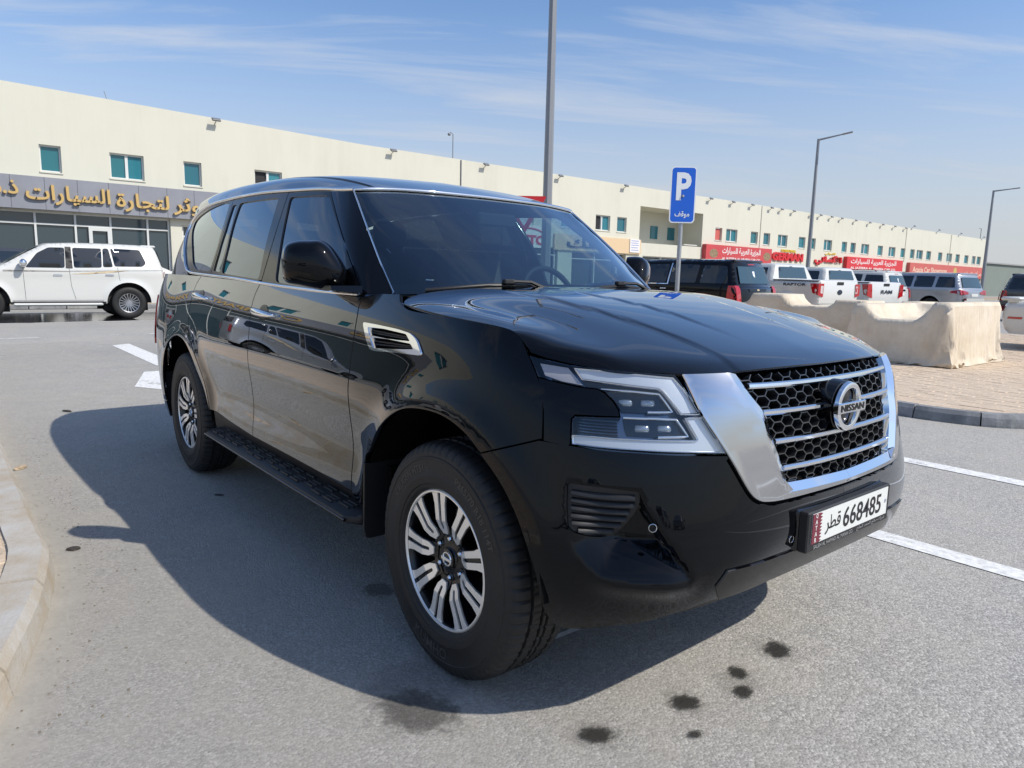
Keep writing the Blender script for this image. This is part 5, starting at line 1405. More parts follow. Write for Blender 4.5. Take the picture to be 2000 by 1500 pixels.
        vs = [P[0] - w, P[0] + w, P[1] + w, P[1] - w, Q[0] - w * 1.4, Q[0] + w * 1.4, Q[1] + w * 1.4, Q[1] - w * 1.4]
        mb.add(vs, [(0, 1, 2, 3), (0, 4, 5, 1), (3, 2, 6, 7), (0, 3, 7, 4), (1, 5, 6, 2)])
    tag(obj('grille_mesh', mb, M_GRILLE, CAR), kind='stuff')
    # chrome bars
    for z, y in ((1.057, .428), (.982, .398), (.898, .368), (.819, .340)):
        q = np.stack([np.linspace(0, y, 14), np.full(14, z) - .004 + .004 * np.linspace(0, 1, 14) ** 2], 1); P, Nn = surf(low3, .004)(q)
        P2 = np.concatenate([(P * [1, -1, 1])[::-1], P[1:]]); N2 = np.concatenate([(Nn * [1, -1, 1])[::-1], Nn[1:]])
        vs, fs = sweep_geo(P2, N2, [(-.0095, -.02), (-.0095, .003), (-.006, .0075), (.002, .009), (.007, .006), (.0095, .001), (.0095, -.02)])
        obj('grille_bar', MB().add(vs, fs), M_CHROME, CAR, smooth=35)
    # emblem: ring, bar, lettering
    e = empty_part = None
    mb = MB().lathe([(0, .018), (.070, .016), (.082, .008), (.084, -.05)], 48, axis='x')
    mb.v = [(x + .832, y, z + .972) for x, y, z in mb.v]
    em = obj('emblem', mb, M_BLKG, CAR, smooth=40)
    mb = MB().lathe([(.0575, .020), (.060, .030), (.068, .033), (.077, .029), (.080, .018)], 56, axis='x')
    mb.v = [(x + .832, y, z + .972) for x, y, z in mb.v]
    obj('emblem_ring', mb, M_CHROME, em, smooth=50)
    mb = MB().rbox((.850, -.089, .955), (.871, .089, .989), .003)
    obj('emblem_bar', mb, M_CHROME, em)
    lettering('emblem_lettering', 'NISSAN', M_INK, em, (.8725, 0, .972), (0, 1, 0), (0, 0, 1), width=.150, height=.022, bold=.025)
    # slim black air slot between V frame and bumper
    q = np.array([(p[0] + .004, p[1] - .006) if p[0] > .42 else (p[0], p[1] - .008) for p in go])
    P, Nn = surf(low3, -.012)(q)
    P2 = np.concatenate([(P * [1, -1, 1])[::-1][:-1], P[::-1][::-1]]) if False else None
    g = panel_geo(surf(low3, -.02), [(0, .69)] + [(p[0] + .03, p[1] - .03) if p[0] > .42 else (p[0], p[1] - .035) for p in go[::-1]][1:-4] + [(.66, 1.08)] + [(max(p[0] - .03, 0), p[1] + .02) for p in go[4:]], h=.04, flange=0, seam=seam0)
    obj('grille_gap', nmesh('grille_gap', [g, mir(g)]), M_VOID, CAR)
    # number plate
    tilt = R(-4)
    pl = MB().rbox((.868, -.272, .556), (.899, .272, .683), .004)
    po = obj('number_plate', pl, M_BLK, CAR); po['label'] = 'white Qatar number plate 668485 in black holder'
    X = .9015
    obj('plate_sheet', MB().bbox((.898, -.250, .582), (X, .250, .676)), M_PLATE, po)
    zig = [(-.250, .582), (-.250, .676)]
    for i in range(9):
        z0 = .676 - .094 * i / 9; zig += [(-.207, z0 - .001), (-.193, z0 - .094 / 18)]
    zig += [(-.207, .5825)]
    mb = MB(); mb.prism(zig, X - .001, X + .0006, 'x')
    obj('plate_band', mb, M_MAROON, po)
    uy = (0, 0, 1); ux = (0, 1, 0)
    lettering('plate_lettering', 'QATAR', M_PLATE, po, (X + .0012, -.232, .629), (0, 0, 1), (0, -1, 0), width=.086, height=.020, bold=.01) if False else None
    for i, ch in enumerate('QATAR'):
        lettering('plate_lettering', ch, M_PLATE, po, (X + .0012, -.229, .668 - i * .0188), ux, uy, height=.0145, bold=.02)
    lettering('plate_number', '668485', M_INK, po, (X + .001, .072, .629), ux, uy, width=.262, height=.066, bold=.012)
    lettering('plate_lettering', arabic('قطر'), M_INK, po, (X + .001, -.125, .627), ux, uy, width=.095, height=.060, bold=.01)
    obj('plate_bolt', MB().lathe([(0, .003), (.006, .002), (.007, 0)], 14, (X, .235, .629), 'x'), M_SATIN, po, smooth=40)
    M_PL2 = mat('holder_print', (.30, .30, .30), rough=.5)
    lettering('holder_lettering', 'SALEH AL HAMAD AL MANA CO.', M_PL2, po, (.8997, -.105, .569), ux, uy, width=.25, height=.0125, bold=.01)
    lettering('holder_lettering', arabic('شركة صالح الحمد المانع'), M_PL2, po, (.8997, .145, .569), ux, uy, width=.20, height=.016, bold=.01)
    # bracket behind the plate
    obj('plate_bracket', MB().rbox((.83, -.285, .548), (.870, .285, .690), .012), M_BLKG, CAR)

    # ------------- headlamps
    lampR = np.array(lamp)
    hold = []
    g = panel_geo(surf(low3, -.055), inset(lampR, -.006), h=.03, flange=0)
    for s in (0, 1):
        hold.append(obj('headlight', nmesh('headlight', [mir(g) if s else g]), M_LAMPIN, CAR))
    # side wall of the housing
    q = dense(lampR, .02); P, Nn = surf(low3, -.001)(q); Q, _ = surf(low3, -.056)(q); n = len(q)
    for s in (0, 1):
        k = -1 if s else 1; vs = []
        for i in range(n): vs += [(P[i][0], P[i][1] * k, P[i][2]), (Q[i][0], Q[i][1] * k, Q[i][2])]
        obj('housing_wall', MB().add(vs, [(2 * i, 2 * i + 1, (2 * i + 3) % (2 * n), (2 * i + 2) % (2 * n)) for i in range(n)]), M_VOID, hold[s])
    def dl(uv): return np.zeros(len(uv))
    for key, off, nm in (('drl_up', -.012, 'light_guide'), ('drl_low', -.012, 'light_guide')):
        pair(nm, surf(low3, off), U[key], M_DRL, h=.02, hb=.015, flange=.025, gap=0, parents=hold)
        # chrome rim round each guide
        ring = dense(inset(U[key], -.003), .015); P, Nn = surf(low3, off + .001)(ring); vs, fs = sweep_geo(P, Nn, halfround(.007, .004, 4), closed=True)
        for s in (0, 1): obj('guide_rim', MB().add([(p[0], p[1] * (-1 if s else 1), p[2]) for p in vs], fs), M_CHROME, hold[s], smooth=50)
    for key in ('mod_up', 'mod_low'):
        pair('projector_bezel', surf(low3, -.040), U[key], M_BLKG, h=.02, hb=.015, flange=.012, gap=0, parents=hold)
        q = np.array(U[key]); ring = dense(q[:6], .015, False); P, Nn = surf(low3, -.026)(ring); vs, fs = sweep_geo(P, Nn, halfround(.008, .006, 5, -.012))
        for s in (0, 1): obj('bezel_rim', MB().add([(p[0], p[1] * (-1 if s else 1), p[2]) for p in vs], fs), M_CHROME, hold[s], smooth=50)
        cen = q.mean(0)
        for du in (-.035, .035):
            P, Nn = surf(low3, -.052)(np.array([cen + [du, .0]])); P, Nn = P[0], Nn[0]
            for s in (0, 1):
                k = -1 if s else 1; rot = Vector((Nn[0], Nn[1] * k, Nn[2])).to_track_quat('Z', 'Y'); p0 = Vector((P[0], P[1] * k, P[2]))
                mb = MB().rbox((-.022, -.012, 0), (.022, .012, .016), .006); mb.v = [tuple(p0 + rot @ Vector(v)) for v in mb.v]
                obj('projector', mb, M_PROJ, hold[s], smooth=60)
    pair('turn_lens', surf(low3, -.014), U['turn'], M_TURN, h=.02, hb=.015, flange=.02, gap=0, parents=hold)
    # ribs low in the outer corner
    for i in range(5):
        z = .933 + i * .0085
        trim_pair('lamp_rib', surf(low3, -.034), [(.975, z), (.92, z), (.858, z)], halfround(.004, .004, 4), M_BLKG, parents=hold)
    g = panel_geo(surf(low3, .001), inset(lampR, .0015), h=.02, hb=.012, flange=.006)
    for s in (0, 1): obj('lamp_lens', nmesh('lamp_lens', [mir(g) if s else g]), M_LENS, hold[s])
    pair('lamp_surround', surf(low3, .0), U['lamp_insert'], M_PAINT, h=.02, hb=.012, flange=.02, gap=.001)
    # filler panel between lamp and V
M_GRILLE = mat('grille_black', (.03, .03, .032), rough=.22, spec=.7)
M_PROJ = mat('projector_lens', (.30, .34, .38), rough=.05, spec=1.0, metal=.6)
front_end()

# ---------------------------------------------------------------- wheels
def tyre_mesh():
    Rr, Wd = .405, .13
    half = [(.240, .108), (.252, .121), (.262, .1235), (.264, .1265), (.270, .1275), (.288, .1295), (.290, .1285), (.346, .1275), (.348, .1290), (.354, .1280), (.356, .1250), (.366, .1235), (.374, .1205), (.386, .1145), (.394, .106), (.3985, .096),
            (.4025, .080), (.404, .064), (.394, .062), (.394, .052), (.4045, .050), (.405, .018), (.395, .016), (.395, .008), (.405, .006)]
    prof = [(r, -h) for r, h in half] + [(r, h) for r, h in half[::-1]]
    n = 320
    def rf(r, h, i, j):
        a = abs(h)
        if .064 <= a < .122 and r > .37:                    # shoulder lugs
            ph = (i + (2 if h > 0 else 0)) % 5
            return r - (.0055 if ph == 0 else 0)
        if a < .052 and r > .40:
            ph = (i + int(a * 90)) % 6
            return r - (.006 if ph == 0 else 0)
        return r
    return MB().lathe(prof, n, axis='y', rfun=rf).mesh('tyre')
def rim_parts():
    """face toward -y; returns list of (name, mesh, material)"""
    out = []
    mb = MB().lathe([(.236, .095), (.231, .0), (.226, -.075), (.240, -.085), (.2405, -.108), (.234, -.111), (.229, -.104), (.222, -.070), (.216, .02), (.216, .095)], 72, axis='y')
    out.append(('rim', mb.mesh('rim'), M_RIMBLK, 40))
    mb = MB().lathe([(.2415, -.1095), (.2375, -.1135), (.2325, -.1135), (.2300, -.1075)], 96, axis='y')
    out.append(('rim_lip', mb.mesh('rim_lip'), M_ALLOY, 40))
    # black spider: 9 spokes + hub
    def spoke_y(r): return -.102 + .004 * (r < .0) + (0 if r > .125 else -(.0)) + (.020 * max(0, (.135 - r) / .06) if r < .135 else 0)
    for i in range(9):
        a = R(40 * i + SPOKE0)
        er = np.array([math.cos(a), 0, math.sin(a)]); et = np.array([-math.sin(a), 0, math.cos(a)])
        mb = MB()
        st = [(.075, .026), (.105, .027), (.135, .030), (.175, .031), (.205, .037), (.232, .046)]
        vs = []; fs = []
        for r, w in st:
            y = spoke_y(r) + .004
            for s_, dy in ((-1, 0), (1, 0), (1, .035), (-1, .035)):
                vs.append(er * r + et * w * s_ + np.array([0, y + dy, 0]))
        for k in range(len(st) - 1):
            for j in range(4): fs.append((k * 4 + j, k * 4 + (j + 1) % 4, (k + 1) * 4 + (j + 1) % 4, (k + 1) * 4 + j))
        mb.add(vs, fs)
        out.append(('spoke', mb.mesh('spoke'), M_RIMBLK, None))
        # machined U: two legs and a closed inner end
        outer = [(.234, -.047), (.218, -.037), (.190, -.0305), (.135, -.0285), (.108, -.0255), (.086, -.0125), (.086, .0125), (.108, .0255), (.135, .0285), (.190, .0305), (.218, .037), (.234, .047)]
        inner = [(.234, -.0085), (.218, -.0082), (.190, -.0078), (.135, -.0068), (.108, -.0060), (.1045, -.003), (.1045, .003), (.108, .0060), (.135, .0068), (.190, .0078), (.218, .0082), (.234, .0085)]
        mb = MB(); vs = []; fs = []
        for (r, w), (r2, w2) in zip(outer, inner):
            for rr_, ww, dy in ((r, w, 0), (r2, w2, 0), (r, w * 1.0, .006), (r2, w2, .006)):
                vs.append(er * rr_ + et * ww + np.array([0, spoke_y(rr_) - .0045 + dy, 0]))
        for k in range(len(outer) - 1):
            q = k * 4; p = q + 4
            fs += [(q, q + 1, p + 1, p), (q, p, p + 2, q + 2), (q + 1, q + 3, p + 3, p + 1)]
        mb.add(vs, fs)
        out.append(('spoke_face', mb.mesh('spoke_face'), M_ALLOY, None))
    mb = MB().lathe([(0, -.083), (.036, -.083), (.040, -.078), (.070, -.074), (.098, -.080), (.102, -.070), (.102, -.02), (.0, -.02)], 60, axis='y')
    out.append(('hub', mb.mesh('hub'), M_RIMBLK, 40))
    mb = MB().lathe([(0, -.092), (.030, -.0915), (.034, -.089), (.035, -.080)], 36, axis='y')
    out.append(('hub_cap', mb.mesh('hub_cap'), M_BLKG, 40))
    mb = MB().lathe([(.0195, -.0918), (.0205, -.0945), (.0245, -.0945), (.0258, -.0915)], 36, axis='y')
    mb.rbox((-.030, -.0965, -.0055), (.030, -.091, .0055), .001)
    out.append(('cap_emblem', mb.mesh('cap_emblem'), M_CHROME, 40))
    for i in range(6):
        a = R(60 * i + 30); x, z = .0695 * math.cos(a), .0695 * math.sin(a)
        mb = MB().lathe([(0, -.088), (.006, -.0875), (.0095, -.082), (.0105, -.070)], 6, (x, 0, z), 'y')
        out.append(('lug_nut', mb.mesh('lug_nut'), M_SATIN, None))
        mb = MB().lathe([(.0185, -.0772), (.016, -.066), (.0, -.064)], 18, (x, 0, z), 'y')
        out.append(('lug_hole', mb.mesh('lug_hole'), M_VOID, 40))
    mb = MB().lathe([(.0, -.005), (.16, -.005), (.165, .0), (.165, .02), (0, .02)], 48, axis='y')
    out.append(('brake_disc', mb.mesh('brake_disc'), mat('brake_disc', (.12, .11, .10), rough=.4, metal=.8), 40))
    mb = MB().lathe([(.0, .05), (.22, .05)], 40, axis='y')
    out.append(('wheel_back', mb.mesh('wheel_back'), M_VOID, None))
    return out
def arc_text(body, r, a_mid, size, gap, flip=False):
    """letters raised on the sidewall, outer face toward -y"""
    V = []; F = []
    a, f = text_geo(body, None, size, 0, 2, .01)
    x = a[:, 0] / r
    ang = a_mid - x if not flip else a_mid + x
    rr = r + (a[:, 1] if not flip else -a[:, 1])
    y = np.interp(rr, [.25, .29, .346, .352, .372], [-.1225, -.1287, -.1277, -.128, -.1215]) - .0012
    # seen from -y side with x to the right: angle grows anticlockwise in (x,z)
    P = np.stack([rr * np.cos(ang), y, rr * np.sin(ang)], 1)
    return P, f
SPOKE0 = 18
def wheels():
    ty = tyre_mesh(); sm(ty, 30)
    rims = rim_parts()
    for nm, me, mt, s_ in rims:
        me.materials.append(mt)
        if s_: sm(me, s_)
    ty.materials.append(M_TYRE)
    txt = []
    for body, r, am, sz, fl in (('P265/70 R18 114T', .318, 48, .026, False), ('CRUGEN HT51', .318, 128, .026, False), ('KUMHO', .318, 262, .040, True)):
        P, f = arc_text(body, r, R(am), sz, 0, fl)
        me = bpy.data.meshes.new('sidewall_lettering'); me.from_pydata(P.tolist(), [], f); me.materials.append(M_TYRETXT); me.update(); txt.append(me)
    for x in (0.0, -3.075):
        for s in (-1, 1):
            w = bpy.data.objects.new('wheel', rims[0][1]); COL.objects.link(w); w.parent = CAR
            w.location = (x, s * .857, .405)
            if s > 0: w.rotation_euler = (0, 0, PI)
            elif x < -1: w.rotation_euler = (0, R(11), 0)
            t = obj('tyre', ty, None, w)
            if s < 0:
                for me in txt: obj('sidewall_lettering', me, None, w)
            for nm, me, mt, s_ in rims[1:]: obj(nm, me, None, w)
    # wheel wells, flaps
    for x in (0.0, -3.075):
        for s in (-1, 1):
            mb = MB(); n = 28; vs = []; fs = []
            for i in range(n + 1):
                a = R(2 + 186 * i / n)
                for y in (.42, .955): vs.append((x - .045 + .535 * math.cos(a), s * y, .415 + .515 * math.sin(a)))
            fs = [(2 * i, 2 * i + 1, 2 * i + 3, 2 * i + 2) for i in range(n)]
            mb.add(vs, fs)
            mb.add([(x - .60, s * .42, .40), (x + .45, s * .42, .40), (x + .45, s * .42, .95), (x - .60, s * .42, .95)], [(0, 1, 2, 3)])
            obj('wheel_well', mb, M_VOID, CAR, smooth=60)
    for x, y in ((-.545, .97), (-3.60, .965)):
        for s in (-1, 1):
            mb = MB(); mb.prism([(s * (y - .27), .62), (s * (y + .008), .62), (s * (y + .012), .36), (s * (y + .004), .322), (s * (y - .015), .315), (s * (y - .25), .315), (s * (y - .27), .335)], x, x + .012, 'x')
            obj('mud_flap', mb, M_BLK, CAR)
wheels()

# ---------------------------------------------------------------- steps, mirrors, wipers, underbody, cabin
def fittings():
    for s in (-1, 1):
        prof = [(-.86, .36), (-.86, .415), (-1.015, .405), (-1.03, .398), (-1.036, .385), (-1.030, .372), (-1.01, .362)]
        xs = [-.56, -.575, -.62, -2.44, -2.485, -2.50]; sc = [.55, .8, 1, 1, .8, .55]
        vs = []; fs = []; k = len(prof)
        for x, q in zip(xs, sc):
            for y, z in prof: vs.append((x, s * -(-.86 + (y + .86) * q), z))
        for i in range(len(xs) - 1):
            for j in range(k): fs.append((i * k + j, i * k + (j + 1) % k, (i + 1) * k + (j + 1) % k, (i + 1) * k + j))
        fs += [tuple(range(k)), tuple(range((len(xs) - 1) * k, len(xs) * k))]
        st = obj('running_board', MB().add(vs, fs), M_BLK, CAR, smooth=35)
        tr = MB().tube([(-.60, s * 1.034, .385), (-1.5, s * 1.037, .386), (-2.46, s * 1.034, .385)], .006, 8)
        obj('board_trim', tr, M_BLKG, st, smooth=60)
        mb = MB()
        for j, y in enumerate((.885, .905, .925, .945, .965, .985, 1.004)):
            x = -.66
            while x > -2.38:
                if (int(x * 10) + j) % 4: mb.rbox((x - .085, s * y - .0045, .406), (x, s * y + .0045, .4185 - .0007 * j), .0015)
                x -= .118
        g = obj('tread_ribs', mb, mat('tread_rubber', (.03, .03, .03), rough=.55), st)
        # mirror
        c = np.array([-.95, 0, 1.384]); tv = np.array([.5758, .8176]); nv_ = np.array([.8176, -.5758])
        ol = [(0.0, 1.405), (0.01, 1.446), (0.028, 1.469), (0.067, 1.482), (0.118, 1.485), (0.162, 1.485), (0.199, 1.461), (0.229, 1.421), (0.255, 1.377), (0.262, 1.35), (0.254, 1.307), (0.216, 1.285), (0.171, 1.28), (0.083, 1.297), (0.016, 1.312), (0.003, 1.354)]
        ol = smooth_path(ol + ol[:1], 4)[:-1]
        n2 = len(ol); vs = []; fs = []
        rows_ = [(0.02, .052), (.25, .0505), (.45, .047), (.62, .040), (.76, .030), (.87, .017), (.945, .004), (.985, -.015), (1.0, -.038), (.99, -.068), (.96, -.085), (.80, -.083), (.02, -.078)]
        for rho, dx in rows_:
            for q in ol:
                a_ = .125 + (q[0] - .125) * rho; zz = (q[1] - 1.384) * rho; x_, y_ = np.array([-.95, -1.14]) + tv * a_ + nv_ * (dx - .05 * max(0, -zz) - .03)
                vs.append((x_, -s * y_, c[2] + zz))
        for i in range(len(rows_) - 1):
            for j in range(n2): fs.append((i * n2 + j, i * n2 + (j + 1) % n2, (i + 1) * n2 + (j + 1) % n2, (i + 1) * n2 + j))
        fs.append(tuple(range(n2))[::-1]); fs.append(tuple(range((len(rows_) - 1) * n2, len(rows_) * n2)))
        mo = obj('side_mirror', MB().add(vs, fs), M_PAINT, CAR, smooth=50)
        # dark lower shell and arm
        vs2 = [(x, y, z) for x, y, z in vs]
        lower = [(x + .002, y + s * .0015, c[2] + (z - c[2]) * 1.015) for x, y, z in vs]
        fl = [f for f in fs if all(vs[i][2] < c[2] - .050 for i in f)]
        obj('lower_shell', MB().add(lower, fl), M_PAINT, mo, smooth=50)
        a = MB()
        a.add([(-.70, s * .895, 1.275), (-.86, s * .90, 1.275), (-.86, s * .895, 1.305), (-.71, s * .89, 1.305), (-.80, s * .98, 1.283), (-.92, s * 1.0, 1.285), (-.92, s * 1.0, 1.305), (-.81, s * .98, 1.302)],
              [(0, 1, 5, 4), (1, 2, 6, 5), (2, 3, 7, 6), (3, 0, 4, 7), (4, 5, 6, 7), (0, 3, 2, 1)])
        obj('mirror_arm', a, M_BLKG, mo)
        obj('mirror_glass', MB().add([((q := np.array([-.95, -1.14]) + tv * t_ + nv_ * -.117)[0], -s * q[1], z_) for t_, z_ in ((.03, 1.33), (.22, 1.31), (.22, 1.41), (.15, 1.46), (.04, 1.455))], [(0, 1, 2, 3, 4)]), M_CHROME, mo)
        # sail panel at the front corner of the door glass
        g = panel_geo(surf(cab3, -.003), [(.925, .02), (.935, .13), (.947, .235), (1.0, .10), (1.012, .02)], h=.03, flange=0)
        obj('sail_panel', nmesh('sail_panel', [mir(g) if s > 0 else g]), M_BLKG, CAR)
    # wipers
    for y0, y1, yp in ((-.70, -.02, -.16), (.02, .62, .50)):
        n = 14; pts = []
        for i in range(n + 1):
            t = i / n; y = y0 + (y1 - y0) * t
            z = 1.281 + .026 * math.sin(PI * t); 
            uvz = (z - 1.25) / .265 * .28
            P = cab3(np.array([[abs(y) * 1.0, uvz]]))[0]
            pts.append((P[0] + .022 + .012 * math.sin(PI * t), y, P[2] + .012))
        w = obj('wiper', MB().tube(pts, .009, 6), M_BLK, CAR, smooth=60)
        obj('wiper_arm', MB().tube([(pts[n // 2][0] + .012, pts[n // 2][1], pts[n // 2][2] + .016), (pts[n // 2][0] + .03, (pts[n // 2][1] + yp) / 2, pts[n // 2][2] + .014), (-.375, yp, 1.292)], [.006, .008, .011], 6), M_BLK, w, smooth=60)
        obj('wiper_joint', MB().rbox((pts[n // 2][0] - .006, pts[n // 2][1] - .03, pts[n // 2][2] + .004), (pts[n // 2][0] + .02, pts[n // 2][1] + .03, pts[n // 2][2] + .024), .004), M_BLK, w)
        if True:
            obj('wiper_blade', MB().tube([(p[0] - .010, p[1], p[2] - .010) for p in pts], .005, 5), M_BLK, w, smooth=60)
    # underbody
    mb = MB(); mb.bbox((-4.05, -.80, .38), (.35, .80, .46)); mb.bbox((-3.9, -.55, .30), (.10, .55, .385))
    obj('underbody', mb, M_VOID, CAR)
    mb = MB(); mb.bbox((-3.55, -.88, .45), (-.50, .88, .60)); mb.bbox((.18, -.62, .62), (.60, .62, 1.06)); mb.bbox((-4.0, -.70, .5), (-3.65, .70, 1.2)); mb.bbox((-.50, -.40, .5), (.3, .40, 1.15))
    obj('floor_pan', mb, M_VOID, CAR)
    # dash, wheel, seats, headliner
    mb = MB(); mb.rbox((-.98, -.80, .95), (-.44, .80, 1.225), .04); mb.rbox((-.94, .20, 1.18), (-.62, .66, 1.285), .03)
    obj('dashboard', mb, M_DASH, CAR)
    c0 = Vector((-1.03, .42, 1.235)); tl = Matrix.Rotation(R(-24), 3, 'Y')
    pts = [c0 + tl @ Vector((0, .185 * math.cos(a), .185 * math.sin(a))) for a in np.linspace(0, 2 * PI, 33)]
    sw = obj('steering_wheel', MB().tube(pts, .016, 8, cap=False), M_DASH, CAR, smooth=60)
    mb = MB(); mb.rbox((c0.x - .02, c0.y - .07, c0.z - .06), (c0.x + .03, c0.y + .07, c0.z + .05), .015); mb.rbox((c0.x, c0.y - .18, c0.z - .02), (c0.x + .02, c0.y + .18, c0.z + .02), .006)
    obj('steering_hub', mb, M_DASH, sw)
    for y in (-.42, .42):
        for x in (-1.62, -2.55):
            se = obj('seat', MB().rbox((x - .10, y - .26, .68), (x + .45, y + .26, .90), .06), M_SEAT, CAR)
            mb = MB().rbox((-.09, -.25, .0), (.07, .25, .66), .06); rt = Matrix.Rotation(R(-14), 3, 'Y')
            mb.v = [tuple(rt @ Vector(v) + Vector((x - .06, y, .86))) for v in mb.v]; obj('backrest', mb, M_SEAT, se)
            mb = MB().rbox((-.06, -.13, .70), (.05, .13, .90), .045); mb.v = [tuple(rt @ Vector(v) + Vector((x - .06, y, .86))) for v in mb.v]; obj('headrest', mb, M_SEAT, se)
    g = panel_geo(surf(roof3, -.035), [(.05, 0), (.05, .74), (ROOF.u[-1], .74), (ROOF.u[-1], 0)], h=.12, flange=0)
    obj('headliner', nmesh('headliner', [g, mir(g)]), M_SEAT, CAR)
    obj('inner_mirror', MB().rbox((-1.00, -.12, 1.60), (-.975, .12, 1.665), .01), M_DASH, CAR)
    # shelf that closes the load bay behind tinted glass
    obj('load_floor', MB().bbox((-3.9, -.82, .80), (-2.75, .82, .84)), M_DASH, CAR)
fittings()
# ================================================================== parked vehicles
M_WPAINT = mat('white_paint', (.62, .62, .59), rough=.35, coat=.8, spec=.4)
M_SPAINT = mat('silver_paint', (.42, .43, .45), rough=.3, metal=.6, coat=.8)
M_DPAINT = mat('charcoal_paint', (.035, .038, .045), rough=.3, coat=.9, spec=.5)
M_KPAINT = mat('dark_paint', (.008, .009, .011), rough=.3, coat=1.0, spec=.5)
M_VGLASS = mat('vehicle_glass', (.008, .011, .014), rough=.04, spec=.9)
M_VGLASS2 = mat('vehicle_rear_glass', (.03, .065, .085), rough=.05, spec=.9)
M_RIMS = mat('rim_silver', (.45, .46, .48), rough=.35, metal=.9)
M_RIMD = mat('rim_dark', (.05, .052, .056), rough=.35, metal=.6)
M_LRED = mat('tail_lamp_red', (.42, .006, .010), rough=.15, coat=.7)
M_LWHT = mat('tail_lamp_clear', (.66, .60, .60), rough=.15, coat=.7)
M_BADGE = mat('badge_dark', (.02, .03, .05), rough=.4)
M_STRIPE = mat('decal_gold', (.56, .44, .27), rough=.5)
M_STRIPE2 = mat('decal_grey', (.30, .28, .26), rough=.5)

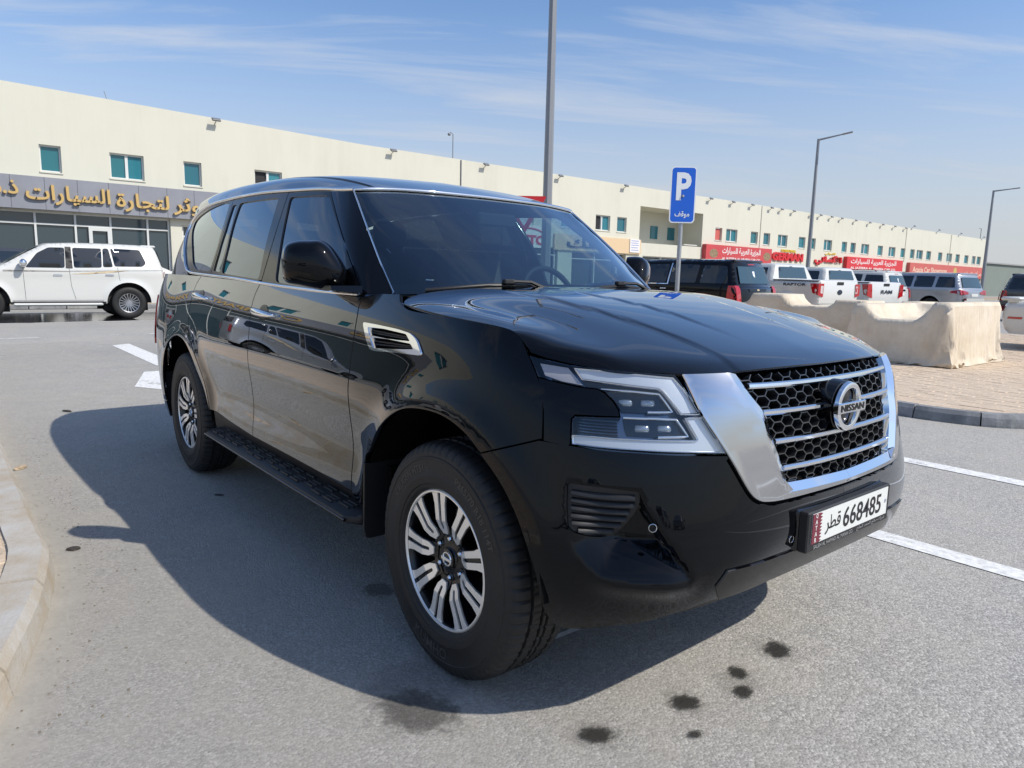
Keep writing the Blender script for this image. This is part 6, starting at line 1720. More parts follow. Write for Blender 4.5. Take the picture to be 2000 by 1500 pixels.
def vehicle(name, label, loc, heading, sp, cat='car', group=None):
    """local x forward from the rear axle, y to its left, z up"""
    o = tag(empty(name, loc, heading), label, cat, group)
    prof = np.array(sp['prof'], float); Wd, Wr, zb, zr = sp['W'], sp['Wr'], sp['zb'], sp['zr']; rad = sp.get('r', .10); pm = sp['paint']
    arch = sp['arch']; x0, x1 = prof[:, 0].min(), prof[:, 0].max()
    hull = smooth_closed(prof)
    nb = sp.get('nbottom', 2)
    tax = sp.get('taper', .10)
    def ysurf(p):
        x, z = p[:, 0], p[:, 1]
        t = np.clip((z - zb) / (zr - zb), 0, 1.2); y = Wd - (Wd - Wr) * t ** 1.15
        y = y - .05 * np.clip((.62 - z) / .4, 0, 1) ** 2
        y = y + .012 * np.exp(-((z - zb + .12) / .10) ** 2)
        e0 = np.clip((x0 + .9 - x) / .9, 0, 1); e1 = np.clip((x - x1 + 1.1) / 1.1, 0, 1)
        y = y - tax * e0 ** 2.5 - tax * 1.7 * e1 ** 2.2
        for ax, az, R_ in arch: y = y + sp.get('flare', .02) * np.exp(-(np.maximum(np.hypot(x - ax, z - az) - R_, 0) / .07) ** 2)
        d = segdist(p, hull[hull_top(hull, sp)], False); k = np.clip(1 - d / rad, 0, 1)
        return y - rad * (1 - np.sqrt(np.maximum(1 - k * k, 0)))
    S = lambda off: (lambda uv: (lambda y: np.stack([uv[:, 0], y + off, uv[:, 1]], 1))(ysurf(uv)))
    # side outline with the arches cut in
    bot = prof[:, 1].min(); outl = cut_arches(hull, arch)
    uv, F = tri2d(outl, (), .07, .03)
    y = ysurf(uv); V = np.stack([uv[:, 0], y, uv[:, 1]], 1)
    vs = np.concatenate([V, V * [1, -1, 1]]); n = len(V); fs = [tuple(map(int, f)) for f in F] + [tuple(int(i) + n for i in f[::-1]) for f in F]
    # skin over the top, nose and tail
    th = hull[hull_top(hull, sp)]; yy = ysurf(th); m = len(th); base = 2 * n; cols = np.linspace(-1, 1, 9); sk = []
    for i in range(m):
        for c in cols:
            bul = sp.get('crown', .03) * (1 - c * c)
            x, z = th[i]; 
            tx = 0; tz = 0
            if z > zr - .35 or (z > zb - .35 and abs(nrmz(th, i)) > .6): tz = bul
            if abs(nrmz(th, i)) < .6: tx = (bul * 2.0) * (1 if x > (x0 + x1) / 2 else -1)
            sk.append((x + tx, c * yy[i], z + tz))
    vs = np.concatenate([vs, np.array(sk)])
    for i in range(m - 1):
        for j in range(8): fs.append((base + i * 9 + j, base + i * 9 + j + 1, base + (i + 1) * 9 + j + 1, base + (i + 1) * 9 + j))
    me = bpy.data.meshes.new('body'); me.from_pydata(vs.tolist(), [], fs)
    bm = bmesh.new(); bm.from_mesh(me); bmesh.ops.remove_doubles(bm, verts=bm.verts, dist=.004); bmesh.ops.recalc_face_normals(bm, faces=bm.faces); bm.to_mesh(me); bm.free()
    body = obj('body', me, pm, o, smooth=50)
    def side(nm, poly, mt, off=.005, par=None, both=True, h=.12, dens=.08, flange=0):
        uv, F = tri2d(poly, (), h, dens); yy = ysurf(uv); res = []
        for s in ((1, -1) if both else (both or 1,)):
            me = bpy.data.meshes.new(nm); me.from_pydata([(a, s * (b + off), c) for (a, c), b in zip(uv.tolist(), yy.tolist())], [], [tuple(map(int, f)) for f in F]); me.polygons.foreach_set('use_smooth', [True] * len(F))
            res.append(obj(nm, me, mt, par or o))
        return res
    for w in sp.get('wins', []): side('window', fillet(w, .05), M_VGLASS)
    for w, mt, nm in sp.get('side', []): side(nm, w, mt, .006)
    for a, b in sp.get('gaps', []):
        q = dense(np.array([a, b]), .1, False); T = np.array(b) - np.array(a); nn = np.array([-T[1], T[0]]) / np.linalg.norm(T) * .004
        side('door_gap', [tuple(np.array(a) - nn), tuple(np.array(b) - nn), tuple(np.array(b) + nn), tuple(np.array(a) + nn)], M_BLKM, .002)
    for x, z in sp.get('handles', []):
        yv = ysurf(np.array([[x, z]]))[0]
        for s in (1, -1): obj('handle', MB().rbox((x - .10, s * yv - .02, z - .018), (x + .10, s * yv + .022, z + .018), .012), sp.get('hmat', M_CHROME), o)
    # end glass and lamps: outline in (y, z); x follows the hull
    def endx(z, rear): 
        hz = th[:, 1]; hx = th[:, 0]; mid = (x0 + x1) / 2; out = []
        for q in z:
            best = None
            for i in range(len(th) - 1):
                a, b = hz[i], hz[i + 1]
                if (a - q) * (b - q) <= 0 and a != b:
                    x = hx[i] + (hx[i + 1] - hx[i]) * (q - a) / (b - a)
                    if best is None or (x < best if rear else x > best): best = x
            out.append(best if best is not None else (x0 if rear else x1))
        return np.array(out)
    def end(nm, poly, mt, rear=True, off=.012, bulge=None, par=None):
        uv, F = tri2d(poly, (), .15, .10); xs = endx(uv[:, 1], rear); cr = sp.get('crown', .03) * 2
        yr = np.clip(np.abs(uv[:, 0]) / Wd, 0, 1)
        s = -1 if rear else 1
        me = bpy.data.meshes.new(nm); me.from_pydata([(x + s * (off + cr * (1 - k * k)), u, v) for x, k, (u, v) in zip(xs.tolist(), yr.tolist(), uv.tolist())], [], [tuple(map(int, f)) for f in F]); me.polygons.foreach_set('use_smooth', [True] * len(F))
        return obj(nm, me, mt, par or o)
    for poly, mt, nm, rear in sp.get('ends', []): end(nm, poly, mt, rear)
    for poly, mt, nm in sp.get('rear2', []):
        for s in (1, -1): end(nm, [(s * a, b) for a, b in poly], mt)
    for t, yc, z, w, h, mt in sp.get('text', []):
        x = endx([z], True)[0] - .02 - sp.get('crown', .03) * 2
        lettering('lettering', t, mt, o, (x, yc, z), (0, -1, 0), (0, 0, 1), width=w, height=h, depth=0, bold=.03)
    for t, xc, z, w, h, mt in sp.get('sidetext', []):
        yv = ysurf(np.array([[xc, z]]))[0] + .012
        lettering('lettering', t, mt, o, (xc, yv, z), (-1, 0, 0), (0, 0, 1), width=w, height=h, bold=.03)
    # wheels
    Rt = sp['R']
    for x in [a[0] for a in arch]:
        for s in (1, -1):
            yc = s * (Wd - .14)
            t = MB().lathe([(Rt * .60, .10), (Rt * .66, .115), (Rt * .85, .12), (Rt * .96, .105), (Rt, .085), (Rt, -.085), (Rt * .96, -.105), (Rt * .85, -.12), (Rt * .6, -.1)], 40, axis='y')
            w = obj('wheel', t, M_TYRE, o, smooth=40, loc=(x, yc, Rt))
            r = MB().lathe([(Rt * .61, .112), (Rt * .585, .112), (Rt * .56, .06), (Rt * .5, .045), (0, .045)], 40, axis='y')
            r.v = [(a, b * s, c) for a, b, c in r.v]; obj('rim', r, M_RIMD, w, smooth=40)
            ns = sp.get('spokes', 10)
            mb = MB()
            for k in range(ns):
                a = 2 * PI * k / ns; e = Vector((math.cos(a), 0, math.sin(a))); tt = Vector((-math.sin(a), 0, math.cos(a))); hw = sp.get('spw', .022)
                q = [e * Rt * .12 + tt * hw, e * Rt * .12 - tt * hw, e * Rt * .59 - tt * hw * .8, e * Rt * .59 + tt * hw * .8]
                vs_ = [Vector((p.x, s * (.088 if i < 2 else .104), p.z)) for i, p in enumerate(q)] + [Vector((p.x, s * .05, p.z)) for p in q]
                mb.add(vs_, [(0, 1, 2, 3), (0, 3, 7, 4), (1, 5, 6, 2), (2, 6, 7, 3)])
            rr_ = MB().lathe([(Rt * .60, .113), (Rt * .565, .108)], 40, axis='y'); rr_.v = [(a, b * s, c) for a, b, c in rr_.v]; mb.add(rr_.v, rr_.f)
            cp = MB().lathe([(0, .095), (Rt * .12, .094), (Rt * .15, .08)], 16, axis='y'); cp.v = [(a, b * s, c) for a, b, c in cp.v]; mb.add(cp.v, cp.f)
            obj('spokes', mb, sp.get('rim', M_RIMS), w)
            wl = MB(); n_ = 16; R_ = [a for a in arch if a[0] == x][0]; vv = []
            for i in range(n_ + 1):
                a = PI * i / n_
                for y_ in (Wd - .5, Wd - .06): vv.append((x + (R_[2] + .015) * math.cos(a), s * y_, R_[1] + (R_[2] + .015) * math.sin(a)))
            wl.add(vv, [(2 * i, 2 * i + 1, 2 * i + 3, 2 * i + 2) for i in range(n_)]); wl.add([(x - R_[2], s * (Wd - .45), .2), (x + R_[2], s * (Wd - .45), .2), (x + R_[2], s * (Wd - .45), R_[1] + R_[2]), (x - R_[2], s * (Wd - .45), R_[1] + R_[2])], [(0, 1, 2, 3)])
            obj('wheel_well', wl, M_BLKM, o)
    obj('underbody', MB().bbox((x0 + .35, -Wd + .22, bot + .02), (x1 - .35, Wd - .22, bot + .30)), M_BLKM, o)
    for x, z in sp.get('mirror', []):
        yv = ysurf(np.array([[x, z]]))[0]
        for s in (1, -1):
            b = MB().rbox((x - .05, s * (yv + .16) - .13, z - .02), (x + .09, s * (yv + .16) + .13, z + .17), .045)
            mo = obj('side_mirror', b, sp.get('mmat', M_CHROME), o, smooth=50); obj('mirror_arm', MB().rbox((x - .03, min(s * yv, s * (yv + .08)) - .04, z - .03), (x + .04, max(s * yv, s * (yv + .08)) + .02, z + .02), .01), M_BLKM, mo)
    if sp.get('step'):
        a, b, z, mt = sp['step']
        for s in (1, -1): obj('side_step', MB().rbox((a, s * (Wd - .03) - .09, z - .045), (b, s * (Wd - .03) + .09, z + .03), .03), mt, o)
    if sp.get('rails'):
        a, b, z, mt = sp['rails']
        for s in (1, -1): obj('roof_rail', MB().tube([(a, s * (Wr - .08), z - .03), (a + .12, s * (Wr - .08), z + .05), (b - .12, s * (Wr - .08), z + .05), (b, s * (Wr - .08), z - .03)], .018, 8), mt, o)
    if sp.get('spoiler'):
        xs, zs_, hw, mt = sp['spoiler']; obj('roof_spoiler', MB().rbox((xs - .16, -hw, zs_ - .035), (xs + .22, hw, zs_ + .03), .03), mt, o)
    return o, ysurf
def smooth_closed(P):
    P = np.asarray(P, float)
    return P
def hull_top(hull, sp):
    """indices from tail bottom over the roof to nose bottom (the outline is listed that way)"""
    return list(range(len(hull)))
def nrmz(th, i):
    a = th[max(i - 1, 0)]; b = th[min(i + 1, len(th) - 1)]; t = b - a; l = np.linalg.norm(t) + 1e-9
    return t[0] / l
def cut_arches(hull, arch):
    """outline + bottom line with wheel arches, closed"""
    a, b = hull[-1], hull[0]; zb0 = a[1]; zb1 = b[1]; out = [tuple(p) for p in hull]
    for ax, az, R_ in sorted(arch, key=lambda q: -q[0]):
        f = (ax - b[0]) / (a[0] - b[0]); zz = zb1 + (zb0 - zb1) * f; hz = zz - az; dx = math.sqrt(max(R_ * R_ - hz * hz, 0)); t0 = math.atan2(hz, dx); t1 = PI - t0
        for t in np.linspace(t0, t1, 18): out.append((ax + R_ * math.cos(t), az + R_ * math.sin(t)))
    return out
def spl(P, k=4):
    return smooth_path(P, k).tolist()

LC = dict(paint=M_WPAINT, W=.985, Wr=.74, zb=1.30, zr=1.93, r=.085, R=.42, arch=[(0, .43, .53), (3.12, .43, .53)], flare=.035, spokes=18, spw=.010, rim=M_RIMS,
    prof=spl([(-.80, .42), (-.95, .50), (-.97, .75), (-.93, 1.05), (-.89, 1.28), (-.81, 1.6), (-.72, 1.86), (-.58, 1.925), (0, 1.945), (1.0, 1.94), (1.55, 1.91), (1.80, 1.87), (2.2, 1.66), (2.67, 1.37), (2.9, 1.30), (3.6, 1.22), (3.95, 1.10), (4.08, .9), (4.08, .55), (3.95, .40)]),
    wins=[[(2.25, 1.305), (1.42, 1.31), (1.38, 1.815), (1.72, 1.81), (1.98, 1.66)], [(1.21, 1.82), (1.22, 1.32), (.60, 1.335), (.56, 1.825)], [(.53, 1.83), (.57, 1.345), (.34, 1.355), (.40, 1.83)], [(.355, 1.835), (.30, 1.37), (-.36, 1.38), (-.46, 1.47), (-.34, 1.82)]],
    side=[([(.60, .47), (2.55, .47), (2.55, .505), (.60, .505)], M_CHROME, 'sill_strip'), ([(.55, .40), (2.6, .40), (2.6, .46), (.55, .46)], M_BLKM, 'sill_shadow'), ([(1.40, 1.30), (1.37, 1.84), (1.24, 1.84), (1.25, 1.30)], M_BLKM, 'door_pillar'), ([(2.7, 1.20), (1.3, 1.215), (1.3, 1.235), (2.7, 1.235)], M_STRIPE2, 'decal'), ([(1.3, 1.16), (.4, 1.25), (-.1, 1.275), (.35, 1.215), (.9, 1.165)], M_STRIPE, 'decal'), ([(1.3, 1.225), (-.85, 1.285), (-.85, 1.295), (1.3, 1.24)], M_STRIPE2, 'decal')],
    gaps=[((2.30, 1.29), (2.28, .52)), ((1.33, 1.30), (1.30, .85)), ((1.30, .85), (1.22, .52)), ((.24, 1.34), (.20, 1.0))], handles=[(1.58, 1.12), (.43, 1.14)], mirror=[(2.28, 1.33)], step=(.62, 2.55, .40, M_WPAINT),
    ends=[([(-.66, 1.40), (.66, 1.40), (.58, 1.82), (-.58, 1.82)], M_VGLASS, 'rear_window', True), ([(-.78, 1.42), (.78, 1.42), (.66, 1.84), (-.66, 1.84)], M_VGLASS, 'windscreen', False)],
    rear2=[([(.66, .98), (.93, .98), (.93, 1.26), (.66, 1.26)], M_LRED, 'tail_lamp')], spoiler=(-.62, 1.925, .62, M_WPAINT))
vehicle('parked_suv', 'white SUV with gold side stripes standing on the wet road at left', (-20.18, 1.80, 0), R(-90), LC, 'suv')
# a second white SUV and a grey one are added out of frame at left, only for the black doors to mirror
LC2 = dict(LC); vehicle('parked_suv', 'white SUV parked left of the frame, mirrored in the black doors', (-12.5, -10.5, 0), R(-90), LC2, 'suv')
LC3 = dict(LC); LC3['paint'] = M_SPAINT; vehicle('parked_suv', 'silver SUV added left of the frame for the black doors to mirror', (-20.0, -7.5, 0), R(-90), LC3, 'suv')

SED0 = dict(paint=M_SPAINT, W=.92, Wr=.62, zb=.98, zr=1.50, r=.12, R=.34, arch=[(0, .36, .42), (2.85, .36, .42)], spokes=5, spw=.05,
    prof=spl([(-.95, .35), (-1.05, .5), (-1.03, .85), (-.95, 1.05), (-.55, 1.13), (.1, 1.42), (.5, 1.50), (1.0, 1.50), (1.4, 1.44), (2.05, 1.08), (2.4, 1.0), (3.3, .88), (3.6, .75), (3.65, .5), (3.5, .32)]),
    wins=[[(1.85, 1.07), (.82, 1.05), (.80, 1.40), (1.30, 1.38)], [(.74, 1.40), (.76, 1.05), (.05, 1.06), (.25, 1.36)]], mirror=[(1.75, 1.02)], mmat=M_SPAINT)
# unseen cars added behind the viewpoint, only to show in the black bumper and wing
vehicle('parked_sedan', 'silver sedan added across the lane for the black bumper to mirror', (17.5, -3.5, 0), R(0), SED0, 'car')
vehicle('parked_suv', 'white SUV added across the lane for the black bumper to mirror', (17.8, -7.2, 0), R(0), dict(LC), 'suv')
vehicle('parked_suv', 'white SUV added by the left island for the black front wing to mirror', (7.5, -13.5, 0), R(-90), dict(LC), 'suv')
# boxy off-roader behind the white SUV
JEEP = dict(paint=M_DPAINT, W=.90, Wr=.76, zb=1.25, zr=1.86, r=.06, R=.40, arch=[(0, .42, .50), (2.6, .42, .50)], flare=.03, taper=.03, spokes=6, rim=M_RIMD,
    prof=[(-.55, .50), (-.66, .60), (-.66, 1.2), (-.62, 1.80), (-.52, 1.88), (1.3, 1.88), (1.40, 1.84), (1.72, 1.32), (1.80, 1.27), (3.05, 1.22), (3.16, 1.15), (3.18, .7), (3.10, .5)],
    wins=[[(1.52, 1.30), (.78, 1.30), (.78, 1.78), (1.28, 1.78)], [(.66, 1.30), (-.02, 1.30), (-.02, 1.78), (.66, 1.78)], [(-.14, 1.30), (-.52, 1.30), (-.50, 1.78), (-.14, 1.78)]], gaps=[((1.60, 1.25), (1.55, .55)), ((.72, 1.25), (.72, .55))], mirror=[(1.5, 1.3)], mmat=M_BLKM)
vehicle('parked_offroader', 'boxy dark off roader parked behind the white SUV', (-26.6, -.35, 0), R(-62), JEEP, 'suv')
SED = dict(paint=M_WPAINT, W=.92, Wr=.62, zb=.98, zr=1.50, r=.12, R=.34, arch=[(0, .36, .42), (2.85, .36, .42)], spokes=5, spw=.05,
    prof=spl([(-.95, .35), (-1.05, .5), (-1.03, .85), (-.95, 1.05), (-.55, 1.13), (.1, 1.42), (.5, 1.50), (1.0, 1.50), (1.4, 1.44), (2.05, 1.08), (2.4, 1.0), (3.3, .88), (3.6, .75), (3.65, .5), (3.5, .32)]),
    wins=[[(1.85, 1.07), (.82, 1.05), (.80, 1.40), (1.30, 1.38)], [(.74, 1.40), (.76, 1.05), (.05, 1.06), (.25, 1.36)]], mirror=[(1.75, 1.02)], mmat=M_WPAINT,
    ends=[([(-.55, 1.14), (.55, 1.14), (.48, 1.38), (-.48, 1.38)], M_VGLASS, 'rear_window', True), ([(-.68, 1.08), (.68, 1.08), (.55, 1.42), (-.55, 1.42)], M_VGLASS, 'windscreen', False)])
vehicle('parked_sedan', 'pale sedan half hidden between white SUV and black SUV', (-27.2, 4.35, 0), R(-88), SED, 'car')

# long black SUV seen from behind
SUB = dict(paint=M_PAINT, W=1.02, Wr=.80, zb=1.22, zr=1.90, r=.10, R=.41, arch=[(0, .42, .50), (3.3, .42, .50)], spokes=6, spw=.04, crown=.03, flare=.015,
    prof=spl([(-1.15, .45), (-1.30, .58), (-1.31, .80), (-1.26, 1.15), (-1.20, 1.25), (-1.02, 1.72), (-.95, 1.87), (-.7, 1.905), (.6, 1.92), (1.7, 1.91), (2.1, 1.86), (2.55, 1.60), (3.0, 1.30), (3.3, 1.24), (4.05, 1.16), (4.35, 1.0), (4.42, .7), (4.3, .42)]),
    wins=[[(-.18, 1.29), (-1.02, 1.29), (-.90, 1.74), (-.22, 1.76)], [(.80, 1.29), (-.05, 1.29), (-.08, 1.77), (.78, 1.79)], [(1.62, 1.28), (.92, 1.29), (.90, 1.79), (1.60, 1.78)], [(2.62, 1.28), (1.74, 1.28), (1.72, 1.78), (2.08, 1.72)]],
    side=[([(.84, 1.24), (2.75, 1.235), (2.75, 1.26), (.86, 1.262)], M_CHROME, 'window_trim'), ([(.83, 1.24), (.87, 1.24), (.85, 1.82), (.81, 1.82)], M_CHROME, 'window_trim')],
    ends=[([(-.72, 1.30), (.72, 1.30), (.64, 1.74), (-.64, 1.74)], M_VGLASS2, 'rear_window', True), ([(-.26, .92), (.26, .92), (.26, 1.04), (-.26, 1.04)], M_PLATE, 'number_plate', True), ([(-.42, 1.10), (.42, 1.10), (.42, 1.17), (-.42, 1.17)], M_BLKG, 'tailgate_handle', True), ([(-.05, 1.115), (.05, 1.115), (.05, 1.155), (-.05, 1.155)], M_STRIPE, 'badge', True), ([(-.16, 1.785), (.16, 1.785), (.16, 1.81), (-.16, 1.81)], M_LRED, 'brake_lamp', True), ([(-.03, 1.45), (.03, 1.45), (.03, 1.62), (-.07, 1.62)], M_SIGNW, 'window_sticker', True)],
    rear2=[([(.80, .82), (.985, .82), (.985, 1.24), (.82, 1.24)], M_LRED, 'tail_lamp')], side_=0, spoiler=(-.86, 1.885, .70, M_KPAINT), mirror=[(2.55, 1.32)], mmat=M_KPAINT, gaps=[((.86, 1.22), (.80, .55)), ((1.70, 1.22), (1.70, .55))], handles=[(1.95, 1.10), (.98, 1.12)])
SUB['side'].append(([(-1.30, .82), (-1.0, .84), (-1.04, 1.24), (-1.22, 1.24)], M_LRED, 'tail_lamp'))
def place(px_world, heading, back):
    """rear-left corner at px_world -> rear axle origin"""
    h = R(heading); W_, b = back
    return (px_world[0] + math.cos(h) * b + math.sin(h) * W_, px_world[1] + math.sin(h) * b - math.cos(h) * W_, 0)
vehicle('parked_suv', 'long black SUV seen from behind beside the parking sign', place((-8.65, 13.7), 182, (1.0, 1.28)), R(182), SUB, 'suv')

def pickup(paint, lamp, texts, tail_h=1.42, roof=1.95, W=1.04):
    return dict(paint=paint, W=W, Wr=.80, zb=1.36, zr=roof, r=.07, R=.44, arch=[(0, .45, .54), (3.65, .45, .54)], spokes=6, spw=.05, flare=.045, crown=.015,
        prof=[(-1.0, .55), (-1.14, .62), (-1.16, .85), (-1.16, tail_h - .03), (-1.14, tail_h), (.55, tail_h + .02), (.62, 1.48), (.74, roof - .06), (.82, roof - .01), (1.2, roof + .01), (2.3, roof), (2.6, roof - .06), (3.25, 1.46), (3.4, 1.38), (4.45, 1.28), (4.66, 1.15), (4.7, .8), (4.6, .55)],
        wins=[[(1.60, 1.44), (.86, 1.44), (.92, roof - .13), (1.60, roof - .11)], [(2.95, 1.44), (1.72, 1.44), (1.72, roof - .11), (2.45, roof - .12)]],
        side=[([(-1.13, tail_h - .035), (.55, tail_h - .02), (.55, tail_h + .015), (-1.13, tail_h - .002)], M_BLKM, 'bed_rail')],
        ends=[([(-.70, 1.50), (.70, 1.50), (.64, roof - .10), (-.64, roof - .10)], M_VGLASS2, 'rear_window', True), ([(-.02, roof - .09), (.12, roof - .09), (.12, roof - .03), (-.02, roof - .03)], M_BLKM, 'brake_lamp', True), ([(-.95, .56), (.95, .56), (.95, .72), (-.95, .72)], M_CHROME, 'bumper', True), ([(-.16, tail_h - .13), (.16, tail_h - .13), (.16, tail_h - .04), (-.16, tail_h - .04)], M_BLKM, 'tailgate_handle', True)],
        rear2=lamp, text=texts, mirror=[(2.75, 1.45)], mmat=M_BLKM, gaps=[((.66, 1.40), (.66, .60)), ((1.66, 1.40), (1.66, .60))], handles=[(1.85, 1.25), (.95, 1.25)])
RAP = pickup(M_WPAINT, [([(.80, .92), (1.03, .98), (1.03, 1.34), (.78, 1.34)], M_LRED, 'tail_lamp')], [], 1.44, 1.97, 1.10)
RAP['rear2'].append(([(.815, 1.03), (.92, 1.05), (.92, 1.27), (.80, 1.27)], M_LWHT, 'reverse_lamp'))
RAP['sidetext'] = [('RAPTOR', -.35, 1.30, .85, .085, M_BADGE)]
RAP['side'].append(([(-1.15, .98), (-.98, 1.05), (-.90, 1.34), (-1.15, 1.34)], M_LRED, 'tail_lamp'))
o_, _y = vehicle('pickup_truck', 'white pickup with RAPTOR lettering on its bed side', place((-9.3, 19.0), 171, (1.08, 1.15)), R(171), RAP, 'pickup')
mb = MB().lathe([(0, .012), (.075, .008), (.08, 0)], 20, axis='x'); mb.v = [(-1.20 - x, y * 1.5, z + 1.08) for x, y, z in mb.v]
obj('badge', mb, M_BADGE, o_)
RAM = pickup(M_WPAINT, [([(.74, .88), (1.01, .95), (1.01, 1.36), (.80, 1.36)], M_LRED, 'tail_lamp')], [('RAM', -.02, 1.10, .62, .13, M_BADGE)], 1.43, 1.93, 1.03)
RAM['side'] = RAM['side'] + [([(-1.15, .95), (-1.0, 1.0), (-.93, 1.36), (-1.15, 1.36)], M_LRED, 'tail_lamp')]
vehicle('pickup_truck', 'white pickup with RAM lettering on its tailgate', place((-9.5, 22.8), 170, (1.02, 1.15)), R(170), RAM, 'pickup')
YUK = dict(SUB); YUK['paint'] = M_WPAINT; YUK['rails'] = (-.6, 1.6, 1.90, M_BLKM); YUK['spoiler'] = (-.86, 1.885, .70, M_WPAINT); YUK['mmat'] = M_WPAINT
vehicle('parked_suv', 'white SUV with dark roof rails behind the RAM pickup', place((-11.0, 28.1), 180, (1.0, 1.28)), R(180), YUK, 'suv')
vehicle('parked_suv', 'white SUV mostly hidden between long black SUV and RAPTOR pickup', place((-11.3, 17.7), 180, (1.0, 1.28)), R(180), dict(YUK, rails=None), 'suv')
LEX = dict(SUB); LEX['paint'] = M_SPAINT; LEX['spoiler'] = (-.86, 1.885, .72, M_SPAINT); LEX['mmat'] = M_SPAINT
LEX['rear2'] = [([(.45, 1.02), (.985, .98), (.985, 1.20), (.80, 1.20), (.45, 1.10)], M_LRED, 'tail_lamp')]
LEX['side'] = [([(-1.30, 1.02), (-.85, 1.06), (-.90, 1.15), (-1.24, 1.20)], M_LRED, 'tail_lamp'), ([(2.8, .62), (-.9, .62), (-.9, 1.20), (2.8, 1.18)], M_DPAINT, 'door_shade')]
LEX['side'] = LEX['side'][:1]; LEX['ends'] = SUB['ends'][:2] + [([(-.80, .66), (.80, .66), (.80, .84), (-.80, .84)], M_CHROME, 'bumper', True)]
vehicle('parked_suv', 'silver SUV with sloping tail window beyond the beige covers', place((-9.7, 31.9), 170, (1.0, 1.28)), R(170), LEX, 'suv')
DRK = dict(SUB); DRK['paint'] = M_DPAINT; DRK['mmat'] = M_DPAINT; DRK['side'] = SUB['side'][-1:]
vehicle('parked_suv', 'charcoal SUV at the right edge, side on behind the white coupe', (-6.9, 32.6, 0), R(2), DRK, 'suv')

# white coupe with a tail wing at the right edge
CPE = dict(paint=M_WPAINT, W=.95, Wr=.60, zb=.92, zr=1.35, r=.14, R=.35, arch=[(0, .36, .43), (2.85, .36, .43)], spokes=5, spw=.05, crown=.02,
    prof=spl([(-.95, .30), (-1.06, .42), (-1.10, .70), (-1.02, .93), (-.75, .98), (-.2, 1.02), (.45, 1.33), (.9, 1.36), (1.3, 1.30), (1.95, 1.0), (2.3, .95), (3.4, .82), (3.7, .65), (3.7, .42), (3.5, .28)]),
    wins=[[(1.75, 1.0), (.35, .99), (.55, 1.26), (1.10, 1.26)]], side=[([(-.95, .60), (-.68, .60), (-.66, .645), (-.93, .645)], M_LRED, 'side_marker')], mirror=[(1.7, .98)], mmat=M_WPAINT,
    ends=[([(-.6, 1.05), (.6, 1.05), (.5, 1.28), (-.5, 1.28)], M_VGLASS, 'rear_window', True)], rear2=[([(.3, .74), (.85, .74), (.85, .86), (.3, .86)], M_LRED, 'tail_lamp')])
o_, _y = vehicle('parked_coupe', 'white coupe with rear wing standing on the pavers at right edge', (-1.98, 15.62, .125), R(-3), CPE, 'car')
w = obj('rear_wing', MB().rbox((-1.10, -.93, .965), (-.74, .93, 1.045), .035), M_WPAINT, o_, smooth=50)
for s in (-1, 1): obj('wing_foot', MB().rbox((-.98, s * .82 - .08, .93), (-.78, s * .82 + .08, 1.04), .02), M_WPAINT, w)

# ================================================================== covered outdoor furniture
def tarp_mat():
    m = bpy.data.materials.new('beige_cover'); m.use_nodes = True; nt = m.node_tree; b = nt.nodes['Principled BSDF']; N = nt.nodes.new; L = nt.links.new
    b.inputs['Roughness'].default_value = .92; b.inputs['Specular IOR Level'].default_value = .15
    tc = N('ShaderNodeTexCoord')
    n = N('ShaderNodeTexNoise'); n.inputs['Scale'].default_value = 1.6; n.inputs['Detail'].default_value = 8; n.inputs['Roughness'].default_value = .7; L(tc.outputs['Object'], n.inputs['Vector'])
    r = N('ShaderNodeValToRGB'); r.color_ramp.elements[0].position = .32; r.color_ramp.elements[0].color = (.58, .49, .37, 1); r.color_ramp.elements[1].position = .62; r.color_ramp.elements[1].color = (.72, .645, .53, 1)
    L(n.outputs['Fac'], r.inputs[0]); L(r.outputs[0], b.inputs['Base Color'])
    n2 = N('ShaderNodeTexNoise'); n2.inputs['Scale'].default_value = 3.2; n2.inputs['Detail'].default_value = 4; n2.inputs['Distortion'].default_value = 1.8; n2.inputs['Roughness'].default_value = .45
    mp = N('ShaderNodeMapping'); mp.inputs['Scale'].default_value = (1.4, 1.4, .45); L(tc.outputs['Object'], mp.inputs[0]); L(mp.outputs[0], n2.inputs['Vector'])
    bp = N('ShaderNodeBump'); bp.inputs['Strength'].default_value = .55; bp.inputs['Distance'].default_value = .05; L(n2.outputs['Fac'], bp.inputs['Height']); L(bp.outputs[0], b.inputs['Normal'])
    return m
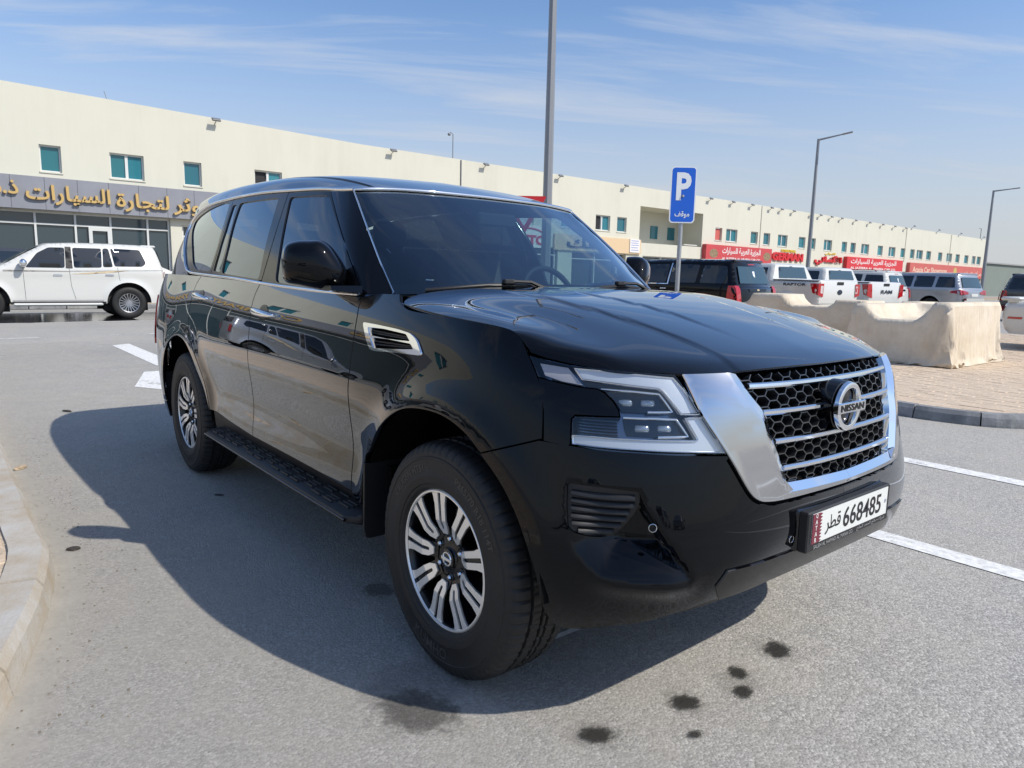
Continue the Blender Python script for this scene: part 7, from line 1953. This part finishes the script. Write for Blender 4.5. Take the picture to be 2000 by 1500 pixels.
def cover(label, foot, hts, boxes, z0, seed, slack=1.03):
    """fitted cloth cover: a top and a skirt cut to the bench, then let sag over it (position based dynamics)"""
    from mathutils import noise as mn
    x0, x1, y0, y1 = foot; H = np.array(hts, float); nu, nv = max(10, int((x1 - x0) / .05)), max(8, int((y1 - y0) / .05)); vs = []; idx = {}
    def Hh(u, v):
        a = u * (H.shape[0] - 1); b = v * (H.shape[1] - 1); i, j = min(int(a), H.shape[0] - 2), min(int(b), H.shape[1] - 2); a -= i; b -= j
        return H[i, j] * (1 - a) * (1 - b) + H[i + 1, j] * a * (1 - b) + H[i + 1, j + 1] * a * b + H[i, j + 1] * (1 - a) * b
    for i in range(nu + 1):
        for j in range(nv + 1):
            u, v = i / nu, j / nv; idx[(i, j)] = len(vs); vs.append((x0 + (x1 - x0) * u, y0 + (y1 - y0) * v, z0 + Hh(u, v)))
    fs = [(idx[(i, j)], idx[(i + 1, j)], idx[(i + 1, j + 1)], idx[(i, j + 1)]) for i in range(nu) for j in range(nv)]
    rim = [(i, 0) for i in range(nu)] + [(nu, j) for j in range(nv)] + [(i, nv) for i in range(nu, 0, -1)] + [(0, j) for j in range(nv, 0, -1)]
    K = 18; rows = [[idx[q] for q in rim]]; cx, cy = (x0 + x1) / 2, (y0 + y1) / 2
    for k in range(1, K + 1):
        t = k / K; row = []
        for q in rim:
            x, y, z = vs[idx[q]]; ox = .07 * t * (1 if q[0] == nu else -1 if q[0] == 0 else 0); oy = .07 * t * (1 if q[1] == nv else -1 if q[1] == 0 else 0)
            s = q[0] + q[1] * 1.3; w = .012 * t * mn.noise(Vector((s * .25, t, seed)))
            row.append(len(vs)); vs.append((x + ox + w, y + oy + w, z0 + (z - z0) * (1 - t) + .008))
        rows.append(row)
    n = len(rim)
    for a, b in zip(rows[:-1], rows[1:]):
        for i in range(n): fs.append((a[i], a[(i + 1) % n], b[(i + 1) % n], b[i]))
    P = np.array(vs); E = set(); B2 = set()
    for f in fs:
        for i in range(4):
            E.add(tuple(sorted((f[i], f[(i + 1) % 4]))))
        E.add(tuple(sorted((f[0], f[2])))); E.add(tuple(sorted((f[1], f[3]))))
    E = np.array(sorted(E)); L0 = np.linalg.norm(P[E[:, 0]] - P[E[:, 1]], axis=1) * slack; cnt = np.bincount(E.ravel(), minlength=len(P))[:, None].astype(float)
    P[:, :2] += (np.random.RandomState(seed).rand(len(P), 2) - .5) * .012
    V = P.copy(); hem = np.array(rows[-1])
    for it in range(90):
        vel = (P - V) * .93; V = P.copy(); P = P + vel; P[:, 2] -= 9.8 * .016 ** 2
        for k in range(9):
            d = P[E[:, 1]] - P[E[:, 0]]; l = np.linalg.norm(d, axis=1) + 1e-9; c = d * ((l - L0) / l * .5)[:, None]; D = np.zeros_like(P)
            for ax in range(3): D[:, ax] = np.bincount(E[:, 0], c[:, ax], len(P)) - np.bincount(E[:, 1], c[:, ax], len(P))
            P = P + D / cnt * 2.6
            for a0, a1, b0, b1, zz, h1 in boxes:
                e = .012; d = np.stack([P[:, 0] - (a0 - e), (a1 + e) - P[:, 0], P[:, 1] - (b0 - e), (b1 + e) - P[:, 1], (h1 + z0 + e) - P[:, 2]], -1); ins = (d > 0).all(-1); j = d.argmin(-1); mv = d[np.arange(len(P)), j]
                for q, (ax, sg) in enumerate(((0, -1), (0, 1), (1, -1), (1, 1), (2, 1))):
                    w = ins & (j == q); P[w, ax] += sg * mv[w]
            P[:, 2] = np.maximum(P[:, 2], z0 + .006)
        V[hem] = P[hem] * .7 + V[hem] * .3
    me = bpy.data.meshes.new('furniture_cover'); me.from_pydata(P.tolist(), [], fs)
    return tag(obj('furniture_cover', me, M_TARP, smooth=70), label, 'cover')
M_TARP = tarp_mat()
cover('beige cloth cover over a bench, nearest of the covers to the kerb', (-3.72, -2.18, 9.58, 11.8), [[.92, .98, 1.0, 1.0], [.78, .80, .86, .95], [.82, .80, .84, .95], [1.0, .98, .98, 1.0]], [(-2.5, -2.22, 9.62, 11.76, 0, .97), (-3.7, -3.45, 9.62, 11.76, 0, .90), (-3.7, -2.22, 9.62, 9.75, 0, .68), (-3.7, -2.3, 11.5, 11.76, 0, .90), (-3.4, -2.5, 10.3, 11.5, 0, .66)], .125, 3)
cover('long beige cloth cover behind the black SUV bonnet', (-7.45, -4.5, 11.9, 12.9), [[.90, .92], [1.0, 1.02], [.97, 1.0], [.90, .92], [.93, .95], [.92, .93]], [(-7.4, -4.56, 11.96, 12.84, 0, .74), (-7.1, -6.3, 11.96, 12.84, 0, .97), (-5.2, -4.56, 11.96, 12.84, 0, .89)], .125, 8)
cover('beige cloth cover showing only its top rim behind the nearest cover', (-4.38, -3.9, 12.6, 14.3), [[.90, .93, .92, .90], [.88, .92, .92, .88]], [(-4.34, -3.94, 12.64, 14.26, 0, .76), (-4.34, -3.94, 13.0, 13.9, 0, .89)], .125, 5)
